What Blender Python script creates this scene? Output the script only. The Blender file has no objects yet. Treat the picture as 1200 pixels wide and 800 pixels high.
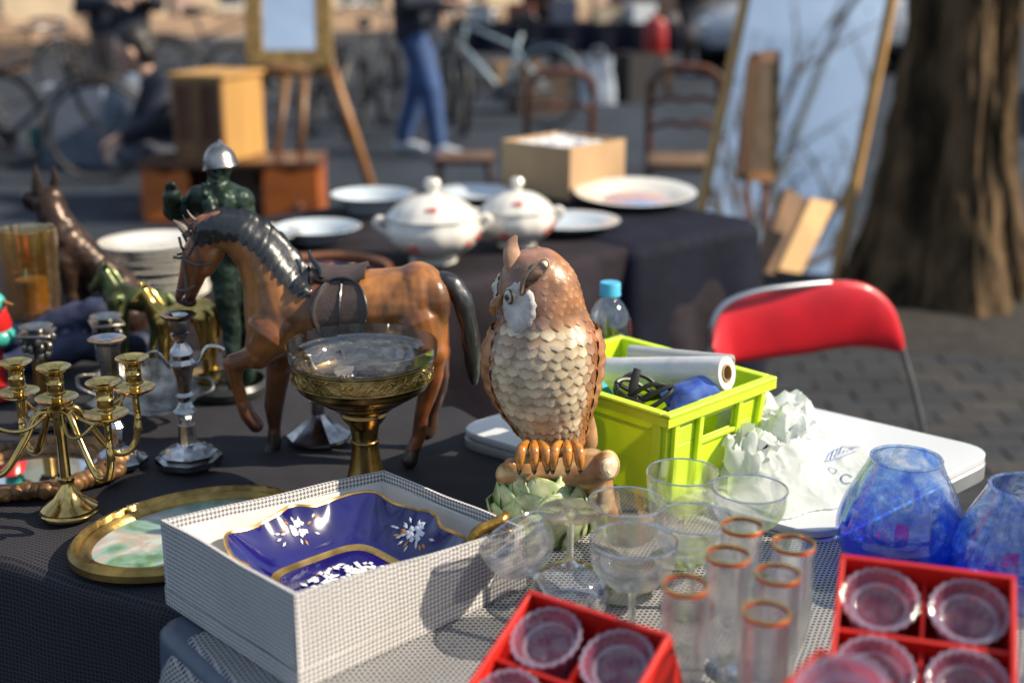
import bpy, bmesh, math, random
import numpy as np
from mathutils import Vector, Matrix, noise
random.seed(7)
R = math.radians
scn = bpy.context.scene
C = scn.collection

# ---------------------------------------------------------------- camera, sky, sun, exposure
PITCH = R(16.5); FPX = 1500.0; CAMZ = 1.4
cam_d = bpy.data.cameras.new('camera'); cam = bpy.data.objects.new('camera', cam_d); C.objects.link(cam)
cam.location = (0, 0, CAMZ); cam.rotation_euler = (R(90) - PITCH, 0, 0)
cam_d.sensor_width = 36; cam_d.lens = 45; cam_d.clip_start = .05; cam_d.clip_end = 400
cam_d.dof.use_dof = True; cam_d.dof.focus_distance = 1.50; cam_d.dof.aperture_fstop = 2.6
scn.camera = cam
SUN_AZ = R(-4); SUN_EL = R(36)
w = bpy.data.worlds.new('World'); scn.world = w; w.use_nodes = True
nt = w.node_tree; bg = nt.nodes['Background']
sky = nt.nodes.new('ShaderNodeTexSky'); sky.sky_type = 'NISHITA'; sky.sun_disc = False
sky.sun_elevation = SUN_EL; sky.sun_rotation = R(90) - SUN_AZ; sky.air_density = 1.0; sky.dust_density = 0.6
tcw = nt.nodes.new('ShaderNodeTexCoord'); nz = nt.nodes.new('ShaderNodeTexNoise'); nz.inputs['Scale'].default_value = 2.6
nz.inputs['Detail'].default_value = 7; nz.inputs['Distortion'].default_value = .6
mp = nt.nodes.new('ShaderNodeMapping'); mp.inputs['Scale'].default_value = (1, 1, 2.5)
rmp = nt.nodes.new('ShaderNodeMapRange'); rmp.inputs['From Min'].default_value = .40; rmp.inputs['From Max'].default_value = .66
rmp.inputs['To Min'].default_value = .30; rmp.inputs['To Max'].default_value = .85
mixw = nt.nodes.new('ShaderNodeMix'); mixw.data_type = 'RGBA'; mixw.inputs[7].default_value = (6.4, 8.0, 10.2, 1)
nt.links.new(tcw.outputs['Generated'], mp.inputs['Vector']); nt.links.new(mp.outputs['Vector'], nz.inputs['Vector'])
nt.links.new(nz.outputs['Fac'], rmp.inputs['Value']); nt.links.new(rmp.outputs['Result'], mixw.inputs[0])
nt.links.new(sky.outputs['Color'], mixw.inputs[6]); nt.links.new(mixw.outputs[2], bg.inputs['Color'])
bg.inputs['Strength'].default_value = .064
sd = bpy.data.lights.new('sun', 'SUN'); sd.energy = 5.0; sd.angle = R(.53); sd.color = (1, .87, .68)
sun = bpy.data.objects.new('sun', sd); C.objects.link(sun)
SV = Vector((math.cos(SUN_EL) * math.cos(SUN_AZ), math.cos(SUN_EL) * math.sin(SUN_AZ), math.sin(SUN_EL)))
sun.rotation_euler = SV.to_track_quat('Z', 'Y').to_euler(); sun.location = (8, 0, 9)
scn.view_settings.view_transform = 'Standard'; scn.view_settings.look = 'None'
scn.view_settings.exposure = 0.58; scn.view_settings.gamma = 1
scn.cycles.use_denoising = True
scn.cycles.max_bounces = 10; scn.cycles.transparent_max_bounces = 40; scn.cycles.transmission_bounces = 8
scn.cycles.glossy_bounces = 4; scn.cycles.diffuse_bounces = 3; scn.cycles.sample_clamp_indirect = 6
scn.cycles.caustics_refractive = False; scn.cycles.caustics_reflective = False

# ---------------------------------------------------------------- geometry helpers
def sight(px, py):
    a = (px - 600) / FPX; b = -(py - 400) / FPX
    return (a, math.cos(PITCH) + b * math.sin(PITCH), -math.sin(PITCH) + b * math.cos(PITCH))
def on(px, py, z=.75):
    r = sight(px, py); t = (z - CAMZ) / r[2]
    return Vector((r[0] * t, r[1] * t, z))
def at(px, py, Y):
    r = sight(px, py); t = Y / r[1]
    return Vector((r[0] * t, Y, CAMZ + r[2] * t))
def mpp(p):   # metres per photo pixel at a point
    return (p.y * math.cos(PITCH) - (p.z - CAMZ) * math.sin(PITCH)) / FPX

class MB:
    def __init__(s): s.v = []; s.f = []; s.c = []; s.uv = None
    def add(s, vs, fs, col=None):
        n = len(s.v); s.v += [tuple(p) for p in vs]; s.f += [tuple(i + n for i in f) for f in fs]
        s.c += [col or (1, 1, 1, 1)] * len(vs); return s
    def join(s, o, M=None):
        n = len(s.v); s.v += [tuple(M @ Vector(p)) if M else p for p in o.v]
        s.f += [tuple(i + n for i in f) for f in o.f]; s.c += o.c; return s
    def mesh(s, name, smooth=True, auto=None):
        me = bpy.data.meshes.new(name); me.from_pydata(s.v, [], s.f); me.validate(); me.update()
        if any(c != (1, 1, 1, 1) for c in s.c) and len(me.vertices) == len(s.c):
            ca = me.color_attributes.new('Col', 'FLOAT_COLOR', 'POINT')
            ca.data.foreach_set('color', np.array(s.c, dtype=np.float32).ravel())
        bm = bmesh.new(); bm.from_mesh(me); bmesh.ops.recalc_face_normals(bm, faces=bm.faces)
        if auto is not None:
            for e in bm.edges:
                if len(e.link_faces) == 2 and e.calc_face_angle(0) > R(auto): e.smooth = False
        bm.to_mesh(me); bm.free()
        me.polygons.foreach_set('use_smooth', [smooth] * len(me.polygons))
        return me
    def build(s, name, mat, parent=None, smooth=True, auto=38, loc=None, rot=None):
        me = s.mesh(name, smooth, auto)
        return link(name, me, mat, parent, loc, rot)
def link(name, me, mat, parent=None, loc=None, rot=None):
    o = bpy.data.objects.new(name, me); C.objects.link(o)
    if mat is not None:
        if not me.materials: me.materials.append(mat)
    if parent: o.parent = parent
    if loc is not None: o.location = loc
    if rot is not None: o.rotation_euler = rot
    return o
def thing(name, label, cat, loc=(0, 0, 0), rz=0, group=None, rot=None):
    o = bpy.data.objects.new(name, None); C.objects.link(o); o.empty_display_size = .05
    o.location = loc; o.rotation_euler = rot or (0, 0, rz)
    return tag(o, label, cat, group)
def tag(o, label, cat, group=None):
    o['label'] = label; o['category'] = cat
    if group: o['group'] = group
    return o
def struct(o, kind='structure'): o['kind'] = kind; return o
def dup(root, loc, rz=None, label=None, rot=None, scale=None):
    r = root.copy(); C.objects.link(r); r.location = loc
    if rz is not None: r.rotation_euler = (0, 0, rz)
    if rot is not None: r.rotation_euler = rot
    if scale is not None: r.scale = (scale,) * 3 if not isinstance(scale, tuple) else scale
    if label: r['label'] = label
    for ch in [c for c in bpy.data.objects if c.parent == root]:
        c = ch.copy(); C.objects.link(c); c.parent = r
        for g in [c2 for c2 in bpy.data.objects if c2.parent == ch]:
            d = g.copy(); C.objects.link(d); d.parent = c
    return r

def box(cx, cy, cz, sx, sy, sz, bev=0, rot=None, seg=1):
    bm = bmesh.new(); bmesh.ops.create_cube(bm, size=1)
    bmesh.ops.scale(bm, vec=(sx, sy, sz), verts=bm.verts)
    if bev: bmesh.ops.bevel(bm, geom=bm.edges[:], offset=bev, segments=seg, affect='EDGES', profile=.5)
    M = Matrix.Translation((cx, cy, cz)) @ (rot.to_matrix().to_4x4() if rot else Matrix.Identity(4))
    bmesh.ops.transform(bm, matrix=M, verts=bm.verts)
    bm.verts.index_update(); m = MB(); m.add([v.co[:] for v in bm.verts], [[v.index for v in f.verts] for f in bm.faces]); bm.free()
    return m
def cr(pts, n=4):
    """Catmull-Rom refine a polyline of tuples"""
    P = [np.array(p, float) for p in pts]; out = []
    for i in range(len(P) - 1):
        a = P[max(i - 1, 0)]; b = P[i]; c = P[i + 1]; d = P[min(i + 2, len(P) - 1)]
        for k in range(n):
            t = k / n
            out.append(.5 * ((2 * b) + (c - a) * t + (2 * a - 5 * b + 4 * c - d) * t * t + (3 * b - a - 3 * c + d) * t ** 3))
    out.append(P[-1]); return [tuple(p) for p in out]
def lathe(prof, seg=40, sx=1, sy=1, wob=None, col=None):
    """prof: (r, z); r==0 ends close with a pole. wob(theta, i)->radius factor"""
    m = MB(); rings = []; vs = []; fs = []
    for i, (r, z) in enumerate(prof):
        if r <= 1e-7: rings.append([len(vs)]); vs.append((0, 0, z))
        else:
            ids = []
            for k in range(seg):
                a = 2 * math.pi * k / seg; q = r * (wob(a, i) if wob else 1)
                ids.append(len(vs)); vs.append((q * math.cos(a) * sx, q * math.sin(a) * sy, z))
            rings.append(ids)
    for A, B in zip(rings[:-1], rings[1:]):
        if len(A) == 1 and len(B) == 1: continue
        for k in range(seg):
            k2 = (k + 1) % seg
            if len(A) == 1: fs.append((A[0], B[k], B[k2]))
            elif len(B) == 1: fs.append((A[k], B[0], A[k2]))
            else: fs.append((A[k], B[k], B[k2], A[k2]))
    return m.add(vs, fs, col)
def shell(outer, t, seg=40, **k):
    """a thin vessel: outer profile bottom->rim, thickness t"""
    inner = [(max(r - t, 0), z + (t if i < 2 else 0)) for i, (r, z) in enumerate(outer)]
    return lathe(outer + inner[::-1], seg, **k)
def frame_axes(path):
    P = [Vector(p[:3]) for p in path]; T = []
    for i in range(len(P)):
        d = (P[min(i + 1, len(P) - 1)] - P[max(i - 1, 0)]); T.append(d.normalized() if d.length > 1e-9 else Vector((0, 0, 1)))
    n = T[0].orthogonal().normalized(); N = []
    for i, t in enumerate(T):
        n = (n - t * n.dot(t)); n = n.normalized() if n.length > 1e-6 else t.orthogonal().normalized()
        N.append((n.copy(), t.cross(n)))
    return P, T, N
def tube(path, r=.01, seg=8, closed=False, flat=1, caps=True, up=None):
    """path of (x,y,z[,r])"""
    P, T, N = frame_axes(path); vs = []; fs = []; n = len(P)
    for i in range(n):
        rr = path[i][3] if len(path[i]) > 3 else r; a, b = N[i]
        if up is not None:
            b = (up - T[i] * up.dot(T[i])).normalized(); a = b.cross(T[i])
        for k in range(seg):
            t = 2 * math.pi * k / seg
            vs.append(P[i] + a * (rr * math.cos(t)) + b * (rr * flat * math.sin(t)))
    for i in range(n if closed else n - 1):
        j = (i + 1) % n
        for k in range(seg):
            k2 = (k + 1) % seg; fs.append((i * seg + k, j * seg + k, j * seg + k2, i * seg + k2))
    if caps and not closed:
        fs.append(tuple(range(seg))); fs.append(tuple(range((n - 1) * seg, n * seg)))
    return MB().add(vs, fs)
def ball(c, r, seg=18, rings=12, rot=None):
    r = (r, r, r) if isinstance(r, (int, float)) else r
    vs = [(0, 0, 1)]; fs = []
    for i in range(1, rings):
        p = math.pi * i / rings
        vs += [(math.sin(p) * math.cos(2 * math.pi * k / seg), math.sin(p) * math.sin(2 * math.pi * k / seg), math.cos(p)) for k in range(seg)]
    vs.append((0, 0, -1)); L = len(vs) - 1
    for k in range(seg):
        k2 = (k + 1) % seg; fs.append((0, 1 + k, 1 + k2))
        for i in range(rings - 2): fs.append((1 + i * seg + k, 1 + (i + 1) * seg + k, 1 + (i + 1) * seg + k2, 1 + i * seg + k2))
        fs.append((L, 1 + (rings - 2) * seg + k2, 1 + (rings - 2) * seg + k))
    M = Matrix.Translation(c) @ (rot.to_matrix().to_4x4() if rot else Matrix.Identity(4)) @ Matrix.Diagonal((*r, 1))
    return MB().add([M @ Vector(v) for v in vs], fs)
def capsule(a, b, ra, rb, seg=22):
    a = Vector(a); b = Vector(b); d = b - a; L = max(d.length, 1e-6); q = d.to_track_quat('Z', 'Y')
    prof = []
    for i in range(7): t = math.pi / 2 * i / 6; prof.append((ra * math.sin(t), -ra * math.cos(t)))
    for i in range(7): t = math.pi / 2 * i / 6; prof.append((rb * math.cos(t), L + rb * math.sin(t)))
    prof[0] = (0, -ra); prof[-1] = (0, L + rb)
    m = lathe(prof, seg); M = Matrix.Translation(a) @ q.to_matrix().to_4x4()
    m.v = [tuple(M @ Vector(v)) for v in m.v]; return m
def sculpt(name, chains, balls=(), voxel=.003, smooth=4, extra=()):
    """one continuous skin over tapered limbs: overlapping solids -> voxel remesh -> smooth"""
    m = MB()
    for ch in chains:
        for p, q in zip(ch[:-1], ch[1:]): m.join(capsule(p[:3], q[:3], p[3], q[3]))
    for b in balls: m.join(ball(*b))
    for e in extra: m.join(e)
    me = bpy.data.meshes.new(name); me.from_pydata(m.v, [], m.f)
    bm = bmesh.new(); bm.from_mesh(me); bmesh.ops.recalc_face_normals(bm, faces=bm.faces); bm.to_mesh(me); bm.free()
    o = bpy.data.objects.new('tmp', me); C.objects.link(o)
    a = o.modifiers.new('r', 'REMESH'); a.mode = 'VOXEL'; a.voxel_size = voxel; a.use_smooth_shade = True
    b = o.modifiers.new('s', 'SMOOTH'); b.factor = .6; b.iterations = smooth
    dg = bpy.context.evaluated_depsgraph_get(); ev = o.evaluated_get(dg)
    out = bpy.data.meshes.new_from_object(ev); out.name = name
    bpy.data.objects.remove(o); bpy.data.meshes.remove(me)
    out.polygons.foreach_set('use_smooth', [True] * len(out.polygons))
    return out
def chain(lm, Y, root=Vector((0, 0, 0))):
    """limb landmarks (px, py, radius_px[, dy]) on the plane Y -> (x,y,z,r)"""
    out = []
    for q in lm:
        y = Y + (q[3] if len(q) > 3 else 0); p = at(q[0], q[1], y); out.append((*(p - root), q[2] * mpp(p)))
    return out
def paint(me, fn):
    ca = me.color_attributes.new('Col', 'FLOAT_COLOR', 'POINT')
    ca.data.foreach_set('color', np.array([(*fn(v.co), 1) for v in me.vertices], dtype=np.float32).ravel())
def dent(me, amp, fr):
    N_ = [v.normal.copy() for v in me.vertices]; P_ = []
    for v, n_ in zip(me.vertices, N_): P_ += (v.co + n_ * amp * (noise.noise(v.co * fr) + .5 * noise.noise(v.co * fr * 2.7)))[:]
    me.vertices.foreach_set('co', P_); me.update()
    return me
def sstep(a, b, x):
    t = max(0, min(1, (x - a) / (b - a))); return t * t * (3 - 2 * t)
def mix3(a, b, t): return tuple(a[i] * (1 - t) + b[i] * t for i in range(3))

# ---------------------------------------------------------------- materials
MATS = {}
def new_mat(name):
    m = bpy.data.materials.new(name); m.use_nodes = True
    return m, m.node_tree, m.node_tree.nodes['Principled BSDF']
def nd(nt, t, **k):
    n = nt.nodes.new(t)
    for a, b in k.items(): setattr(n, a, b)
    return n
def mat(name, col, rough=.5, metal=0, var=.15, vs=8, bump=0, bs=60, attr=False, coat=0, rvar=.1, col2=None, stretch=None, spec=None, bd=.002, sub=0):
    if name in MATS: return MATS[name]
    m, nt, b = new_mat(name); L = nt.links
    tc = nd(nt, 'ShaderNodeTexCoord'); mp = nd(nt, 'ShaderNodeMapping'); L.new(tc.outputs['Object'], mp.inputs['Vector'])
    if stretch: mp.inputs['Scale'].default_value = stretch
    n = nd(nt, 'ShaderNodeTexNoise'); n.inputs['Scale'].default_value = vs; n.inputs['Detail'].default_value = 5; L.new(mp.outputs[0], n.inputs['Vector'])
    mx = nd(nt, 'ShaderNodeMix', data_type='RGBA')
    c2 = col2 or tuple(max(0, c * (1 - var * 2)) for c in col)
    rm = nd(nt, 'ShaderNodeMapRange'); rm.inputs['From Min'].default_value = .35; rm.inputs['From Max'].default_value = .65
    L.new(n.outputs['Fac'], rm.inputs['Value']); L.new(rm.outputs[0], mx.inputs[0])
    if attr:
        at_ = nd(nt, 'ShaderNodeAttribute', attribute_name='Col')
        dk = nd(nt, 'ShaderNodeMix', data_type='RGBA', blend_type='MULTIPLY'); dk.inputs[0].default_value = 1
        mx.inputs[6].default_value = (1, 1, 1, 1); q = 1 - var * 2; mx.inputs[7].default_value = (q, q * .97, q * .93, 1)
        L.new(at_.outputs['Color'], dk.inputs[6]); L.new(mx.outputs[2], dk.inputs[7]); L.new(dk.outputs[2], b.inputs['Base Color'])
    else:
        mx.inputs[6].default_value = (*col, 1); mx.inputs[7].default_value = (*c2, 1); L.new(mx.outputs[2], b.inputs['Base Color'])
    rr = nd(nt, 'ShaderNodeMapRange'); rr.inputs['To Min'].default_value = max(0, rough - rvar); rr.inputs['To Max'].default_value = min(1, rough + rvar)
    n2 = nd(nt, 'ShaderNodeTexNoise'); n2.inputs['Scale'].default_value = vs * 4; L.new(mp.outputs[0], n2.inputs['Vector'])
    L.new(n2.outputs['Fac'], rr.inputs['Value']); L.new(rr.outputs[0], b.inputs['Roughness'])
    b.inputs['Metallic'].default_value = metal; b.inputs['Coat Weight'].default_value = coat; b.inputs['Coat Roughness'].default_value = .08
    if spec is not None: b.inputs['Specular IOR Level'].default_value = spec
    if sub: b.inputs['Subsurface Weight'].default_value = sub; b.inputs['Subsurface Radius'].default_value = (.01, .008, .006); b.inputs['Subsurface Scale'].default_value = .3
    if bump:
        n3 = nd(nt, 'ShaderNodeTexNoise'); n3.inputs['Scale'].default_value = bs; n3.inputs['Detail'].default_value = 6; L.new(mp.outputs[0], n3.inputs['Vector'])
        bp = nd(nt, 'ShaderNodeBump'); bp.inputs['Strength'].default_value = bump; bp.inputs['Distance'].default_value = bd
        L.new(n3.outputs['Fac'], bp.inputs['Height']); L.new(bp.outputs[0], b.inputs['Normal'])
    MATS[name] = m; return m
def glass(name, tint=(.97, .98, .98), edge=(.45, .5, .5), gloss=1.0, rough=.02, haze=0, hazecol=(.8, .85, .9), bump=0, bs=40, attr=False, hnoise=0, hs=20, base=.045):
    """thin clear glass: see-through, mirror-like at grazing angles, darker at its edges"""
    if name in MATS: return MATS[name]
    m, nt, b = new_mat(name); nt.nodes.remove(b); L = nt.links; out = nt.nodes['Material Output']
    lw = nd(nt, 'ShaderNodeLayerWeight'); lw.inputs['Blend'].default_value = .5
    p5 = nd(nt, 'ShaderNodeMath', operation='POWER'); p5.inputs[1].default_value = 4.5; L.new(lw.outputs['Facing'], p5.inputs[0])
    ma = nd(nt, 'ShaderNodeMath', operation='MULTIPLY_ADD'); ma.inputs[1].default_value = .7 * gloss; ma.inputs[2].default_value = base * gloss; ma.use_clamp = True; L.new(p5.outputs[0], ma.inputs[0])
    p3 = nd(nt, 'ShaderNodeMath', operation='POWER'); p3.inputs[1].default_value = 3; L.new(lw.outputs['Facing'], p3.inputs[0])
    mx = nd(nt, 'ShaderNodeMix', data_type='RGBA'); mx.inputs[6].default_value = (*tint, 1); mx.inputs[7].default_value = (*edge, 1); L.new(p3.outputs[0], mx.inputs[0])
    tr = nd(nt, 'ShaderNodeBsdfTransparent'); gl = nd(nt, 'ShaderNodeBsdfGlossy'); gl.inputs['Roughness'].default_value = rough
    L.new(mx.outputs[2], tr.inputs['Color'])
    body = tr.outputs[0]
    if haze or hnoise:
        df = nd(nt, 'ShaderNodeBsdfDiffuse'); tl = nd(nt, 'ShaderNodeBsdfTranslucent'); ad = nd(nt, 'ShaderNodeMixShader'); ad.inputs[0].default_value = .5
        for q in (df, tl): q.inputs['Color'].default_value = (*hazecol, 1)
        L.new(df.outputs[0], ad.inputs[1]); L.new(tl.outputs[0], ad.inputs[2])
        hm = nd(nt, 'ShaderNodeMixShader'); hm.inputs[0].default_value = haze; L.new(tr.outputs[0], hm.inputs[1]); L.new(ad.outputs[0], hm.inputs[2])
        if hnoise:
            tc = nd(nt, 'ShaderNodeTexCoord'); n = nd(nt, 'ShaderNodeTexNoise'); n.inputs['Scale'].default_value = hs; n.inputs['Detail'].default_value = 8; n.inputs['Distortion'].default_value = 2.5
            rm = nd(nt, 'ShaderNodeMapRange'); rm.inputs['From Min'].default_value = .5; rm.inputs['From Max'].default_value = .7; rm.inputs['To Min'].default_value = haze; rm.inputs['To Max'].default_value = hnoise
            L.new(tc.outputs['Object'], n.inputs['Vector']); L.new(n.outputs['Fac'], rm.inputs['Value']); L.new(rm.outputs[0], hm.inputs[0])
        body = hm.outputs[0]
    ms = nd(nt, 'ShaderNodeMixShader'); L.new(ma.outputs[0], ms.inputs[0]); L.new(body, ms.inputs[1]); L.new(gl.outputs[0], ms.inputs[2])
    L.new(ms.outputs[0], out.inputs['Surface'])
    if bump:
        tc = nd(nt, 'ShaderNodeTexCoord'); n3 = nd(nt, 'ShaderNodeTexNoise'); n3.inputs['Scale'].default_value = bs; L.new(tc.outputs['Object'], n3.inputs['Vector'])
        bp = nd(nt, 'ShaderNodeBump'); bp.inputs['Strength'].default_value = bump; bp.inputs['Distance'].default_value = .002
        L.new(n3.outputs['Fac'], bp.inputs['Height']); L.new(bp.outputs[0], gl.inputs['Normal']); L.new(bp.outputs[0], lw.inputs['Normal'])
    MATS[name] = m; return m
def solid_glass(name, col=(.985, .985, .99), clearness=.35, rough=.0, haze=0):
    """refracting glass let down with straight transmission so that it also lets the sun through"""
    if name in MATS: return MATS[name]
    m, nt, b = new_mat(name); nt.nodes.remove(b); L = nt.links; g = nd(nt, 'ShaderNodeBsdfGlass'); g.inputs['IOR'].default_value = 1.47; g.inputs['Roughness'].default_value = rough; g.inputs['Color'].default_value = (*col, 1)
    tr = nd(nt, 'ShaderNodeBsdfTransparent'); tr.inputs['Color'].default_value = (*col, 1); mx = nd(nt, 'ShaderNodeMixShader'); mx.inputs[0].default_value = 1 - clearness; L.new(tr.outputs[0], mx.inputs[1]); L.new(g.outputs[0], mx.inputs[2])
    L.new(mx.outputs[0], nt.nodes['Material Output'].inputs['Surface']); MATS[name] = m; return m
def mth(nt, op, a, b=None, c=None):
    n = nd(nt, 'ShaderNodeMath', operation=op)
    for i, q in enumerate((a, b, c)):
        if q is None: continue
        if isinstance(q, (int, float)): n.inputs[i].default_value = q
        else: nt.links.new(q, n.inputs[i])
    return n.outputs[0]
def houndstooth():
    """two-tone dogtooth check, drawn from UVs in metres"""
    m, nt, b = new_mat('houndstooth_paper'); L = nt.links
    uv = nd(nt, 'ShaderNodeUVMap'); sp = nd(nt, 'ShaderNodeSeparateXYZ'); L.new(uv.outputs[0], sp.inputs[0])
    wn = nd(nt, 'ShaderNodeTexNoise'); wn.inputs['Scale'].default_value = 9; L.new(uv.outputs[0], wn.inputs['Vector'])
    u = mth(nt, 'ADD', mth(nt, 'MULTIPLY', sp.outputs[0], 1 / .0050), mth(nt, 'MULTIPLY', wn.outputs['Fac'], 1.6)); v = mth(nt, 'ADD', mth(nt, 'MULTIPLY', sp.outputs[1], 1 / .0050), mth(nt, 'MULTIPLY', wn.outputs['Fac'], -1.2))
    fu = mth(nt, 'LESS_THAN', mth(nt, 'FRACT', u), .5); fv = mth(nt, 'LESS_THAN', mth(nt, 'FRACT', v), .5)
    ov = mth(nt, 'LESS_THAN', mth(nt, 'FRACT', mth(nt, 'MULTIPLY', mth(nt, 'ADD', u, v), 2)), .5)
    d = mth(nt, 'ADD', mth(nt, 'MULTIPLY', fu, ov), mth(nt, 'MULTIPLY', fv, mth(nt, 'SUBTRACT', 1, ov)))
    mx = nd(nt, 'ShaderNodeMix', data_type='RGBA'); mx.inputs[6].default_value = (.82, .81, .79, 1); mx.inputs[7].default_value = (.12, .12, .15, 1)
    L.new(d, mx.inputs[0])
    n = nd(nt, 'ShaderNodeTexNoise'); n.inputs['Scale'].default_value = 14; tc = nd(nt, 'ShaderNodeTexCoord'); L.new(tc.outputs['Object'], n.inputs['Vector'])
    dirt = nd(nt, 'ShaderNodeMix', data_type='RGBA', blend_type='MULTIPLY'); dirt.inputs[7].default_value = (.82, .8, .77, 1); L.new(n.outputs['Fac'], dirt.inputs[0]); L.new(mx.outputs[2], dirt.inputs[6])
    L.new(dirt.outputs[2], b.inputs['Base Color']); b.inputs['Roughness'].default_value = .6
    bp = nd(nt, 'ShaderNodeBump'); bp.inputs['Strength'].default_value = .3; bp.inputs['Distance'].default_value = .002; L.new(n.outputs['Fac'], bp.inputs['Height']); L.new(bp.outputs[0], b.inputs['Normal'])
    return m
def net_mat(name, thread, hole, pitch, rot, ratio=.62, bump=.6, rough=.7, brick=True, sheen=0):
    """woven open net: pale threads round small dark holes, in staggered rows (object coordinates)"""
    m, nt, b = new_mat(name); L = nt.links
    tc = nd(nt, 'ShaderNodeTexCoord'); mp = nd(nt, 'ShaderNodeMapping'); mp.inputs['Rotation'].default_value = (0, 0, rot); L.new(tc.outputs['UV'], mp.inputs['Vector'])
    sp = nd(nt, 'ShaderNodeSeparateXYZ'); L.new(mp.outputs[0], sp.inputs[0])
    wn = nd(nt, 'ShaderNodeTexNoise'); wn.inputs['Scale'].default_value = 7; wn.inputs['Detail'].default_value = 3; L.new(mp.outputs[0], wn.inputs['Vector']); wf = mth(nt, 'MULTIPLY', wn.outputs['Fac'], 3.2)
    v = mth(nt, 'ADD', mth(nt, 'DIVIDE', sp.outputs[1], pitch), wf); row = mth(nt, 'FLOOR', v)
    u = mth(nt, 'DIVIDE', sp.outputs[0], pitch)
    if brick: u = mth(nt, 'ADD', u, mth(nt, 'MULTIPLY', row, .5))
    a = mth(nt, 'ABSOLUTE', mth(nt, 'SUBTRACT', mth(nt, 'FRACT', u), .5)); c = mth(nt, 'ABSOLUTE', mth(nt, 'SUBTRACT', mth(nt, 'FRACT', v), .5))
    h = mth(nt, 'MULTIPLY', mth(nt, 'LESS_THAN', a, ratio / 2), mth(nt, 'LESS_THAN', c, ratio / 2 * .9))
    mx = nd(nt, 'ShaderNodeMix', data_type='RGBA'); mx.inputs[6].default_value = (*thread, 1); mx.inputs[7].default_value = (*hole, 1); L.new(h, mx.inputs[0])
    n = nd(nt, 'ShaderNodeTexNoise'); n.inputs['Scale'].default_value = 9; n.inputs['Detail'].default_value = 6; L.new(tc.outputs['Object'], n.inputs['Vector'])
    dm = nd(nt, 'ShaderNodeMix', data_type='RGBA', blend_type='MULTIPLY'); dm.inputs[7].default_value = (.62, .6, .6, 1); L.new(n.outputs['Fac'], dm.inputs[0]); L.new(mx.outputs[2], dm.inputs[6])
    L.new(dm.outputs[2], b.inputs['Base Color']); b.inputs['Roughness'].default_value = rough
    hh = mth(nt, 'SUBTRACT', mth(nt, 'MULTIPLY', n.outputs['Fac'], 2.0), h)
    bp = nd(nt, 'ShaderNodeBump'); bp.inputs['Strength'].default_value = bump; bp.inputs['Distance'].default_value = .0012; L.new(hh, bp.inputs['Height']); L.new(bp.outputs[0], b.inputs['Normal'])
    if sheen: b.inputs['Sheen Weight'].default_value = sheen
    MATS[name] = m; return m
# ================================================================ THE SETTING
def plane_mesh(name, x0, x1, y0, y1, z, nx=1, ny=1, fz=None):
    m = MB(); vs = []; fs = []
    for j in range(ny + 1):
        for i in range(nx + 1):
            x = x0 + (x1 - x0) * i / nx; y = y0 + (y1 - y0) * j / ny; vs.append((x, y, z + (fz(x, y) if fz else 0)))
    for j in range(ny):
        for i in range(nx): a = j * (nx + 1) + i; fs.append((a, a + 1, a + nx + 2, a + nx + 1))
    return m.add(vs, fs)
asphalt = mat('asphalt', (.032, .043, .062), .85, var=.25, vs=1.3, bump=.5, bs=90, bd=.004, spec=.3)
struct(plane_mesh('ground', -150, 150, -60, 220, 0).build('ground', asphalt))
# cobbles: pavers laid in rows round the tree and beside the tables, the nearest ones real pieces
def paver_field(x0, x1, y0, y1, sx, sy, ang):
    m = MB(); rnd = random.Random(3); row = 0; y = y0; ca, sa = math.cos(ang), math.sin(ang)
    while y < y1:
        x = x0 + (row % 2) * sx / 2
        while x < x1:
            w = sx * .996; h = sy * .97; dz = rnd.uniform(0, .006); t = rnd.uniform(.8, 1.15); c = (t * .030, t * .033, t * .040, 1)
            if rnd.random() < .25: c = (t * .045, t * .043, t * .042, 1)
            if math.hypot(x - 1.75, y - 5.3) > .75:
                q = [(-w / 2, -h / 2), (w / 2, -h / 2), (w / 2, h / 2), (-w / 2, h / 2)]; b = .005; vs = []
                for s, zz in ((1, .004), (1, .014 + dz), ((w - 2 * b) / w, .02 + dz)):
                    vs += [(x + a * s, y + b_ * s, zz) for a, b_ in q]
                fs = [(i, (i + 1) % 4, 4 + (i + 1) % 4, 4 + i) for i in range(4)] + [(4 + i, 4 + (i + 1) % 4, 8 + (i + 1) % 4, 8 + i) for i in range(4)] + [(8, 9, 10, 11)]
                m.add(vs, fs, c)
            x += sx
        y += sy; row += 1
    return m
paver = mat('paver_stone', (.1, .1, .1), .8, attr=True, var=.2, vs=30, bump=.5, bs=150)
struct(paver_field(.5, 5.2, 1.6, 7.2, .21, .105, 0).build('cobbles', paver, smooth=False), 'stuff')
# bare earth ring round the trunk
def ring_z(x, y): return .02 + .012 * noise.noise((x * 4, y * 4, 0)) 
e = MB(); vs = [(1.75, 5.3, .05)]; fs = []
for k in range(40):
    a = 2 * math.pi * k / 40
    for r in (.45, .8, .98): vs.append((1.75 + r * math.cos(a) * (1 + .06 * math.sin(3 * a)), 5.3 + r * math.sin(a) * (1 + .05 * math.cos(5 * a)), (.05, .035, .003)[(.45, .8, .98).index(r)] + .01 * noise.noise((r * 9, a * 4, 1))))
for k in range(40):
    j = (k + 1) % 40; fs.append((0, 1 + 3 * k, 1 + 3 * j))
    for q in (0, 1): fs.append((1 + 3 * k + q, 2 + 3 * k + q, 2 + 3 * j + q, 1 + 3 * j + q))
struct(e.add(vs, fs).build('earth', mat('earth', (.038, .032, .027), .95, var=.3, vs=14, bump=.8, bs=60, bd=.008)))

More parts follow.
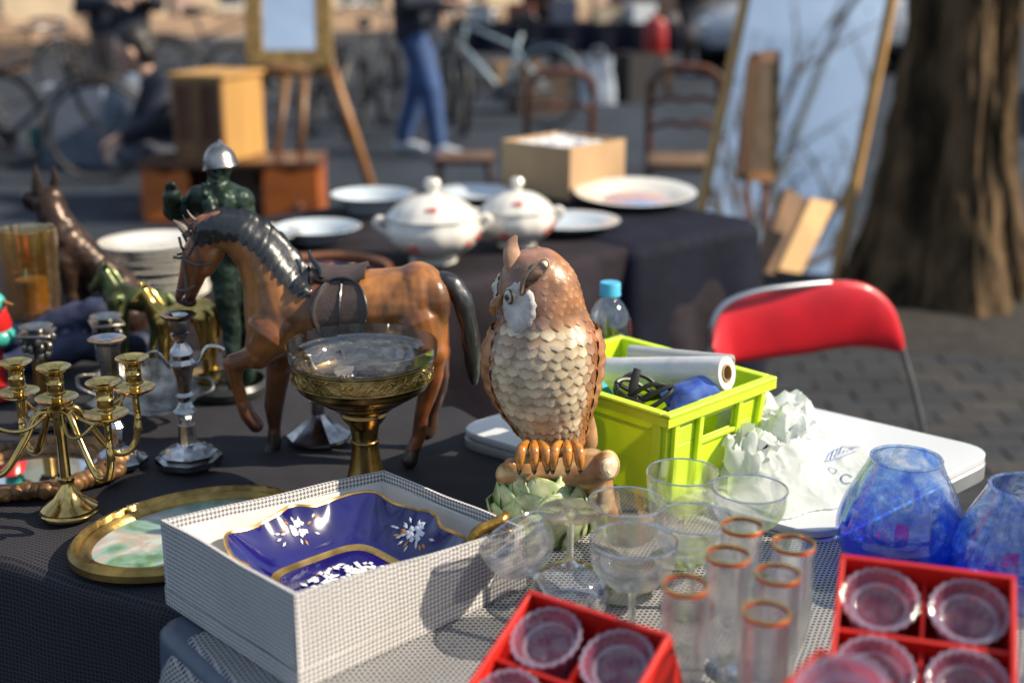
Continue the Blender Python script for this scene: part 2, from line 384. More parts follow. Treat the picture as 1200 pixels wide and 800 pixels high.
# ---------------- tree
def make_tree(x, y, label, r0=.2, h=8.0, seed=1, lean=(0.02, .05), crown_r=2.6, n_leaf=5200, bark=None):
    t = thing('tree', label, 'tree', (x, y, 0)); rnd = random.Random(seed)
    m = MB(); seg = 96; n = 90; vs = []; fs = []
    for i in range(n + 1):
        z = h * .55 * (i / n) ** 1.3; fl = 1 + 1.10 * math.exp(-z / .42) + .28 * math.exp(-z / 1.2)
        for k in range(seg):
            a = 2 * math.pi * k / seg
            root = 1 + .16 * math.exp(-z / .5) * math.sin(a * 5 + 1.3 + seed)
            rid = noise.noise((math.cos(a) * 5 + z * .25, math.sin(a) * 5, z * .7 + seed)); rid2 = noise.noise((math.cos(a) * 16, math.sin(a) * 16, z * 2.2 + seed))
            r = r0 * fl * root * (1 - .035 * z) + .040 * (1 - abs(rid) * 2.6) * r0 / .2 + .018 * (1 - abs(rid2) * 3)
            vs.append((r * math.cos(a) + lean[0] * z, r * math.sin(a) + lean[1] * z, z - .02))
    for i in range(n):
        for k in range(seg): k2 = (k + 1) % seg; fs.append((i * seg + k, i * seg + k2, (i + 1) * seg + k2, (i + 1) * seg + k))
    m.add(vs, fs).build('trunk', bark, t)
    top = Vector((lean[0] * h * .55, lean[1] * h * .55, h * .55 - .05)); tips = []
    lm = MB()
    for b in range(7):
        a = 2 * math.pi * b / 7 + rnd.uniform(-.3, .3); el = rnd.uniform(.5, 1.1); L = h * .42
        st = top - Vector((0, 0, rnd.uniform(0, h * .12))); p = [st]; d = Vector((math.cos(a) * math.cos(el), math.sin(a) * math.cos(el), math.sin(el)))
        for k in range(6): d = (d + Vector((rnd.uniform(-.2, .2), rnd.uniform(-.2, .2), .06))).normalized(); p.append(p[-1] + d * L / 6)
        lm.join(tube([(*q, r0 * .5 * (1 - i / 6.6)) for i, q in enumerate(p)], seg=8))
        for k in range(2, 7):
            for s in range(2):
                d2 = (d + Vector((rnd.uniform(-1, 1), rnd.uniform(-1, 1), rnd.uniform(-.2, .8)))).normalized(); e = p[k] + d2 * L * .35
                lm.join(tube([(*p[k], r0 * .16), (*((p[k] + e) / 2 + Vector((0, 0, .05))), r0 * .1), (*e, r0 * .03)], seg=6)); tips += [e, (p[k] + e) / 2]
    lm.build('limb', bark, t)
    lv = MB()
    for k in range(n_leaf):
        c = rnd.choice(tips) + Vector((rnd.gauss(0, .3), rnd.gauss(0, .3), rnd.gauss(0, .25)))
        u = Vector((rnd.gauss(0, 1), rnd.gauss(0, 1), rnd.gauss(0, 1))).normalized(); v = u.orthogonal().normalized(); s = rnd.uniform(.03, .06)
        q = rnd.uniform(.7, 1.3); lv.add([c - u * s, c + v * s * .5, c + u * s, c - v * s * .5], [(0, 1, 2, 3)], (.07 * q, .1 * q, .03 * q, 1))
    o = lv.build('crown', mat('leaf', (.07, .1, .03), .6, attr=True, var=.1), t, smooth=False); o['kind'] = 'stuff'
    return t
bark = mat('bark', (.15, .095, .05), .95, var=.3, vs=11, bump=1, bs=30, bd=.02, stretch=(1, 1, .3), col2=(.022, .017, .010), spec=.15)
make_tree(1.82, 5.35, 'thick tree trunk with ridged bark, standing behind the leaning mirror and the red chair', .172, 8, 1, (.02, .05), bark=bark, n_leaf=2600)

make_tree(-7.2, 1.0, 'bare street tree, seen only as a reflection in the tall leaning mirror', .14, 8.5, 5, (0, 0), bark=bark, n_leaf=260)
# ---------------- building behind the bicycles
def building(x, y, rz, W, H, wallcol, label, bays, seed=0):
    t = thing('building', label, 'building', (x, y, 0), rz); rnd = random.Random(seed)
    wm = mat('render_%d' % seed, wallcol, .9, var=.1, vs=1.2, bump=.3, bs=40)
    tr = mat('stone_trim', (.40, .27, .18), .8, var=.12, vs=3, bump=.2); gl = mat('dark_pane', (.03, .04, .05), .08, var=.1, spec=.8); wf = mat('window_paint', (.55, .55, .53), .5, var=.05)
    # wall built as strips between the openings so that every opening has depth
    bw = W / bays; ow = bw * .45; wall = MB(); D = .35
    for f in range(max(1, int(H // 3))):
        z0 = .5 + f * 3 if f == 0 else f * 3 + .8; z1 = f * 3 + 2.5
        zb = f * 3; zt = (f + 1) * 3
        wall.join(box(0, D / 2, (zb + z0) / 2, W, D, z0 - zb)); wall.join(box(0, D / 2, (z1 + zt) / 2, W, D, zt - z1))
        for b in range(bays + 1):
            xa = -W / 2 if b == 0 else -W / 2 + (b - .5) * bw + ow / 2; xb = W / 2 if b == bays else -W / 2 + (b + .5) * bw - ow / 2
            wall.join(box((xa + xb) / 2, D / 2, (z0 + z1) / 2, xb - xa, D - .004, z1 - z0 - .004))
        for b in range(bays):
            cx = -W / 2 + (b + .5) * bw; m = MB()
            for sx in (-1, 1): m.join(box(cx + sx * (ow / 2 - .04), .2, (z0 + z1) / 2, .08, .08, z1 - z0 - .01))
            for zz in (z0 + .04, (z0 + z1) / 2, z1 - .04): m.join(box(cx, .2, zz, ow - .17, .07, .07))
            m.join(box(cx, .2, (z0 + z1) / 2, .05, .06, z1 - z0 - .1)); fr = m.build('window', wf, t, False)
            box(cx, .24, (z0 + z1) / 2, ow - .1, .02, z1 - z0 - .05).build('pane', gl, fr, False)
            box(cx, -.03, z0 - .05, ow + .2, .16, .08, .01).build('sill', tr, fr, False)
    wall.build('wall', wm, t, False)
    box(0, -.03, .2, W + .02, .09, .4, .015).build('plinth', tr, t, False)
    box(0, D / 2 - .1, H + .1, W + .4, D + .5, .25, .03).build('cornice', tr, t, False)
    for b in range(0, bays + 1, 2): box(-W / 2 + b * bw, -.06, H / 2 + .2, .42, .1, H - .45, .01).build('pilaster', mat('pilaster_paint', (.5, .34, .28), .85, var=.08, vs=2), t, False)
    box(0, D + 3, H / 2, W - .1, 6, H - .02).build('side_wall', wm, t, False)
    return t
building(-4.2, 27, R(38), 16, 9, (.55, .43, .30), 'sunlit sand-coloured building across the street at top left, pink pilasters', 6, 1)
building(9.5, 34, R(-8), 18, 9, (.22, .23, .26), 'grey building across the street behind the parked cars', 7, 2)

# ---------------- draped tables
def cloth(name, poly, rad, z, drop, amp, waves, material, parent=None, seed=0, wr=.0016, nt=60, lip=.006, ns=22, flare=.04, wfreq=9):
    P = [Vector((*p, 0)) for p in poly]; n = len(P); per = []
    for i in range(n):
        a, b, c = P[i - 1], P[i], P[(i + 1) % n]; d1 = (b - a).normalized(); d2 = (c - b).normalized(); r = rad
        ang = d1.angle(d2, 0); cut = r * math.tan(ang / 2) if ang < 3 else r; p0 = b - d1 * cut; p1 = b + d2 * cut
        for k in range(9):
            t = k / 8; q = p0.lerp(b, t).lerp(b.lerp(p1, t), t); per.append(q)
        L = (c - b).length; m = int(max(1, (L - cut) / .014)); nxt = c - d2 * cut
        for k in range(1, m): per.append(p1.lerp(nxt, k / m))
    ctr = sum(per, Vector()) / len(per); N = len(per); nor = []; s = [0]
    for i in range(N):
        d = per[(i + 1) % N] - per[i - 1]; d.normalize(); nor.append(Vector((d.y, -d.x, 0)))
        s.append(s[-1] + (per[(i + 1) % N] - per[i]).length)
    for _ in range(6): nor = [(nor[i - 1] + nor[i] * 2 + nor[(i + 1) % N]).normalized() for i in range(N)]
    vs = []; fs = []; uv = []
    for j in range(nt + 1):
        t = (j / nt)
        for i in range(N):
            p = ctr.lerp(per[i], t); zz = z
            if wr: zz += wr * (noise.noise((p.x * wfreq + seed, p.y * wfreq, seed)) + .5 * noise.noise((p.x * wfreq * 3, p.y * wfreq * 3 + seed, seed))) - wr
            vs.append((p.x, p.y, zz)); uv.append((p.x, p.y))
    rings = nt + 1
    for j in range(1, ns + 1):
        t = j / ns; h = drop * t ** 1.3
        for i in range(N):
            f = 0; ss = s[i]
            for k, (fr, am) in enumerate(waves): f += am * math.sin(ss * fr + seed * 1.7 + k * 2.1 + 1.2 * noise.noise((ss * 2, k, seed + h)))
            off = lip * min(1, h / lip) ** .5 + flare * h + amp * f * min(1, h / .25) ** 1.2
            q = per[i] + nor[i] * off; vs.append((q.x, q.y, z - h - (lip * .3 if h < lip else 0))); uq = per[i] + nor[i] * h; uv.append((uq.x, uq.y))
        rings += 1
    for j in range(rings - 1):
        for i in range(N): i2 = (i + 1) % N; fs.append((j * N + i, j * N + i2, (j + 1) * N + i2, (j + 1) * N + i))
    me = bpy.data.meshes.new(name); me.from_pydata(vs, [], fs); ul = me.uv_layers.new(name='UVMap')
    li = np.empty(len(me.loops), dtype=np.int32); me.loops.foreach_get('vertex_index', li)
    ul.data.foreach_set('uv', np.array(uv, dtype=np.float32)[li].ravel()); me.polygons.foreach_set('use_smooth', [True] * len(me.polygons)); me.update()
    return link(name, me, material, parent)
def trestle(label, x, y, z, W, D, rz, group='tables of the market stall'):
    t = thing('table', label, 'table', (x, y, 0), rz, None); tm = mat('table_board', (.35, .3, .24), .6, var=.1); lm = mat('table_steel', (.3, .31, .33), .35, 1, var=.05)
    box(0, 0, z - .013, W, D, .022, .003).build('tabletop', tm, t, False)
    for sx in (-1, 1):
        for sy in (-1, 1): tube([(sx * (W / 2 - .05), sy * (D / 2 - .05), z - .026), (sx * (W / 2 - .02), sy * (D / 2 - .03), 0)], .013, 8).build('leg', lm, t)
    return t
black_cloth = net_mat('black_net_cloth', (.036, .034, .046), (.002, .002, .005), .0056, R(28), .7, .9, .85, brick=False)
far_cloth = mat('dark_plum_cloth', (.026, .021, .028), .9, spec=.2, var=.3, vs=5, bump=.6, bs=25, bd=.004)
navy_cloth = mat('navy_cloth', (.008, .010, .024), .85, spec=.2, var=.2, vs=9, bump=.4, bs=60)
grey_net = net_mat('grey_net_cloth', (.50, .50, .50), (.012, .014, .018), .0056, R(-4), .72, .5, .6)
grey_vinyl = mat('grey_blue_vinyl', (.085, .115, .165), .42, var=.12, vs=7, bump=.25, bs=18, bd=.004)

PL = (-.364, 1.181); U = Vector((.781, .625)); V = Vector((.625, -.781))
near_poly = [PL, (PL[0] + V.x * 1.0, PL[1] + V.y * 1.0), (PL[0] + V.x * 1.0 + U.x * .80, PL[1] + V.y * 1.0 + U.y * .80), (PL[0] + U.x * .80, PL[1] + U.y * .80)]
nc = (Vector(near_poly[0]) + Vector(near_poly[2])) / 2
trestle('board of the front table hidden under the grey cloth with the glassware', nc.x, nc.y, .745, .98, .78, math.atan2(V.y, V.x))
o = cloth('tablecloth', near_poly, .025, .7475, .42, .014, [(14, .6), (31, .4)], grey_vinyl, None, 4, wr=0, ns=24)
tag(o, 'blue-grey vinyl cloth hanging off the front table below the houndstooth box', 'tablecloth')
# the open net mat on top: a rectangle set in from the cloth's left edge
a0 = Vector(PL) + V * .05 + U * .01
mat_poly = [a0[:], (a0 + V * .93)[:], (a0 + V * .93 + U * .775)[:], (a0 + U * .775)[:]]
o = cloth('net_runner', mat_poly, .008, .752, .06, .0, [(20, .1)], grey_net, None, 6, wr=.0012, ns=3, lip=.02, flare=.3)
tag(o, 'pale grey open-weave net mat under the champagne glasses and the owl', 'table runner')

blk = [(-1.75, 1.93), (-.372, 1.238), (-.30, 1.215), (.03, 1.49), (-.04, 1.79), (-.30, 2.14), (-1.75, 2.3)]
o = cloth('tablecloth', blk, .03, .7465, .62, .016, [(18, .7), (37, .35)], black_cloth, None, 2, wr=.0050, ns=30, nt=130, lip=.012, wfreq=7)
tag(o, 'black woven net cloth under the bronze figures and brass candlesticks', 'tablecloth')
trestle('board of the left table hidden under the black net cloth', -.62, 1.79, .738, .9, .5, R(-25))
FQ = [(-.74, 2.11), (.62, 3.32), (.03, 4.0), (-1.33, 2.79)]
o = cloth('tablecloth', FQ, .05, .748, .68, .045, [(11, .7), (23, .4), (5, .3)], far_cloth, None, 9, wr=.003, ns=26, nt=60, lip=.015)
tag(o, 'dark plum cloth hanging in folds off the rear table with the tureens', 'tablecloth')
trestle('board of the rear table hidden under the plum cloth', -.35, 3.05, .74, 1.7, .82, math.atan2(1.21, 1.36))
q = Vector((.62, 3.32)); d1 = Vector((-.747, -.665)); d2 = Vector((-.66, .75))
nv = [(q + d1 * .46 - d1 * -.0)[:], (q - d1 * .012 - d2 * .012)[:], (q - d1 * .012 + d2 * .91)[:], (q + d1 * .46 + d2 * .91)[:]]
nv[0] = tuple((Vector(nv[0]) - d2 * .012)[:])
o = cloth('cloth_throw', nv, .03, .7515, .66, .028, [(11, .7), (23, .4), (5, .3)], navy_cloth, None, 9, wr=.002, ns=26, nt=40, lip=.02, flare=.07)
tag(o, 'navy cloth laid over the right end of the rear table', 'tablecloth')

# ---------------- white folding table
def rounded_poly(poly, rad, k=10):
    P = [Vector(p) for p in poly]; out = []
    for i in range(len(P)):
        a, b, c = P[i - 1], P[i], P[(i + 1) % len(P)]; p0 = b + (a - b).normalized() * rad; p1 = b + (c - b).normalized() * rad
        for j in range(k + 1): t = j / k; out.append(p0.lerp(b, t).lerp(b.lerp(p1, t), t))
    return out
def slab(pts, z0, z1, bev=.002):
    """prism with softened top and bottom edges"""
    n = len(pts); c = sum(pts, Vector((0, 0))) / n; m = MB(); vs = []; fs = []
    for sh, z in ((bev, z0), (0, z0 + bev), (0, z1 - bev), (bev, z1)):
        for p in pts: d = (p - c); vs.append((*(c + d * (1 - sh / max(d.length, .01))), z))
    for j in range(3):
        for i in range(n): i2 = (i + 1) % n; fs.append((j * n + i, j * n + i2, (j + 1) * n + i2, (j + 1) * n + i))
    fs.append(tuple(range(3 * n, 4 * n))); fs.append(tuple(range(n))[::-1]); return m.add(vs, fs)
WL, WR_, WN = Vector((-.085, 1.712)), Vector((.66, 1.625)), Vector((.356, 1.352)); WF = WL + WR_ - WN
wt = thing('folding_table', 'white laminate folding table with rounded corners holding the green crate and the plastic bag', 'table', (*((WL + WR_) / 2), 0))
wc = (WL + WR_) / 2; wp = [p - wc for p in (WL, WN, WR_, WF)]
lam = mat('white_laminate', (.66, .69, .72), .28, var=.05, vs=4, coat=.2); alu = mat('aluminium_edge', (.36, .38, .40), .5, .6, var=.08, vs=20)
slab(rounded_poly(wp, .05), .7545, .765, .0015).build('tabletop', lam, wt)
slab([p * 1.004 for p in rounded_poly(wp, .05)], .728, .7535, .003).build('edge_trim', alu, wt)
for p in wp: tube([(p.x * .8, p.y * .8, .73), (p.x * .92, p.y * .92, 0)], .011, 10).build('leg', alu, wt)
tube([(wp[0].x * .85, wp[0].y * .85, .3), (wp[2].x * .85, wp[2].y * .85, .3)], .007).build('stretcher', alu, wt)

# ---------------- red folding chair beside the white table
red_pad = mat('red_vinyl', (.72, .016, .03), .38, var=.12, vs=12, bump=.15, bs=300, coat=.15); tub = mat('chair_tube', (.5, .53, .57), .32, .9, var=.1)
def red_chair():
    Yc = 2.62; t = thing('folding_chair', 'red vinyl folding chair with grey tubular frame behind the white table', 'chair', (.61, Yc, 0))
    rt = Vector((.61, Yc, 0))
    lmk = [(833, 420, 2.50), (835, 385, 2.50), (850, 358, 2.51), (885, 343, 2.53), (930, 336, 2.56), (980, 332, 2.60), (1015, 337, 2.62), (1042, 358, 2.64), (1055, 390, 2.65), (1062, 420, 2.66), (1074, 462, 2.68), (1083, 505, 2.7)]
    P = [at(*q) - rt for q in lmk]; e = P[-1]; P.append(Vector((e.x + .03, e.y + .06, .3))); P.append(Vector((e.x + .05, e.y + .1, .0)))
    s = P[0]; P = [Vector((s.x + .02, s.y - .2, 0)), Vector((s.x + .005, s.y - .09, .42))] + P
    tube([(*(p + Vector((0, .012, -.002))), .0066) for p in [Vector(a) for a in cr([tuple(p) for p in P], 6)]], seg=12).build('frame', tub, t)
    top = [(845, 352), (885, 345), (930, 339), (980, 335), (1013, 340), (1040, 361), (1055, 392), (1059, 412)]
    # padded back: grid between upper edge and lower edge, two shells
    up = cr([(835, 406), (837, 382), (850, 353), (887, 339.5), (932, 332.5), (980, 328.5), (1017, 334), (1045, 357), (1058, 391), (1060, 408)], 6)
    lo = cr([(842, 423), (852, 424), (866, 424), (900, 420), (940, 415), (975, 409), (1005, 406), (1030, 408), (1050, 412), (1056, 412)], 6)
    n = len(up); K = 12; vs = []; fs = []
    for side in (0, 1):
        for i in range(n):
            f = i / (n - 1); Y = 2.51 + .14 * f
            for j in range(K + 1):
                g = j / K; px = up[i][0] * (1 - g) + lo[i][0] * g; py = up[i][1] * (1 - g) + lo[i][1] * g
                b = (max(0, math.sin(math.pi * g)) ** .5) * (max(0, math.sin(math.pi * f)) ** .35)
                vs.append(at(px, py, Y + (-.011 - .014 * b if side == 0 else .009 + .006 * b) + .03 * math.sin(math.pi * f)) - rt)
    M_ = n * (K + 1)
    for side in (0, 1):
        for i in range(n - 1):
            for j in range(K): a = side * M_ + i * (K + 1) + j; fs.append((a, a + 1, a + K + 2, a + K + 1))
    for i in range(n - 1):
        for j in (0, K): a = i * (K + 1) + j; fs.append((a, a + K + 1, a + K + 1 + M_, a + M_))
    for i in (0, n - 1):
        for j in range(K): a = i * (K + 1) + j; fs.append((a, a + 1, a + 1 + M_, a + M_))
    MB().add(vs, fs).build('backrest', red_pad, t, auto=70)
    sc = Vector((.62, 2.12, .44)) - rt
    box(sc.x, sc.y, sc.z, .36, .36, .04, .018, seg=3).build('seat', red_pad, t)
    for sx in (-1, 1): tube([(sc.x + sx * .17, sc.y + .16, .43), (sc.x + sx * .17, sc.y - .18, 0)], .0105, 10).build('leg', tub, t)
red_chair()

# ================================================================ FAR THINGS
wood_dark = mat('dark_walnut', (.13, .045, .02), .35, var=.25, vs=10, stretch=(1, 1, .2), coat=.3)
wood_mid = mat('brown_wood', (.22, .11, .045), .45, var=.25, vs=9, stretch=(1, 1, .15))
wood_gold = mat('honey_wood', (.60, .33, .10), .5, var=.14, vs=7, stretch=(1, 1, .12))
wood_orange = mat('orange_wood', (.50, .13, .022), .35, var=.15, vs=8, stretch=(.2, 1, 1), coat=.3)
gilt = mat('old_gilt_frame', (.35, .22, .07), .4, .3, var=.3, vs=25, bump=.4, bs=120)
def tapered(path, r, seg=8, **k): return tube(path, r, seg, **k)

# leaning mirror against the tree
def leaning_frame(name, label, cat, base, bdir, lean, W, H, fw, fd, fmat, panemat, panename='mirror_glass', lift=0):
    """frame whose lower edge runs from base along bdir; lean = tilt direction and amount"""
    bx = Vector(bdir).normalized(); ln = Vector((*Vector(lean[:2]).normalized(), 0)); up = (Vector((0, 0, 1)) * math.cos(lean[2]) + ln * math.sin(lean[2])).normalized(); nn = bx.cross(up).normalized()
    up = nn.cross(bx).normalized()
    M = Matrix((bx, up, nn)).transposed().to_4x4(); M.translation = Vector(base)
    t = thing(name, label, cat); t.matrix_world = M; t.rotation_mode = 'XYZ'; t.location = base; t.rotation_euler = M.to_euler()
    for nm, b in (('frame_rail', box(fw / 2, H / 2, 0, fw, H, fd, .006)), ('frame_rail', box(W - fw / 2, H / 2, 0, fw, H, fd, .006)), ('frame_rail', box(W / 2, fw / 2, 0, W - 2 * fw, fw, fd * .96, .006)), ('frame_rail', box(W / 2, H - fw / 2, 0, W - 2 * fw, fw, fd * .96, .006))):
        b.build(nm, fmat, t, False)
    box(W / 2, H / 2, -fd * .1, W - fw * 1.6, H - fw * 1.6, .006).build(panename, panemat, t, False)
    box(W / 2, H / 2, -fd * .35, W - fw * 1.2, H - fw * 1.2, .008).build('back_board', wood_mid, t, False)
    return t
mirror_m = mat('mirror_silvering', (.95, .97, .98), .02, 1, var=.02, rvar=.015)
leaning_frame('leaning_mirror', 'tall mirror in a honey-coloured wooden frame leaning against the tree trunk', 'mirror', (.83, 5.98, .0), (.6, -.42, 0), (.66, .75, R(21)), .76, 2.1, .045, .035, wood_gold, mirror_m)
# small brown frame and yellow board in front of it
def free_board(name, label, cat, quad, thick, material, parts=None):
    """thick board through four corners given as (px,py,Y)"""
    P = [at(*q) for q in quad]; o = sum(P, Vector()) / 4; n = (P[1] - P[0]).cross(P[2] - P[0]).normalized()
    m = MB(); vs = [p - o for p in P] + [p - o + n * thick for p in P]
    m.add(vs, [(0, 1, 2, 3), (7, 6, 5, 4), (0, 4, 5, 1), (1, 5, 6, 2), (2, 6, 7, 3), (3, 7, 4, 0)])
    if cat is None: return m.build(name, material, None, False, loc=o), o, n
    ob = m.build(name, material, None, False, loc=o); tag(ob, label, cat); return ob, o, n
t = thing('picture_frame', 'brown picture frame seen side-on, propped in front of the tall mirror', 'frame', at(890, 150, 5.0))
def strip(a, b, w, material, name='frame_rail', rt=None, d=.02):
    A = at(*a) - rt; B = at(*b) - rt; tube([(*A, w), (*B, w)], seg=4).build(name, material, t, False)
rt = at(890, 150, 5.0)
strip((870, 205, 4.9), (884, 70, 5.0), .035, wood_mid, rt=rt); strip((903, 208, 5.25), (908, 65, 5.35), .03, gilt, rt=rt)
strip((870, 205, 4.9), (903, 208, 5.25), .03, wood_mid, rt=rt); strip((884, 70, 5.0), (908, 65, 5.35), .03, wood_mid, rt=rt)
m = MB(); m.add([at(*q) - rt for q in ((874, 200, 4.95), (900, 203, 5.22), (905, 72, 5.32), (886, 76, 5.03))] + [at(*q) - rt + Vector((.012, 0, 0)) for q in ((874, 200, 4.95), (900, 203, 5.22), (905, 72, 5.32), (886, 76, 5.03))], [(0, 1, 2, 3), (7, 6, 5, 4), (0, 4, 5, 1), (1, 5, 6, 2), (2, 6, 7, 3), (3, 7, 4, 0)])
m.build('canvas', mat('dark_canvas', (.07, .045, .025), .7, var=.3, vs=20), t, False)
for a, b in (((875, 200, 5.0), (878, 300, 4.6)), ((895, 208, 5.2), (900, 300, 5.0))): strip(a, b, .016, wood_dark, 'leg', rt)
free_board('wooden_board', 'yellow wooden board leaning at the foot of the tall mirror', 'board', [(905, 318, 4.35), (932, 322, 4.4), (972, 240, 4.6), (944, 234, 4.55)], .03, wood_gold)
free_board('wooden_board', 'dark brown wooden board beside the yellow one at the foot of the mirror', 'board', [(880, 320, 4.5), (900, 322, 4.55), (940, 235, 4.75), (915, 222, 4.7)], .03, wood_mid)

# balloon-back chairs
def old_chair(label, x, y, rz, h=.92, ladder=False, group='old brown wooden chairs on the street'):
    t = thing('wooden_chair', label, 'chair', (x, y, 0), rz, group); w = .185
    for s in (-1, 1):
        tube([(s * w * .95, .03, 0, .018), (s * w, 0, .45, .021), (s * w * 1.02, -.03, .65, .019), (s * w * .98, -.05, h - .12, .018)], seg=8).build('leg', wood_dark, t)
        tube([(s * w, -.42 + .01, .39, .022), (s * w * 1.02, -.44, .2, .018), (s * w * .95, -.43, 0, .014)], seg=8).build('leg', wood_dark, t)
        tube([(s * w, -.02, .2, .011), (s * w, -.42, .2, .011)], seg=6).build('stretcher', wood_dark, t)
    top = [(-w * .98, -.05, h - .12), (-w * .93, -.055, h - .05), (-w * .6, -.06, h), (0, -.065, h + .015), (w * .6, -.06, h), (w * .93, -.055, h - .05), (w * .98, -.05, h - .12)]
    tube([(*p, .024) for p in cr(top, 5)], seg=8).build('top_rail', wood_dark, t)
    for zz in ((.55, .68) if ladder else (.60,)):
        tube([(*p, .017) for p in cr([(-w, -.035, zz), (-w * .4, -.045, zz + .035), (0, -.05, zz + .02), (w * .4, -.045, zz + .035), (w, -.035, zz)], 4)], seg=8).build('back_rail', wood_dark, t)
    box(0, -.21, .40, w * 2.05, .46, .045, .015, seg=2).build('seat', mat('chair_seat', (.2, .12, .07), .7, var=.2), t)
    return t
old_chair('left one of the dark wooden chairs, its arched back behind the cardboard box', .27, 7.35, R(4), .80)
old_chair('right one of the dark wooden chairs, with two cross rails, beside the mirror', .92, 6.9, R(-6), .86, True)
# low stool with a white-blue packet on it
t = thing('wooden_stool', 'low dark wooden stool left of the cardboard box', 'stool', (-.28, 7.5, 0))
box(0, 0, .30, .36, .36, .03, .008).build('seat', wood_dark, t, False)
for sx in (-1, 1):
    for sy in (-1, 1): tube([(sx * .14, sy * .14, .29, .018), (sx * .16, sy * .16, 0, .014)]).build('leg', wood_dark, t)
bag = sculpt('plastic_bag', [[(-.07, 0, .05, .05), (.0, .02, .06, .06), (.09, -.02, .04, .04)]], voxel=.012, smooth=2)
o = link('plastic_bag', bag, mat('pale_blue_plastic', (.5, .66, .8), .35, var=.3, vs=25), None, (-.2, 6.6, 0.0)); tag(o, 'small pale blue plastic packet lying on the street left of the cardboard box', 'bag')

# ---------------- easel with framed mirror, cabinet on a chest
t = thing('easel', 'tall wooden easel with a long slanting rear pole, holding the gilt mirror', 'easel', (-1.5, 8.1, 0)); rt = Vector((-1.5, 8.1, 0))
def pole(a, b, r, name, material): tube([(*(at(*a) - rt), r), (*(at(*b) - rt), r)], seg=6).build(name, material, t)
pole((306, 92, 7.6), (300, 215, 7.4), .026, 'leg', wood_mid); pole((336, 90, 7.6), (322, 200, 7.4), .026, 'leg', wood_mid); pole((357, 90, 7.6), (350, 205, 7.5), .026, 'leg', wood_mid)
pole((372, 30, 8.2), (436, 222, 7.95), .032, 'rear_pole', mat('tan_pole', (.42, .2, .075), .45, var=.15, vs=9, stretch=(1, 1, .15))); pole((292, 84, 7.55), (392, 80, 7.7), .045, 'ledge', wood_mid)
leaning_frame('framed_mirror', 'gilt-framed mirror standing on the easel, reflecting blue sky', 'mirror', tuple(at(289, 80, 7.6)), (1, .1, 0), (-.05, 1, R(16)), .50, .8, .10, .05, gilt, mirror_m)
ch = thing('wooden_chest', 'low orange-brown wooden chest standing on the street under the cabinet', 'chest', (-1.57, 7.25, 0), R(2)); ch.scale = (.93, .93, .9)
box(0, 0, .36, 1.08, .46, .04, .008).build('top_board', wood_dark, ch, False)
for x0, x1 in ((-.52, -.24), (.2, .52)):
    m = MB(); pts = cr([(x0, .02), (x0, .3), (x0 + .06, .335), ((x0 + x1) / 2, .31), (x1 - .04, .335), (x1, .28), (x1, .02)], 3)
    vs = [(a, -.23, b) for a, b in pts] + [(a, -.20, b) for a, b in pts]; n = len(pts)
    m.add(vs, [tuple(range(n)), tuple(range(2 * n - 1, n - 1, -1))] + [(i, (i + 1) % n, n + (i + 1) % n, n + i) for i in range(n)]).build('front_panel', wood_orange, ch, False)
for x in (-.51, .51): box(x, .01, .17, .03, .4, .33, .003).build('side_panel', wood_orange, ch, False)
box(0, .2, .17, 1.0, .02, .32).build('back_panel', wood_dark, ch, False); box(0, 0, .03, 1.0, .38, .02).build('bottom_board', wood_dark, ch, False)
ball((.40, -.235, .1), (.03, .012, .03)).build('knob', wood_dark, ch)
cb = thing('wooden_cabinet', 'small honey-coloured wooden cabinet with two panelled doors on the chest', 'cabinet', (-1.64, 7.25, .343), R(-20)); cb.scale = (.97, .97, .86)
box(0, 0, .265, .33, .42, .53, .006).build('body', wood_gold, cb, False)
for s in (-1, 1):
    dr = MB(); cx = s * .081
    for q in (box(cx - .065, -.222, .265, .03, .02, .49), box(cx + .065, -.222, .265, .03, .02, .49), box(cx, -.222, .035, .10, .02, .03), box(cx, -.222, .495, .10, .02, .03)): dr.join(q)
    dr.join(box(cx, -.222, .09, .1, .018, .07)); d_ = dr.build('door', wood_mid if s < 0 else wood_mid, cb, False); d_['label'] = 'panelled cabinet door with shade put into its brown colour'  # doors and panels: front shade put into browner woods than the honey body
    box(cx, -.214, .3, .098, .01, .35).build('door_panel', wood_dark, d_, False); ball((cx - s * .055, -.238, .27), .01).build('knob', mat('brass_plain', (.6, .42, .15), .25, 1), d_)
box(0, -.005, .54, .37, .46, .03, .006).build('top_board', wood_gold, cb, False)

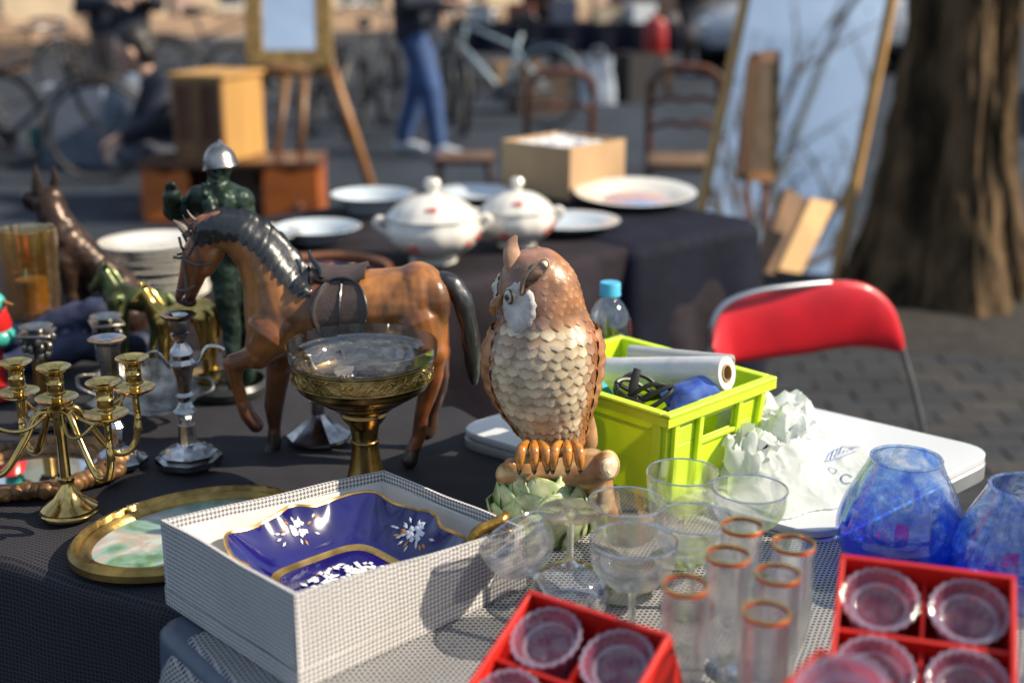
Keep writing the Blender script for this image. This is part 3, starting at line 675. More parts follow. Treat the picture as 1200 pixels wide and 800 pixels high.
# ---------------- bicycles
rub = mat('tyre_rubber', (.008, .008, .01), .7, var=.1); chrome_far = mat('spoke_metal', (.2, .21, .23), .4, .9); saddle_m = mat('saddle_black', (.02, .02, .02), .5)
def make_bike(label, framecol, name, loc, rz, basket=None, group='bicycles parked along the street', tilt=.06):
    fm = mat('bike_paint_' + name, framecol, .5, .1, var=.1, coat=.1); t = thing('bicycle', label, 'bicycle', loc, 0, group, rot=(tilt, 0, rz))
    wr = .33; xs = (-.52, .52)
    for x in xs:
        wh = lathe([(wr - .032, -.008), (wr - .016, -.026), (wr, 0), (wr - .016, .026), (wr - .032, .008), (wr - .032, -.008)], 36)
        wh.v = [(x + a, c, b + wr) for a, b, c in wh.v]; w_ = wh.build('wheel', rub, t)
        rm = MB(); 
        for k in range(16): a = 2 * math.pi * k / 16; rm.join(tube([(x + .02 * math.cos(a), .012 * (-1) ** k, wr + .02 * math.sin(a)), (x + (wr - .03) * math.cos(a), 0, wr + (wr - .03) * math.sin(a))], .0022, 4))
        hb = lathe([(0, -.04), (.02, -.04), (.02, .04), (0, .04)], 12); hb.v = [(x + a, c, b + wr) for a, b, c in hb.v]; rm.join(hb); rm.build('spokes', chrome_far, w_)
        fd = tube([(x + (wr + .035) * math.cos(a), 0, wr + (wr + .035) * math.sin(a), .018) for a in [R(q) for q in range(10 if x < 0 else 20, 165 if x < 0 else 150, 12)]], seg=6, flat=.6); fd.build('mudguard', fm, t)
    bb = (-.08, 0, .28); st = (-.24, 0, .80); hd = (.33, 0, .86); hd2 = (.37, 0, .68)
    m = MB()
    for a, b, r in ((bb, st, .015), (bb, hd2, .018), ((-.2, 0, .68), hd, .014), (hd2, hd, .018), (bb, (-.52, .05, .33), .01), (bb, (-.52, -.05, .33), .01), ((-.19, 0, .66), (-.52, .05, .33), .008), ((-.19, 0, .66), (-.52, -.05, .33), .008)): m.join(tube([(*a, r), (*b, r)]))
    m.build('frame', fm, t)
    m = MB(); [m.join(tube([(.37, s * .03, .68, .012), (.42, s * .045, .5, .011), (.52, s * .05, .33, .009)])) for s in (-1, 1)]; m.build('fork', fm, t)
    tube([(*p, .012) for p in cr([(.12, -.29, 1.02), (.25, -.3, 1.03), (.36, -.15, 1.02), (.33, 0, .97), (.36, .15, 1.02), (.25, .3, 1.03), (.12, .29, 1.02)], 4)]).build('handlebar', chrome_far, t)
    tube([(.33, 0, .86, .014), (.32, 0, .98, .014)]).build('stem', chrome_far, t); tube([(*st, .013), (-.26, 0, .9, .013)]).build('seat_post', chrome_far, t)
    sd_ = sculpt('saddle', [[(-.34, 0, .93, .05), (-.26, 0, .935, .045), (-.12, 0, .93, .022)]], voxel=.012, smooth=2); link('saddle', sd_, saddle_m, t)
    ck = lathe([(.0, -.006), (.09, -.006), (.09, .006), (0, .006)], 20); ck.v = [(bb[0] + a, c + .05, b + bb[2]) for a, b, c in ck.v]
    for s in (-1, 1): ck.join(tube([(bb[0], s * .06, bb[2], .01), (bb[0] + s * .13, s * .06, bb[2] - s * .1, .009)])); ck.join(box(bb[0] + s * .13, s * .1, bb[2] - s * .1, .08, .07, .02))
    ck.build('crank', chrome_far, t)
    tube([(-.3, 0, .72), (-.72, 0, .72), (-.74, .05, .7), (-.52, .06, .36)], .007).build('rack', chrome_far, t)
    if basket:
        bm_ = MB(); zc = .78
        for z in np.linspace(.68, .92, 5): bm_.join(tube([(.56 + .16 * math.cos(a) * (1 + (z - .68)), .19 * math.sin(a) * (1 + (z - .68)), z) for a in [2 * math.pi * k / 16 for k in range(16)]], .006, 5, closed=True))
        for k in range(16): a = 2 * math.pi * k / 16; bm_.join(tube([(.56 + .16 * math.cos(a), .19 * math.sin(a), .68), (.56 + .2 * math.cos(a), .235 * math.sin(a), .92)], .005, 4))
        bm_.join(box(.56, 0, .68, .2, .24, .01)); bm_.build('basket', basket, t)
    return t
wick = mat('wicker', (.16, .09, .05), .8, var=.2)
make_bike('dark bicycle at far left with a wicker basket, largest of the parked bicycles', (.03, .035, .05), 'dark', (-4.05, 9.3, 0), R(-20), wick)
make_bike('black bicycle parked left of the kneeling person, wheel facing the street', (.02, .02, .025), 'black', (-3.22, 8.35, 0), R(12), mat('dark_basket', (.05, .035, .025), .8))
make_bike('white-blue bicycle with a pale frame right of the person in jeans', (.45, .58, .66), 'paleblue', (-.15, 11.6, 0), R(150))
k0 = make_bike('black bicycle in the row behind the easel, directly left of the person in jeans', (.025, .028, .035), 'coal', (-1.2, 11.0, 0), R(80))
dup(k0, (-1.65, 11.4, 0), R(84), 'black bicycle in the row behind the easel pole, second left of the person in jeans')
dup(k0, (-.5, 11.3, 0), R(100), 'black bicycle directly right of the person in jeans, its green bag at the handlebar')
dup(k0, (-2.9, 13.2, 0), R(12), 'dark bicycle in front of the sand-coloured building, behind the cabinet')
dup(k0, (-4.1, 13.4, 0), R(-8), 'dark bicycle in front of the sand-coloured building, above the kneeling person')
dup(k0, (-2.2, 12.6, 0), R(35), 'dark bicycle behind the gilt mirror, among the parked bicycles')

# ---------------- parked cars
def make_car(label, col, name, loc, rz):
    t = thing('parked_car', label, 'car', loc, rz, 'cars parked along the street'); cm = mat('car_paint_' + name, col, .25, .3, var=.03, coat=.8); gl = mat('car_glass', (.02, .025, .03), .05, spec=.8)
    sec = [(-2.1, .45, .75, .70), (-2.05, .3, .95, .82), (-1.3, .28, 1.0, .86), (-.9, .28, 1.02, .87), (.9, .28, 1.0, .87), (1.4, .28, .95, .86), (1.95, .3, .82, .8), (2.1, .42, .65, .68)]
    m = MB(); vs = []; fs = []
    for x, z0, z1, w in sec:
        for a in range(16):
            th = 2 * math.pi * a / 16; c = math.cos(th); s = math.sin(th); sq = lambda v: math.copysign(abs(v) ** .45, v)
            vs.append((x, w * sq(c), (z0 + z1) / 2 + (z1 - z0) / 2 * sq(s)))
    n = len(sec)
    for i in range(n - 1):
        for a in range(16): b = (a + 1) % 16; fs.append((i * 16 + a, i * 16 + b, (i + 1) * 16 + b, (i + 1) * 16 + a))
    fs += [tuple(range(16)), tuple(range((n - 1) * 16, n * 16))]; m.add(vs, fs).build('body', cm, t)
    cab = [(-1.9, .95, .98, .68), (-1.35, .95, 1.38, .62), (-.3, .95, 1.46, .62), (.35, .95, 1.40, .62), (1.05, .93, .97, .7)]; vs = []; fs = []
    for x, z0, z1, w in cab: vs += [(x, -w - .08, z0), (x, -w, z1), (x, w, z1), (x, w + .08, z0)]
    for i in range(4):
        for a in range(4): b = (a + 1) % 4; fs.append((i * 4 + a, i * 4 + b, i * 4 + 4 + b, i * 4 + 4 + a))
    MB().add(vs, fs).build('cabin_glass', gl, t, auto=20); box(-.45, 0, 1.44, 1.6, 1.2, .06, .03, seg=2).build('roof', cm, t)
    for x in (-1.3, 1.35):
        for s in (-1, 1):
            w_ = lathe([(0, -.1), (.2, -.1), (.31, -.09), (.33, 0), (.31, .09), (.2, .1), (0, .1)], 28); w_.v = [(x + a, s * .8 + c, b + .33) for a, b, c in w_.v]; wo = w_.build('wheel', rub, t)
            r_ = lathe([(0, -.02), (.19, -.015), (.2, .015), (0, .02)], 20); r_.v = [(x + a, s * .905 + c, b + .33) for a, b, c in r_.v]; r_.build('rim', chrome_far, wo)
    for s in (-1, 1):
        ball((2.0, s * .6, .66), (.1, .16, .07)).build('headlight', mat('lamp_glass', (.7, .72, .75), .1, spec=.8), t); ball((-2.05, s * .62, .78), (.06, .12, .08)).build('tail_light', mat('tail_red', (.4, .01, .01), .2), t)
    box(2.08, 0, .42, .06, 1.3, .14, .02).build('bumper', saddle_m, t)
    return t
make_car('silver-grey car parked far back, left of the leaning mirror', (.45, .48, .53), 'silver', (4.3, 17.5, 0), R(190))
make_car('pale blue-grey car at the right edge behind the tree', (.3, .38, .5), 'blue', (6.35, 12.6, 0), R(80))

# ---------------- far stall with assorted goods
t = thing('stall_table', 'far stall table with a navy cloth behind the wooden chairs', 'table', (.6, 15.6, 0)); box(0, 0, .7, 2.6, .8, .03).build('tabletop', wood_mid, t, False)
for sx in (-1, 1):
    for sy in (-1, 1): tube([(sx * 1.2, sy * .35, .69), (sx * 1.2, sy * .35, 0)], .02).build('leg', wood_dark, t)
cm_ = MB(); vs = []; fs = []
for j, z in enumerate((.722, .716, .55, .38)):
    for i in range(80):
        a = i / 80 * 6.8; per = [(-1.32, -.42), (1.32, -.42), (1.32, .42), (-1.32, .42)]; s = a % 6.8
        p = (-1.32 + s, -.42) if s < 2.64 else (1.32, -.42 + s - 2.64) if s < 3.48 else (1.32 - (s - 3.48), .42) if s < 6.12 else (-1.32, .42 - (s - 6.12) * .84 / .68)
        f = 1 + (.02 * math.sin(i * 1.3) + .02) * (j > 1); vs.append((p[0] * f, p[1] * (1 + (f - 1) * 3), z))
for j in range(3):
    for i in range(80): i2 = (i + 1) % 80; fs.append((j * 80 + i, j * 80 + i2, (j + 1) * 80 + i2, (j + 1) * 80 + i))
fs.append(tuple(range(80))); cm_.add(vs, fs).build('stall_cloth', navy_cloth, t)
cardb = mat('cardboard', (.42, .27, .15), .85, var=.12, vs=6, bump=.2)
def carton(label, x, y, z, sx, sy, sz, rz, m=cardb, flaps=True, name='cardboard_box'):
    t = thing(name, label, 'box', (x, y, z), rz); th = .006 if sx > .2 else .004
    for a, b, c, d in ((0, -sy / 2, sx, th), (0, sy / 2, sx, th)): box(a, b, sz / 2, c, d, sz).build('wall', m, t, False)
    for a in (-1, 1): box(a * (sx / 2 - th / 2), 0, sz / 2, th, sy - th * 1.02, sz - .002).build('wall', m, t, False)
    box(0, 0, th / 2, sx - 2 * th, sy - th, th).build('bottom', m, t, False); return t
carton('brown cardboard carton on the street under the far stall table', .05, 14.2, 0, .5, .4, .36, R(12))
bm_ = plane_mesh('b', 0, 1, 0, 1, 0, 24, 12); vs_ = []
for u_, v_, _ in bm_.v:
    a_ = u_ * 2 * math.pi; k_ = .19 - .05 * v_; sq_ = 1 / ((abs(math.cos(a_)) ** 5 + abs(math.sin(a_)) ** 5) ** .2); nn_ = 1 + .12 * noise.noise((math.cos(a_) * 3, math.sin(a_) * 3, v_ * 5)); vs_.append((k_ * sq_ * math.cos(a_) * nn_, k_ * .5 * sq_ * math.sin(a_) * nn_ * (1 - .6 * v_), .46 * v_ + .03 * math.cos(a_ * 2) * v_))
bm_.v = vs_; bm_.join(tube(cr([(-.06, -.03, .43), (-.05, -.03, .55), (.05, -.03, .55), (.06, -.03, .43)], 4), .008)); o = bm_.mesh('shopping_bag'); tag(link('shopping_bag', o, mat('pale_bag', (.45, .52, .62), .5, var=.15, vs=8), None, (.88, 13.4, .0)), 'pale blue-white shopping bag standing on the street between the wooden chairs', 'bag')
t = thing('red_canister', 'red canister standing on a stool behind the right wooden chair', 'canister', (1.55, 14.2, .45)); lathe([(0, 0), (.12, 0), (.13, .02), (.13, .3), (.1, .36), (.03, .38), (.03, .42), (0, .42)], 24).build('body', mat('red_paint', (.35, .02, .02), .4), t); tube([(.03, 0, .4), (.12, 0, .44), (.14, 0, .38)], .012).build('handle', saddle_m, t)
t = thing('wooden_stool', 'far wooden stool carrying the red canister', 'stool', (1.55, 14.2, 0)); box(0, 0, .43, .35, .35, .036, .005).build('seat', wood_mid, t, False)
for sx in (-1, 1):
    for sy in (-1, 1): tube([(sx * .14, sy * .14, .42), (sx * .16, sy * .16, 0)], .018).build('leg', wood_mid, t)
for i, (x, y, z, c, lb) in enumerate(((-.35, 15.5, .724, (.6, .6, .62), 'white box on the far stall table, its left end'), (.1, 15.5, .724, (.3, .1, .06), 'red-brown box on the far stall table'), (.6, 15.45, .724, (.08, .1, .16), 'dark blue box in the middle of the far stall table'), (1.1, 15.5, .724, (.5, .42, .3), 'beige box on the far stall table'), (1.5, 15.5, .724, (.55, .6, .66), 'pale grey box on the far stall table, its right end'))):
    carton(lb, x, y, z, .3, .25, .16 + .05 * (i % 3), R(10 * i - 15), mat('far_box_%d' % i, c, .7), name='storage_box')
# blue-grey tub beside the kneeling person, street litter-bin-like sack
o = sculpt('sack', [[(0, 0, .2, .2), (0, 0, .45, .22)]], balls=[((0, 0, .3), (.26, .2, .32))], voxel=.025, smooth=3); tag(link('sack', o, mat('grey_blue_sack', (.17, .21, .28), .6, var=.2, vs=6), None, (-2.62, 9.0, -.0)), 'grey-blue sack standing behind the kneeling person', 'sack')

# ---------------- people
denim = mat('denim', (.045, .10, .26), .8, var=.2, vs=8, bump=.3, bs=60); navy = mat('navy_jacket', (.015, .02, .04), .75, var=.2, vs=6); skin = mat('skin', (.55, .34, .25), .5, var=.08, sub=.1); shoe = mat('white_shoe', (.6, .65, .72), .5); hairm = mat('black_hair', (.012, .01, .01), .5, var=.2, vs=40, stretch=(1, 1, .2))
def head_parts(t, c, yaw, hair, pitch=0):
    M = Matrix.Translation(c) @ Matrix.Rotation(yaw, 4, 'Z') @ Matrix.Rotation(pitch, 4, 'X')
    hm = sculpt('hair', [], [((0, .02, .03), (.088, .105, .115)), ((0, .05, -.03), (.08, .07, .10))], voxel=.008, smooth=2)
    o = link('hair', hm, hair, t); o.matrix_local = M
    for s in (-1, 1): e = ball((s * .032, -.092, .0), .011).build('eye', mat('eye_dark', (.03, .02, .015), .1), t); e.matrix_local = M
def head_solid(c, yaw, pitch=0):
    M = Matrix.Translation(c) @ Matrix.Rotation(yaw, 4, 'Z') @ Matrix.Rotation(pitch, 4, 'X'); m = MB()
    for q in (ball((0, 0, .01), (.078, .098, .112)), ball((0, -.03, -.06), (.055, .06, .055)), ball((0, -.10, -.02), (.014, .022, .024)), ball((.08, 0, -.01), (.014, .02, .032)), ball((-.08, 0, -.01), (.014, .02, .032)), ball((0, -.088, -.062), (.026, .014, .010))): m.join(q, M)
    return m
def hand_solid(w, d, side=1, curl=.4, s=1.0):
    """palm with five separate curled fingers; w wrist point, d pointing direction"""
    w = Vector(w); d = Vector(d).normalized(); q = d.to_track_quat('Y', 'Z').to_matrix().to_4x4(); M = Matrix.Translation(w) @ q @ Matrix.Scale(s, 4); m = MB()
    m.join(ball((0, .045, 0), (.042, .055, .017)), M)
    for i, (x, L) in enumerate(((-.032, .06), (-.011, .075), (.011, .078), (.031, .066))):
        p = [(x, .09, 0)]; a = -.2
        for k in range(3): a -= curl; p.append((p[-1][0] + x * .06, p[-1][1] + L / 3 * math.cos(a), p[-1][2] + L / 3 * math.sin(a)))
        for j in range(3): m.join(capsule(p[j], p[j + 1], .0095 - j * .001, .0085 - j * .001, 8), M)
    m.join(capsule((side * .032, .03, 0), (side * .062, .06, -.012), .012, .010, 8), M); m.join(capsule((side * .062, .06, -.012), (side * .068, .088, -.025), .010, .008, 8), M)
    return m
def standing(label, x, y, rz, jacket, trouser, feet=((-.02, -.16), (.16, .1)), hairmat=hairm):
    t = thing('person', label, 'person', (x, y, 0), rz)
    fl = Vector((feet[0][0] - .09, feet[0][1], .09)); fr = Vector((feet[1][0] + .05, feet[1][1], .09)); hipL = Vector((-.09, 0, .92)); hipR = Vector((.09, 0, .92)); kl = (fl + hipL) / 2 + Vector((0, -.05, 0)); kr = (fr + hipR) / 2 + Vector((0, -.04, 0))
    handL = (-.1, -.3, 1.12); handR = (.12, -.3, 1.16); eL = (-.27, -.06, 1.1); eR = (.27, -.06, 1.1); sL = (-.19, 0, 1.42); sR = (.19, 0, 1.42)
    body = sculpt('body', [[(0, 0, .95, .12), (0, 0, 1.2, .12), (0, 0, 1.4, .12), (0, -.01, 1.53, .055), (0, -.02, 1.62, .05)], [(*hipL, .09), (*kl, .055), (*fl, .035)], [(*hipR, .09), (*kr, .055), (*fr, .035)], [(*sL, .055), (*eL, .042), (*handL, .026)], [(*sR, .055), (*eR, .042), (*handR, .026)]], voxel=.008, smooth=2,
                  extra=[head_solid((0, -.03, 1.67), 0), hand_solid(handL, (.6, -.6, .1), 1), hand_solid(handR, (-.6, -.6, .1), -1)])
    link('body', body, skin, t); head_parts(t, (0, -.03, 1.67), 0, hairmat)
    link('jacket', sculpt('jacket', [[(0, 0, .88, .16), (0, 0, 1.1, .155), (0, 0, 1.3, .16), (0, 0, 1.43, .13), (0, 0, 1.5, .075)], [(-.09, 0, .9, .13), (-.15, 0, 1.4, .11)], [(.09, 0, .9, .13), (.15, 0, 1.4, .11)], [(*sL, .085), (*eL, .068), (-.13, -.26, 1.115, .05)], [(*sR, .085), (*eR, .068), (.15, -.26, 1.15, .05)]], voxel=.012, smooth=2), jacket, t)
    link('trousers', sculpt('trousers', [[(*hipL, .125), (*kl, .088), (*(fl + Vector((0, 0, .03))), .065)], [(*hipR, .125), (*kr, .088), (*(fr + Vector((0, 0, .03))), .065)]], voxel=.012, smooth=2), trouser, t)
    for f in (fl, fr): link('shoe', sculpt('shoe', [[(f.x, f.y + .05, .05, .048), (f.x, f.y - .08, .045, .045), (f.x, f.y - .17, .035, .036)]], voxel=.008, smooth=2), shoe, t)
    return t
standing('person in blue jeans, white shoes and a dark navy jacket holding something in front', -.70, 9.75, R(62), navy, denim, feet=((.02, -.20), (-.02, .16)))
standing('person in a dark navy coat standing behind the parked bicycles at far left', -2.95, 9.9, R(30), navy, navy)
# kneeling person seen from behind the chest
t = thing('person', 'person with black hair and dark jacket crouching beside the wooden chest', 'person', (-1.98, 7.8, 0), R(-60))
kb = [[(0, .05, .32, .12), (0, -.02, .5, .12), (-.02, -.12, .68, .11), (-.04, -.2, .78, .05), (-.05, -.24, .84, .045)], [(-.09, .05, .28, .085), (-.12, -.28, .42, .055), (-.1, -.12, .06, .035)], [(.09, .05, .28, .085), (.12, -.3, .3, .055), (.1, -.1, .06, .035)], [(-.17, -.12, .68, .05), (-.24, -.2, .48, .04), (-.2, -.36, .34, .026)], [(.15, -.12, .68, .05), (.22, -.25, .5, .04), (.1, -.42, .42, .026)]]
link('body', sculpt('body', kb, voxel=.009, smooth=2, extra=[head_solid((-.06, -.27, .90), R(-20), R(20)), hand_solid((-.2, -.36, .34), (.2, -.6, -.5), 1), hand_solid((.1, -.42, .42), (-.3, -.7, -.3), -1)]), skin, t)
head_parts(t, (-.06, -.26, .91), R(-20), hairm, R(20))
link('jacket', sculpt('jacket', [[(0, .05, .32, .155), (0, -.02, .5, .16), (-.02, -.12, .68, .13)], [(-.12, -.12, .68, .09), (-.24, -.2, .48, .068), (-.21, -.32, .37, .045)], [(.12, -.12, .68, .09), (.22, -.25, .5, .065), (.12, -.38, .43, .045)]], voxel=.013, smooth=2), navy, t)
link('trousers', sculpt('trousers', [[(-.09, .05, .28, .12), (-.12, -.28, .42, .085), (-.1, -.12, .1, .06)], [(.09, .05, .28, .12), (.12, -.3, .3, .085), (.1, -.1, .1, .06)]], voxel=.013, smooth=2), mat('grey_trousers', (.06, .07, .1), .8), t)
for s in (-.1, .1): link('shoe', sculpt('shoe', [[(s, -.08, .05, .045), (s, -.22, .04, .04)]], voxel=.01, smooth=2), saddle_m, t)

# street lamp across the way, seen only in the mirror
t = thing('street_lamp', 'tall grey street lamp, seen only as a reflection in the leaning mirror', 'street lamp', (-6.3, 1.8, 0)); sm = mat('lamp_post_grey', (.1, .11, .12), .5, .5)
tube([(0, 0, 0, .09), (0, 0, .8, .07), (0, 0, 7, .045), (.3, .1, 7.6, .04), (1.0, .3, 7.7, .035)], seg=10).build('pole', sm, t); ball((1.1, .33, 7.65), (.3, .14, .08)).build('lamp_head', sm, t)

# odds and ends among the bicycles and behind the chairs
for i, (nm, lb, x, y, z, sx, sy, sz, c_) in enumerate((
        ('crate', 'small red crate on the street at the left edge below the parked bicycles', -3.25, 7.35, 0, .34, .26, .20, (.30, .05, .05)),
        ('crate', 'teal crate on the street behind the two left bicycles', -3.5, 9.8, 0, .26, .22, .20, (.03, .16, .15)),
        ('storage_box', 'pale blue-white box on the street behind the left bicycle', -3.15, 9.4, 0, .45, .4, .55, (.22, .26, .34)),
        ('storage_box', 'dark brown box on the street behind the left wooden chair', .25, 12.6, 0, .5, .4, .42, (.09, .055, .035)),
        ('storage_box', 'tall black box on the street right of the shopping bag', 1.25, 13.6, 0, .35, .3, .5, (.012, .012, .016)),
        ('storage_box', 'dark green box on the street right of the person in jeans', -.28, 10.6, 0, .25, .25, .72, (.015, .035, .022)))):
    if i != 5: carton(lb, x, y, z, sx, sy, sz, R(17 * i - 30), mat('clutter_%d' % i, c_, .75), name=nm)
t = standing('person in a black coat standing far back beside the silver-grey car', 2.35, 17.2, R(15), mat('black_coat', (.012, .012, .015), .8), mat('black_trousers', (.015, .016, .02), .8))
t = standing('person in a dark brown coat behind the far stall table', .35, 16.9, R(-10), mat('brown_coat', (.07, .035, .02), .8), MATS['black_trousers'])
# ================================================================ THINGS ON THE TABLES
# ---------------- owl
def make_owl():
    base = on(645, 617); t = thing('owl_figurine', 'glazed ceramic owl figurine with brown and cream feathers perched on a branch', 'figurine', base)
    Y = base.y; k = mpp(at(645, 450, Y))
    # silhouette rows in photo pixels: (py, left, right)
    rows = [(522, 616, 684), (505, 606, 686), (485, 592, 690), (460, 577, 697), (435, 570, 702), (410, 570, 704), (392, 575, 701), (378, 582, 694), (365, 584, 688), (350, 583, 684), (335, 584, 680), (320, 587, 674), (307, 594, 664), (297, 604, 653), (291, 618, 642)]
    R_ = []
    for py, l, r in cr(rows, 4):
        a = at(l, py, Y) - base; b = at(r, py, Y) - base; R_.append((a.z, (a.x + b.x) / 2, (b.x - a.x) / 2))
    R_[-1] = (R_[-1][0] , R_[-1][1], R_[-1][2] * .6); R_.append((R_[-1][0] + .003, R_[-1][1], .0005))
    zs = [q[0] for q in R_]
    def at_z(z):
        for i in range(len(R_) - 1):
            if zs[i] <= z <= zs[i + 1] or i == len(R_) - 2:
                f = (z - zs[i]) / max(zs[i + 1] - zs[i], 1e-6); f = max(0, min(1, f)); return tuple(R_[i][j] * (1 - f) + R_[i + 1][j] * f for j in range(3))
    ry = .88
    z0, z1 = zs[0], zs[-1]; zh = (at(640, 365, Y) - base).z   # base of head
    def surf(th, z, off=0):
        _, cx, rr = at_z(z); return Vector((cx + (rr + off) * math.cos(th), (rr * ry + off) * math.sin(th), z))
    seg = 72; vs = []; fs = []
    for i, q in enumerate(R_):
        for s in range(seg): th = 2 * math.pi * s / seg; vs.append((q[1] + q[2] * math.cos(th), q[2] * ry * math.sin(th), q[0]))
    for i in range(len(R_) - 1):
        for s in range(seg): s2 = (s + 1) % seg; fs.append((i * seg + s, i * seg + s2, (i + 1) * seg + s2, (i + 1) * seg + s))
    fs.append(tuple(range(seg))[::-1])
    BEL = R(-97)       # belly faces the camera, slightly to the left
    FACE = R(-152)     # the head is turned towards the left
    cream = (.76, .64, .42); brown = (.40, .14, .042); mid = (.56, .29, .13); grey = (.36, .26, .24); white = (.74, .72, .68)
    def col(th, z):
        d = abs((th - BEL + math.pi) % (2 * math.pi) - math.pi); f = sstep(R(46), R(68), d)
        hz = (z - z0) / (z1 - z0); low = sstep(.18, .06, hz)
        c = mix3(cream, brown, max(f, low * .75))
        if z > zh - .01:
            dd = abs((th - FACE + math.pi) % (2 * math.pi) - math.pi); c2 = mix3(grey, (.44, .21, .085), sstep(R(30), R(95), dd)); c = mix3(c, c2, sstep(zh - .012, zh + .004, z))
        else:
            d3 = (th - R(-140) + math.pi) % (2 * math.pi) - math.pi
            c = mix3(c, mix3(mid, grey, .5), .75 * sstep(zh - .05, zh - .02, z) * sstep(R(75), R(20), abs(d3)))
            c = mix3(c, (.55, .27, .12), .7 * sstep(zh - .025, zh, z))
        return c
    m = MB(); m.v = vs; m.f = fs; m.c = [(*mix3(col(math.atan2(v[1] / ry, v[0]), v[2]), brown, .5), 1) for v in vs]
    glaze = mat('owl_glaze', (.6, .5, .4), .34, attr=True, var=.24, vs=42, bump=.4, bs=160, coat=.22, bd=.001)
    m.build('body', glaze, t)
    # feathers: one small domed scale each, overlapping downwards
    fm = MB(); rnd = random.Random(5); z = z0 + .012; row = 0
    while z < z1 - .010:
        _, cx, rr = at_z(z); head = z > zh + .006; hz = (z - z0) / (z1 - z0)
        L = .0195 if not head else .0150; wdt = .0160 if not head else .0130
        if hz < .16: L = .015; wdt = .010
        n = max(6, int(2 * math.pi * rr / (wdt * .86)))
        for s in range(n):
            th = 2 * math.pi * (s + (row % 2) * .5) / n + rnd.uniform(-.045, .045)
            d = (th - FACE + math.pi) % (2 * math.pi) - math.pi
            if head and abs(d) < R(62) and z < zh + .062: continue
            zz = z + rnd.uniform(-.0018, .0018); nu, nw = 6, 9; g = []; Ls = L * rnd.uniform(.92, 1.1); wd = wdt * rnd.uniform(.94, 1.1)
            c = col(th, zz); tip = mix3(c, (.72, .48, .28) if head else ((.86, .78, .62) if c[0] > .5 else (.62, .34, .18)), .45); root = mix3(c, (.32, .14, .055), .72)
            jit = rnd.uniform(.82, 1.1); lift = rnd.uniform(.7, 1.15) * (.55 if head else 1); tw = rnd.uniform(-.10, .10)
            for a in range(nw + 1):
                v = a / nw            # 0 root (top) .. 1 tip (bottom)
                wprof = math.sin(math.pi * min(1, .30 + v * .70)) ** .5 if v < 1 else 0.12
                wprof = (.75 + .25 * math.sin(math.pi * v)) * (1 if v < .5 else max(0.012, 1 - ((v - .5) / .5) ** 3) ** .5)
                for b in range(nu + 1):
                    u = (b / nu - .5) * 2; pz = zz + Ls * (.45 - v); pt = th + u * wd * .56 * wprof / max(rr, .012)
                    pt += tw * (v - .3) * L / rr; off = -.0006 + .0021 * v * lift - .0006 * u * u + .00025 * math.sin(u * 9)
                    g.append(surf(pt, max(z0, pz), off)); 
            cols = []
            for a in range(nw + 1):
                for b in range(nu + 1):
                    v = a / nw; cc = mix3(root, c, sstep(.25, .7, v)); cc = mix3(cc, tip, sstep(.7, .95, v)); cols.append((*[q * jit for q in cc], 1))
            k0 = len(fm.v); fm.v += [tuple(p) for p in g]; fm.c += cols
            for a in range(nw):
                for b in range(nu): i0 = k0 + a * (nu + 1) + b; fm.f.append((i0, i0 + 1, i0 + nu + 2, i0 + nu + 1))
            # thickness at the tip
            e = k0 + nw * (nu + 1); bb = [surf(th + (q / nu - .5) * 2 * wd * .05 / rr, max(z0, zz + Ls * (.45 - 1)), -.001) for q in range(nu + 1)]
            k1 = len(fm.v); fm.v += [tuple(p) for p in bb]; fm.c += [(*root, 1)] * (nu + 1)
            for b in range(nu): fm.f.append((e + b, e + b + 1, k1 + b + 1, k1 + b))
        z += L * .56; row += 1
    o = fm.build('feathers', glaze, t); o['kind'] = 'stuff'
    # wings at both sides
    for s in (-1, 1):
        wm = MB(); vs = []; fs = []; nu, nw = 10, 22; th0 = R(178) if s < 0 else R(4)
        for a in range(nw + 1):
            v = a / nw; zz = zh - .018 - v * (zh - z0 - .02) * .93
            for b in range(nu + 1):
                u = (b / nu - .5) * 2; hw = R(30) * math.sin(math.pi * min(1, v * .62 + .22)) ** .8 * (1 - .55 * v * v)
                vs.append(surf(th0 + u * hw, zz, .0018 + .0048 * math.sqrt(max(0, 1 - u * u)) * math.sin(math.pi * min(1, v * .9 + .08)) ** .5 + .0012 * math.sin(v * 46 + abs(u) * 3)))
        for a in range(nw):
            for b in range(nu): i0 = a * (nu + 1) + b; fs.append((i0, i0 + 1, i0 + nu + 2, i0 + nu + 1))
        wm.add(vs, fs); wm.c = [(*mix3((.36, .13, .05), (.58, .3, .14), .5 + .5 * math.sin(v[2] * 420)), 1) for v in wm.v]; wm.build('wing', glaze, t, auto=80)
    # facial disc, eyes, beak, ear tufts
    fd = Vector((math.cos(FACE), math.sin(FACE) * ry, 0)).normalized(); side = Vector((0, 0, 1)).cross(fd).normalized()
    eyez = (at(600, 343, Y) - base).z
    for s in (-1, 1):
        dm = MB(); vs = []; cs = []; fs = []; nr, na = 7, 36; thc = FACE + (R(30) if s > 0 else R(-50))
        for i in range(nr + 1):
            r = i / nr
            for k_ in range(na):
                a = 2 * math.pi * k_ / na; fl = 1 + (.06 * math.cos(a * 14) if i == nr else 0)
                _, cx, rr = at_z(eyez); du = r * fl * .0215 * math.cos(a); dz = r * fl * .0275 * math.sin(a) - .004 * (1 - math.cos(a)) * r
                rel = .0045 - .0022 * (1 - r) ** 2 * 2 - .003 * (i == nr) + .0009 * math.cos(a * 14) * r
                vs.append(surf(thc + du / rr, eyez - .003 + dz, rel)); cs.append((*mix3(white, (.42, .36, .34), .18 * (1 + math.cos(a * 14)) * r), 1))
        for i in range(nr):
            for k_ in range(na): k2 = (k_ + 1) % na; fs.append((i * na + k_, i * na + k2, (i + 1) * na + k2, (i + 1) * na + k_))
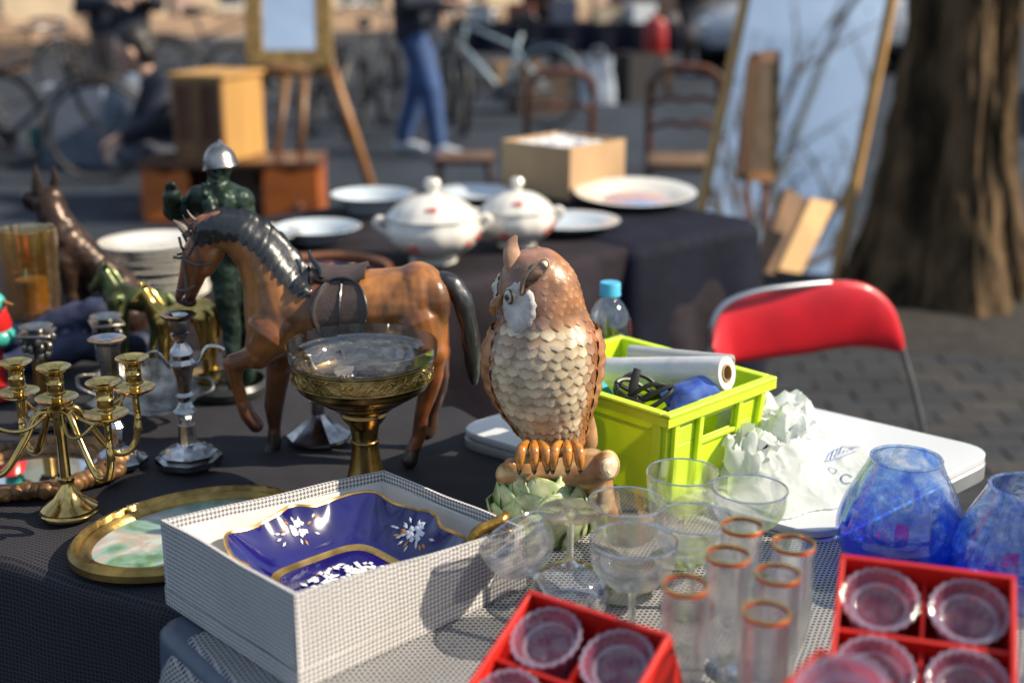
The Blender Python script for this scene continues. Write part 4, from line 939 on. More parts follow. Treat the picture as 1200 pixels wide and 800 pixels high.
        fs.append(tuple(range(na))); dm.v = [tuple(v) for v in vs]; dm.f = fs; dm.c = cs; disc = dm.build('facial_disc', glaze, t, auto=80)
        ec = surf(thc - s * R(10), eyez + .004, .0025); nrm = (ec - Vector((at_z(eyez)[1], 0, ec.z))).normalized()
        ball(ec - nrm * .0022, .0086, 18, 12).build('eye', mat('eye_amber', (.62, .56, .42), .08, coat=1), t)
        ball(ec + nrm * .0025, .0048, 16, 10).build('pupil', mat('pupil_black', (.005, .005, .005), .05, coat=1), t)
        rim = tube([ec + nrm * .0012 + (side * math.cos(a) + Vector((0, 0, 1)) * math.sin(a)) * .0078 for a in [2 * math.pi * q / 20 for q in range(20)]], .0013, 6, closed=True); rim.build('eye_rim', mat('rim_brown', (.05, .03, .02), .2), t)
    bk = surf(FACE, eyez - .006, .004)
    m = MB(); bp = cr([(*(bk + Vector((0, 0, .008)) - fd * .003), .0025), (*(bk + fd * .004), .0062), (*(bk + fd * .0075 - Vector((0, 0, .007))), .0048), (*(bk + fd * .0065 - Vector((0, 0, .015))), .0012)], 4); tube(bp, seg=12).build('beak', mat('beak_orange', (.45, .19, .04), .2, coat=.6, var=.3, vs=90), t)
    for pts, sgn in ((((607, 325), (600, 300), (600, 286), (605, 276)), -1), (((640, 330), (625, 322), (618, 312), (616, 309)), 1)):
        dy = -.010 if sgn < 0 else -.040
        P = [at(*p, Y + dy) - base for p in pts]; rs = (.013, .0115, .008, .0022) if sgn < 0 else (.010, .014, .012, .006)
        tt = tube(cr([(*p, r) for p, r in zip(P, rs)], 5), seg=14, flat=.55, up=Vector((.5, -.8, 0))); tt.c = [(.55, .33, .22, 1) if sgn < 0 else (.33, .24, .2, 1)] * len(tt.v)
        if sgn < 0: tt.build('ear_tuft', glaze, t)
    # near ear: cupped leaf lying back over the head
    cpt = [(611, 346, -.046), (617, 332, -.052), (627, 320, -.054), (637, 311, -.051), (643, 304, -.044)]
    P = [at(a, b, Y + c) - base for a, b, c in cpt]; tt = tube(cr([(*p, r) for p, r in zip(P, (.002, .0075, .0098, .0085, .002))], 5), seg=18, flat=.32, up=Vector((.2, -1, .3)))
    tt.c = [(*mix3((.16, .10, .07), (.50, .30, .17), sstep(-.3, .3, noise.noise(Vector((v[0] * 420, v[1] * 100, v[2] * 160))))), 1) for v in tt.v]; tt.build('ear_tuft', glaze, t)
    rimp = [at(a, b, Y - .055) - base for a, b in ((611, 344), (616, 326), (624, 314), (634, 305), (641, 304), (643, 312), (637, 322), (628, 331), (616, 341))]
    tr_ = tube([(*p, .0014) for p in [Vector(q) for q in cr([tuple(p) for p in rimp], 3)]], seg=8); tr_.c = [(.62, .40, .26, 1)] * len(tr_.v); tr_.build('ear_rim', glaze, t)
    # tail behind, feet
    tail = tube(cr([(*(at(680, 470, Y + .03) - base), .010), (*(at(687, 505, Y + .035) - base), .013), (*(at(690, 535, Y + .035) - base), .011)], 4), seg=12, flat=.6, up=Vector((0, 1, 0))); tail.c = [(.5, .3, .14, 1)] * len(tail.v); tail.build('tail', glaze, t)
    claw = mat('foot_orange', (.62, .24, .035), .2, var=.22, vs=120, coat=.6); nail = mat('nail_black', (.02, .012, .01), .15, coat=.7)
    for cx in (625, 664):
        ft = None
        for dx in (-14, 1, 14):
            a = at(cx + dx * .55, 519, Y - .045) - base; b = at(cx + dx, 527, Y - .062) - base; c = at(cx + dx * 1.1, 540, Y - .067) - base; d = at(cx + dx * 1.15, 549, Y - .066) - base; e = at(cx + dx * 1.18, 556, Y - .062) - base
            o = tube(cr([(*a, .0045), (*b, .0062), (*c, .0056), (*d, .0032)], 4), seg=10).build('toe', claw, t)
            tube(cr([(*(d + Vector((0, .001, .001))), .0036), (*((d + e) / 2), .0028), (*e, .0008)], 3), seg=8).build('nail', nail, o)
    # branch and leafy base
    cdef = [(596, 556, -.02, 16), (615, 554, -.02, 22), (640, 553, -.02, 21), (668, 551, -.02, 23), (692, 549, -.02, 25), (710, 546, -.03, 17)]
    br = [[(*(at(a, b, Y + c) - base), r * k) for a, b, c, r in cdef], [(*(at(697, 555, Y - .01) - base), 21 * k), (*(at(702, 585, Y - .005) - base), 19 * k), (*(at(705, 606, Y) - base), 21 * k)], [(*(at(606, 556, Y - .02) - base), 12 * k), (*(at(598, 545, Y - .03) - base), 9 * k)]]
    bm_ = sculpt('branch', br, [(at(712, 545, Y - .035) - base, (15 * k, 16 * k, 19 * k))], voxel=.0026, smooth=4)
    paint(bm_, lambda c: mix3((.72, .50, .24), (.40, .17, .06), sstep(-.22, .18, noise.noise(Vector((c.x * 34, c.y * 80, c.z * 80)))) * .8))
    link('branch', bm_, glaze, t)
    kc = at(715, 548, Y - .052) - base
    kn = lathe([(0, .002), (.007, .003), (.0105, .001), (.012, -.003)], 20, wob=lambda a, i: 1 + .08 * math.sin(3 * a)); q = Vector((.55, -.8, .2)).to_track_quat('Z', 'Y').to_matrix().to_4x4()
    kn.v = [tuple(kc + (q @ Vector(v))) for v in kn.v]; kn.c = [(.75, .6, .42, 1)] * len(kn.v); kn.build('knot', glaze, t)
    moc = at(633, 590, Y) - base; moc.y = -.012; mound = sculpt('mound', [], [(Vector((moc.x, -.012, .018)), (.050, .048, .036)), (Vector((moc.x - .004, -.012, .038)), (.042, .040, .032))], voxel=.004)
    paint(mound, lambda c: (.30, .42, .16)); link('mound', mound, glaze, t)
    lr = random.Random(12)
    lm = []
    for ringi, (zz, n, rad, L) in enumerate(((.016, 10, .053, .050), (.036, 9, .048, .050), (.056, 8, .040, .042))):
        for i in range(n):
            a = 2 * math.pi * (i + .5 * (ringi % 2)) / n + lr.uniform(-.15, .15); c = Vector((moc.x + rad * math.cos(a), -.012 + rad * math.sin(a), zz)); out = Vector((math.cos(a), math.sin(a), 0)); tang = Vector((-math.sin(a), math.cos(a), 0))
            up = (Vector((0, 0, 1)) * lr.uniform(.8, 1) + out * (.25 - .22 * ringi) + tang * lr.uniform(-.6, .6)).normalized(); if_ = up.cross(out).normalized(); nrm = if_.cross(up).normalized()
            if nrm.dot(out) < 0: nrm = -nrm
            leaf = MB(); vs = []; cs = []; nu, nw = 8, 9; W = L * lr.uniform(.66, .82)
            for q in range(nw + 1):
                v = q / nw; wp_ = math.sin(math.pi * v ** .8) ** .75 if 0 < v < 1 else .02
                for b in range(nu + 1):
                    u = (b / nu - .5) * 2; vein = .0009 * math.cos((v * 8 - abs(u) * 2.2) * 3.1)
                    p = c + up * (v - .45) * L * 1.25 + if_ * u * W * wp_ + nrm * (.004 - .006 * u * u * wp_ + .012 * (v - .35) ** 2 * (1 if v < .35 else -.4) + vein)
                    p.z = max(p.z, .001); vs.append(p); g = sstep(.2, 1, abs(u)) ; cs.append((*mix3((.80, .84, .48), (.14, .40, .05), (.14 + .72 * g) * (.55 + .45 * math.cos((v * 8 - abs(u) * 2.2) * 3.1))), 1))
            n0 = len(vs)
            vs2 = [p - nrm * .0022 for p in vs]; fs = []
            for q in range(nw):
                for b in range(nu):
                    i0 = q * (nu + 1) + b; fs.append((i0, i0 + 1, i0 + nu + 2, i0 + nu + 1)); fs.append((n0 + i0, n0 + i0 + nu + 1, n0 + i0 + nu + 2, n0 + i0 + 1))
            edge = [b for b in range(nu + 1)] + [(q + 1) * (nu + 1) - 1 for q in range(1, nw + 1)] + [nw * (nu + 1) + b for b in range(nu - 1, -1, -1)] + [q * (nu + 1) for q in range(nw - 1, 0, -1)]
            for i1 in range(len(edge)): a1, b1 = edge[i1], edge[(i1 + 1) % len(edge)]; fs.append((a1, b1, n0 + b1, n0 + a1))
            leaf.v = [tuple(p) for p in vs + vs2]; leaf.c = cs + cs; leaf.f = fs; leaf.build('leaf', glaze, t, auto=85)
make_owl()

# ---------------- horse
horse_m = mat('horse_lacquer', (.5, .2, .07), .34, attr=True, var=.3, vs=34, bump=.3, bs=90, coat=.28, stretch=(1, 1, .45))
leather_blk = mat('black_lacquer', (.014, .015, .018), .36, var=.2, vs=30, bump=.35, bs=120, coat=.5); saddle_br = mat('saddle_leather', (.075, .05, .042), .42, var=.2, vs=40, bump=.3, bs=260); strap_m = mat('bridle_leather', (.13, .10, .085), .5, var=.2, vs=60)
def make_horse():
    Y = 1.66; rt = Vector((*at(400, 545, Y).xy, .75)); rt.y = Y; t = thing('horse_statue', 'brown lacquered wooden horse statue with black mane, saddle and one raised foreleg', 'statue', rt)
    ch = lambda lm: chain(lm, Y, rt)
    limbs = [ch([(350, 362, 47), (400, 362, 45), (450, 358, 44), (478, 358, 47)]),
             ch([(335, 372, 49), (322, 330, 38), (305, 298, 31), (283, 276, 26), (258, 268, 22), (243, 268, 18)]),
             ch([(243, 274, 18), (232, 300, 19), (225, 325, 15), (219, 342, 12.5), (216, 347, 11)]),
             ch([(248, 297, 15), (240, 312, 13)]),
             ch([(318, 392, 32, -.028), (302, 415, 18, -.032), (287, 421, 12, -.034), (273, 426, 12, -.034), (276, 445, 8.5, -.034), (283, 468, 7.5, -.03), (290, 486, 9, -.03), (300, 498, 9, -.03)]),
             ch([(340, 395, 32, .022), (327, 430, 15, .024), (323, 462, 12, .024), (321, 475, 11.5, .024), (322, 500, 7.5, .024), (321, 520, 9, .022), (316, 533, 8, .018), (313, 541, 10, .014)]),
             ch([(490, 380, 38, -.018), (502, 412, 24, -.028), (506, 438, 14, -.03), (502, 458, 12, -.03), (494, 485, 8.5, -.03), (491, 510, 8.5, -.03), (484, 527, 8, -.032), (480, 539, 10, -.035)]),
             ch([(492, 380, 36, .02), (506, 412, 22, .03), (514, 438, 13, .035), (513, 456, 11, .035), (507, 482, 8, .035), (505, 497, 8, .035), (500, 506, 9.5, .035)])]
    hb = lambda a, b, dy, rx, ryy, rz: (at(a, b, Y + dy) - rt, (rx * k, ryy * k, rz * k))
    k = mpp(at(400, 360, Y))
    balls = [hb(490, 350, 0, 36, 44, 44), hb(340, 372, 0, 42, 42, 46), hb(395, 378, 0, 50, 42, 34), hb(440, 372, 0, 44, 40, 36), hb(333, 395, -.02, 20, 18, 20), hb(333, 395, .02, 20, 18, 20), hb(352, 360, -.036, 20, 12, 30), hb(508, 358, -.026, 20, 18, 34),
             hb(229, 297, -.013, 7, 5, 6), hb(214, 345, -.004, 7, 6, 6), hb(247, 300, -.006, 11, 9, 13), hb(222, 354, 0, 9, 8, 6)]
    me = sculpt('body', limbs, balls, voxel=.0016, smooth=9)
    hoofz = .017; bell = at(400, 395, Y).z - rt.z
    nx = at(262, 300, Y).x - rt.x
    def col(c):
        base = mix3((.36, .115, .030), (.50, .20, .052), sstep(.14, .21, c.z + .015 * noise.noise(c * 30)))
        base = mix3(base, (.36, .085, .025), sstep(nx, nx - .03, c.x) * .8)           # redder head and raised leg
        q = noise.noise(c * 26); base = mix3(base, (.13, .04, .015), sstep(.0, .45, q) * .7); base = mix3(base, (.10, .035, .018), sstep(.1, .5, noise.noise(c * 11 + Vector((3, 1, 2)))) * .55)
        base = mix3(base, (.12, .045, .02), sstep(bell + .004, bell - .03, c.z) * sstep(-.012, .02, c.y) * .7)  # darker below the belly on the far side
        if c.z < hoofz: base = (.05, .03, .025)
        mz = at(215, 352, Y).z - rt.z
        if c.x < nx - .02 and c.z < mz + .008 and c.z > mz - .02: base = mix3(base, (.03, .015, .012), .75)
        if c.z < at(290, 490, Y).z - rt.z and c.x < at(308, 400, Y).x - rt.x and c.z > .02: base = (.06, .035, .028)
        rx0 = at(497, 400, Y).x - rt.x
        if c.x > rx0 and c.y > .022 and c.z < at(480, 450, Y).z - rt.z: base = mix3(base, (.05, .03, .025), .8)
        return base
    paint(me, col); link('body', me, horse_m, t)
    from mathutils.bvhtree import BVHTree
    bv = BVHTree.FromPolygons([v.co for v in me.vertices], [p.vertices for p in me.polygons])
    def stick(px, py, s, off, fb=0):
        p = at(px, py, Y) - rt; h = bv.ray_cast(Vector((p.x, s * .3, p.z)), Vector((0, -s, 0)))
        if h[0] is None: return Vector((p.x, s * fb, p.z))
        return Vector((p.x, h[0].y + s * off * 1.25, p.z))
    for s in (-1, 1):   # eyes and nostrils
        ball(at(224, 297, Y + s * .0165) - rt, .0042, 12, 8).build('eye', mat('pupil_black', (.005, .005, .005), .05), t)
        ball(at(212, 343, Y + s * .009) - rt, .0022, 8, 6).build('nostril', mat('pupil_black', (.005, .005, .005), .05), t)
        e = at(213, 272, Y + s * .012) - rt; tube(cr([(*(at(222, 277, Y + s * .012) - rt), .005), (*(at(213, 266, Y + s * .013) - rt), .0055), (*(at(203, 258, Y + s * .014) - rt), .001)], 3), seg=8, flat=.5).build('ear', horse_m if False else strap_m, t)
    # mane: a thick ridged sheet on both sides of the crest
    crest = cr([(228, 262), (244, 247), (270, 243), (295, 248), (318, 262), (340, 283), (357, 305), (372, 326)], 14); n = len(crest)
    low = cr([(232, 285), (252, 282), (276, 276), (300, 286), (318, 303), (336, 322), (352, 334), (368, 338)], 14)
    M_ = MB(); K = 16; vs = []; fs = []
    for i in range(n):
        f = i / (n - 1); half = .0135 + .016 * f
        for j in range(K + 1):
            g = (j / K - .5) * 2; s = 1 if g > 0 else -1; ag = abs(g)
            px = crest[i][0] * (1 - ag ** 1.1) + low[i][0] * ag ** 1.1; py = crest[i][1] * (1 - ag ** 1.1) + low[i][1] * ag ** 1.1
            wv = math.sin(i * .30 + ag * 7.5 + s + .9 * math.sin(i * .13)); wv = 1 - abs(wv) ** .8 * 1.5 + .7 * math.sin(i * 1.1 + ag * 13); px += 1.0 * math.sin(i * .5 + ag * 3); base_off = .0042 * (1 - .55 * ag ** 3) + .0008 * wv * min(1, ag * 3 + .25)
            if ag < .18: p = at(px, py, Y) - rt; p.y = g * .012; p.z += .0012 * wv
            else: p = stick(px, py + (2 * math.sin(i * 1.1) if ag > .9 else 0), s, base_off, .010 * min(1, ag * 3)); 
            vs.append(p)
    for i in range(n - 1):
        for j in range(K): a = i * (K + 1) + j; fs.append((a, a + 1, a + K + 2, a + K + 1))
    # close underneath so that it is a solid lock
    base0 = len(vs)
    for i in range(n): vs.append(at((crest[i][0] * .45 + low[i][0] * .55), (crest[i][1] * .45 + low[i][1] * .55), Y) - rt)
    for i in range(n - 1):
        fs.append((i * (K + 1), base0 + i, base0 + i + 1, (i + 1) * (K + 1))); fs.append((i * (K + 1) + K, (i + 1) * (K + 1) + K, base0 + i + 1, base0 + i))
    for i in (0, n - 1): fs.append(tuple(range(i * (K + 1), i * (K + 1) + K + 1)) + (base0 + i,))
    M_.add(vs, fs).build('mane', leather_blk, t, auto=80)
    for a, b, c in (((240, 262), (222, 262), (214, 252)), ((240, 264), (216, 268), (205, 262)), ((238, 262), (226, 256), (219, 246))):
        tube(cr([(*(at(*a, Y - .004) - rt), .004), (*(at(*b, Y - .006) - rt), .0028), (*(at(*c, Y - .006) - rt), .0006)], 4), seg=6).build('forelock', strap_m, t)
    # tail
    tl = cr([(514, 326, 9), (528, 332, 12), (541, 350, 13), (549, 380, 12.5), (553, 410, 11), (555, 435, 8.5), (557, 450, 4)], 5)
    tp = [(*(at(a, b, Y) - rt), r * k) for a, b, r in tl]; tm = tube(tp, seg=20, flat=.8)
    tm.v = [tuple(Vector(v) * 1 + Vector((0, 0, 0)) + Vector((noise.noise(Vector((v[0] * 160, v[1] * 160, v[2] * 25))) * .0025, noise.noise(Vector((v[0] * 150, v[1] * 150 + 7, v[2] * 20))) * .0025, 0))) for v in tm.v]
    tm.build('tail', leather_blk, t, auto=80)
    # saddle: seat sheet over the back and a round flap on each side
    def patch(fn, nu, nv, th, name, material):
        vs = [fn(i / nu, j / nv, 0) for i in range(nu + 1) for j in range(nv + 1)] + [fn(i / nu, j / nv, th) for i in range(nu + 1) for j in range(nv + 1)]
        N = (nu + 1) * (nv + 1); fs = []
        for o_ in (0, N):
            for i in range(nu):
                for j in range(nv): a = o_ + i * (nv + 1) + j; fs.append((a, a + 1, a + nv + 2, a + nv + 1))
        for i in range(nu):
            for j in (0, nv): a = i * (nv + 1) + j; fs.append((a, a + nv + 1, a + nv + 1 + N, a + N))
        for j in range(nv):
            for i in (0, nu): a = i * (nv + 1) + j; fs.append((a, a + 1, a + 1 + N, a + N))
        return MB().add(vs, fs).build(name, material, t, auto=75)
    br = 47 * k
    for s in (-1, 1):
        def fl(u, v, th, s=s):
            a = u * 2 * math.pi; px = 404 + 31 * v * math.cos(a); py = 351 + 36 * v * math.sin(a) * (1 if math.sin(a) > 0 else .92)
            p = at(px, py, Y) - rt; zc = at(400, 362, Y).z - rt.z; h = abs(p.z - zc) / (br * 1.02)
            q_ = stick(px, max(py, 324), s, .002 + th + .0022 * (v > .93), br * .6); q_.z = (at(px, py, Y) - rt).z; return q_
        patch(fl, 40, 10, .0035, 'saddle_flap', saddle_br)
        rim = [fl(i / 40, 1, .003) for i in range(40)]; tube([(*p, .0019) for p in rim], seg=6, closed=True).build('flap_piping', leather_blk, t)
        tube([(*(fl(.75, v, .0045)), .0016) for v in (1, .8, .5, .2, 0)] + [(*(fl(.25, v, .0045)), .0016) for v in (.2, .5, .8, 1, 1.08)], seg=6).build('girth_strap', leather_blk, t)
        b_ = fl(.25, 1.1, .005); ball(b_, .0035, 10, 8).build('stirrup_stud', mat('silver_plain', (.6, .6, .6), .25, 1), t)
    def seatf(u, v, th):
        px = 366 + 64 * u; g = (v - .5) * 2; top = 306 + 8 * math.sin(math.pi * u) + (-9 if u < .01 else 0) + (2 - 8 * (1 - u) ** 6)
        p = at(px, top, Y) - rt; p.z -= .012 * abs(g) ** 2.2 * 1.6 - th; p.y = g * .034 * (1 - .25 * abs(u - .5))
        h = bv.ray_cast(Vector((p.x, p.y, .5)), Vector((0, 0, -1)))
        if h[0] is not None: p.z = h[0].z + .002 + th + .0035 * max(0, .35 - u) * 3 + .003 * max(0, u - .75) * 4
        return p
    patch(seatf, 14, 12, .006, 'saddle_seat', saddle_br)
    tube(cr([(*(at(362, 293, Y - .01) - rt), .0022), (*(at(365, 303, Y - .014) - rt), .003), (*(at(374, 315, Y - .024) - rt), .0035), (*(at(376, 326, Y - .035) - rt), .003)], 4), seg=8).build('pommel', leather_blk, t)
    # bridle straps (near and far side)
    for s in (-1, 1):
        for pl in ([(236, 258, .013), (230, 275, .018), (237, 296, .0205), (240, 308, .0185)], [(212, 276, .010), (218, 294, .0175), (221, 318, .0155), (222, 338, .0125)], [(206, 300, .008), (218, 300, .019), (236, 306, .0205), (252, 305, .016)], [(210, 338, .009), (222, 336, .0135), (232, 331, .0105)], [(240, 262, .016), (231, 284, .0195), (222, 299, .0185)]):
            tube([(*stick(a, b, s, .0008, c), .0021) for a, b, c in [tuple(q) for q in cr(pl, 6)]], seg=6).build('bridle_strap', strap_m, t)
make_horse()

# ---------------- brass comport with glass liner
brass = mat('antique_brass', (.36, .23, .08), .27, 1, var=.3, vs=14, bump=.12, bs=60); brass_relief = mat('brass_relief', (.42, .30, .11), .3, 1, var=.35, vs=30, bump=1, bs=75, bd=.006)
clear = glass('clear_glass', gloss=.6); thick = glass('thick_glass', edge=(.35, .42, .42), gloss=1.3, base=.07)
def make_comport():
    b = on(430, 580); t = thing('comport', 'antique brass pedestal comport with embossed band and clear glass liner', 'comport', b); Y = b.y
    z = lambda py: at(430, py, Y).z - .75; k = mpp(at(430, 430, Y)); dx = -10 * k
    prof = [(0, 0), (.052, 0), (.053, .006), (.04, .012), (.027, .02), (.0195, z(540)), (.0165, z(520)), (.0175, z(518)), (.0175, z(515)), (.016, z(512)), (.019, z(497)), (.026, z(490)), (.03, z(484)), (.0285, z(481)), (.038, z(476)), (.0395, z(473)), (.048, z(470)), (.06, z(463))]
    fine = prof[:4] + [tuple(p) for p in cr(prof[3:11], 3)][1:] + prof[11:]
    lathe(fine + [(0, z(463))], 56).build('pedestal', brass, t)
    zt = z(420); z0 = z(463)
    op = [(.058, z0), (.07, z0 + .006), (.0805, z0 + .014), (.083, z0 + .02), (.085, z0 + .024)]
    lathe(cr(op, 3) + [(.0805, z0 + .024), (.07, z0 + .01), (.05, z0 + .004), (0, z0 + .003)], 64).build('bowl_base', brass, t)
    band = lathe([(.0845, z0 + .024), (.0865, z0 + .026), (.0868, (z0 + zt) / 2 + .012), (.0872, zt - .002), (.089, zt), (.085, zt), (.0835, z0 + .024)], 96)
    band.build('embossed_band', brass_relief, t)
    rf = MB(); rnd = random.Random(2)
    for i in range(120):   # leaves and tendrils in low relief
        a = rnd.uniform(0, 2 * math.pi); zz = rnd.uniform(z0 + .03, zt - .005); L = rnd.uniform(.004, .008); ta = rnd.uniform(-1, 1)
        c = Vector((.0868 * math.cos(a), .0868 * math.sin(a), zz)); n = Vector((math.cos(a), math.sin(a), 0)); tg = Vector((-math.sin(a), math.cos(a), 0)); d = (tg * math.cos(ta) + Vector((0, 0, math.sin(ta)))); s = n.cross(d)
        rf.add([c - d * L, c + s * L * .35, c + d * L, c - s * L * .35, c + n * .0018], [(0, 1, 4), (1, 2, 4), (2, 3, 4), (3, 0, 4)])
    for r0 in (z0 + .026, zt - .003): rf.join(tube([(.0872 * math.cos(q), .0872 * math.sin(q), r0) for q in [2 * math.pi * i / 90 for i in range(90)]], .0011, 6, closed=True))
    rf.build('relief_ornament', brass_relief, t).__setitem__('kind', 'stuff')
    zg = z(402)
    gp = [(.0, z0 + .008), (.05, z0 + .012), (.07, z0 + .022), (.0815, zt - .004), (.0905, zt + .003), (.0925, zt + .006), (.0932, zg)]
    shell(cr(gp, 3), .0022, 72).build('glass_liner', glass('liner_glass', edge=(.5, .52, .5), gloss=1.5, base=.10), t)
make_comport()

# ---------------- houndstooth box with the blue dish
def uvmesh(name, quads, material, parent):
    """quads: list of (4 verts, uv origin, u length, v length)"""
    me = bpy.data.meshes.new(name); vs = []; fs = []; uv = []
    for q, (u0, v0), ul, vl in quads:
        n = len(vs); vs += [tuple(p) for p in q]; fs.append((n, n + 1, n + 2, n + 3)); uv += [(u0, v0), (u0 + ul, v0), (u0 + ul, v0 + vl), (u0, v0 + vl)]
    me.from_pydata(vs, [], fs); ul_ = me.uv_layers.new(name='UVMap'); ul_.data.foreach_set('uv', np.array(uv, dtype=np.float32).ravel()); me.update()
    return link(name, me, material, parent)
hound = houndstooth(); white_card = mat('white_card', (.72, .71, .69), .7, var=.05, vs=12, bump=.1, bs=60)
BN = Vector((-.197, 1.046)); BU = Vector((.7139, .7002)); BV = Vector((-.7002, .7139)) # N->R, N->L directions
def make_box():
    LX, LY, H = .295, .238, .098; t = thing('gift_box', 'open box covered in black and white houndstooth paper holding the blue dish', 'box', (*BN, .7525), math.atan2(BU.y, BU.x)); th = .0035
    def wall(ax, ay, bx, by, h0, h1, nm, tk=th):
        a = Vector((ax, ay, 0)); b = Vector((bx, by, 0)); d = (b - a); L = d.length; d.normalize(); n = Vector((-d.y, d.x, 0)) * tk; N = 22
        vs = []; u = []
        quads = []
        for i in range(N):
            f0, f1 = i / N, (i + 1) / N; p0 = a + d * L * f0; p1 = a + d * L * f1
            wv = lambda f: Vector((-d.y, d.x, 0)) * (.0018 * math.sin(f * 5 + ax * 30) * math.sin(math.pi * f)); hh = lambda f: h0 + (h1 - h0) * f
            ph = lambda f: Vector((0, 0, hh(f) + .0012 * math.sin(f * 9) * math.sin(math.pi * f))) + wv(f); t0 = ph(f0); t1 = ph(f1)
            quads.append(((p0, p1, p1 + t1, p0 + t0), (L * f0, 0), L / N, hh(f0)))                     # outside
            quads.append(((p0 + t0, p1 + t1, p1 + t1 + n, p0 + t0 + n), (L * f0, h0), L / N, tk))    # rim
            band = .013; i0 = p0 + t0 + n; i1 = p1 + t1 + n
            quads.append(((i0, i1, i1 - Vector((0, 0, band)), i0 - Vector((0, 0, band))), (L * f0, h0 + tk), L / N, band))   # turned-in paper
        o = uvmesh(nm, quads, hound, t)
        lin = MB(); 
        for i in range(1):
            q = a + n * 1.02; r = b + n * 1.02; za = Vector((0, 0, h0 - .0125)); zb_ = Vector((0, 0, h1 - .0125)); lin.add([q, r, r + zb_, q + za, q + n * .6, r + n * .6, r + n * .6 + zb_, q + n * .6 + za], [(0, 1, 2, 3), (7, 6, 5, 4), (3, 2, 6, 7), (0, 3, 7, 4), (1, 5, 6, 2)])
        lin.build('lining', white_card, o, False)
        return o
    hN, hL, hR, hF = .099, .095, .070, .066
    wall(0, 0, LX, 0, hN, hR, 'wall'); wall(LX, 0, LX, LY, hR, hF, 'wall'); wall(LX, LY, 0, LY, hF, hL, 'wall'); wall(0, LY, 0, 0, hL, hN, 'wall')
    box(LX / 2, LY / 2, .002, LX - .008, LY - .008, .003).build('bottom', white_card, t, False)
    uvmesh('lid_seam', [((Vector((-.0012, -.0012, 0)), Vector((LX + .001, -.0012, 0)), Vector((LX + .001, -.0012, .02)), Vector((-.0012, -.0012, .02))), (0.001, .002), LX, .02), ((Vector((-.0012, LY, 0)), Vector((-.0012, -.0012, 0)), Vector((-.0012, -.0012, .02)), Vector((-.0012, LY, .02))), (0, .001), LY, .02)], hound, t)
    return t
make_box()
cobalt = mat('cobalt_glaze', (.012, .008, .155), .08, var=.2, vs=12, coat=1, bump=.08, bs=30); gold_p = mat('gold_paint', (.75, .48, .17), .28, .85, var=.3, vs=40); white_p = mat('white_enamel', (.78, .8, .86), .35, var=.1); orange_p = mat('copper_paint', (.75, .33, .12), .4, .3); pbase = mat('porcelain_white', (.75, .76, .78), .15, coat=.7, var=.04)
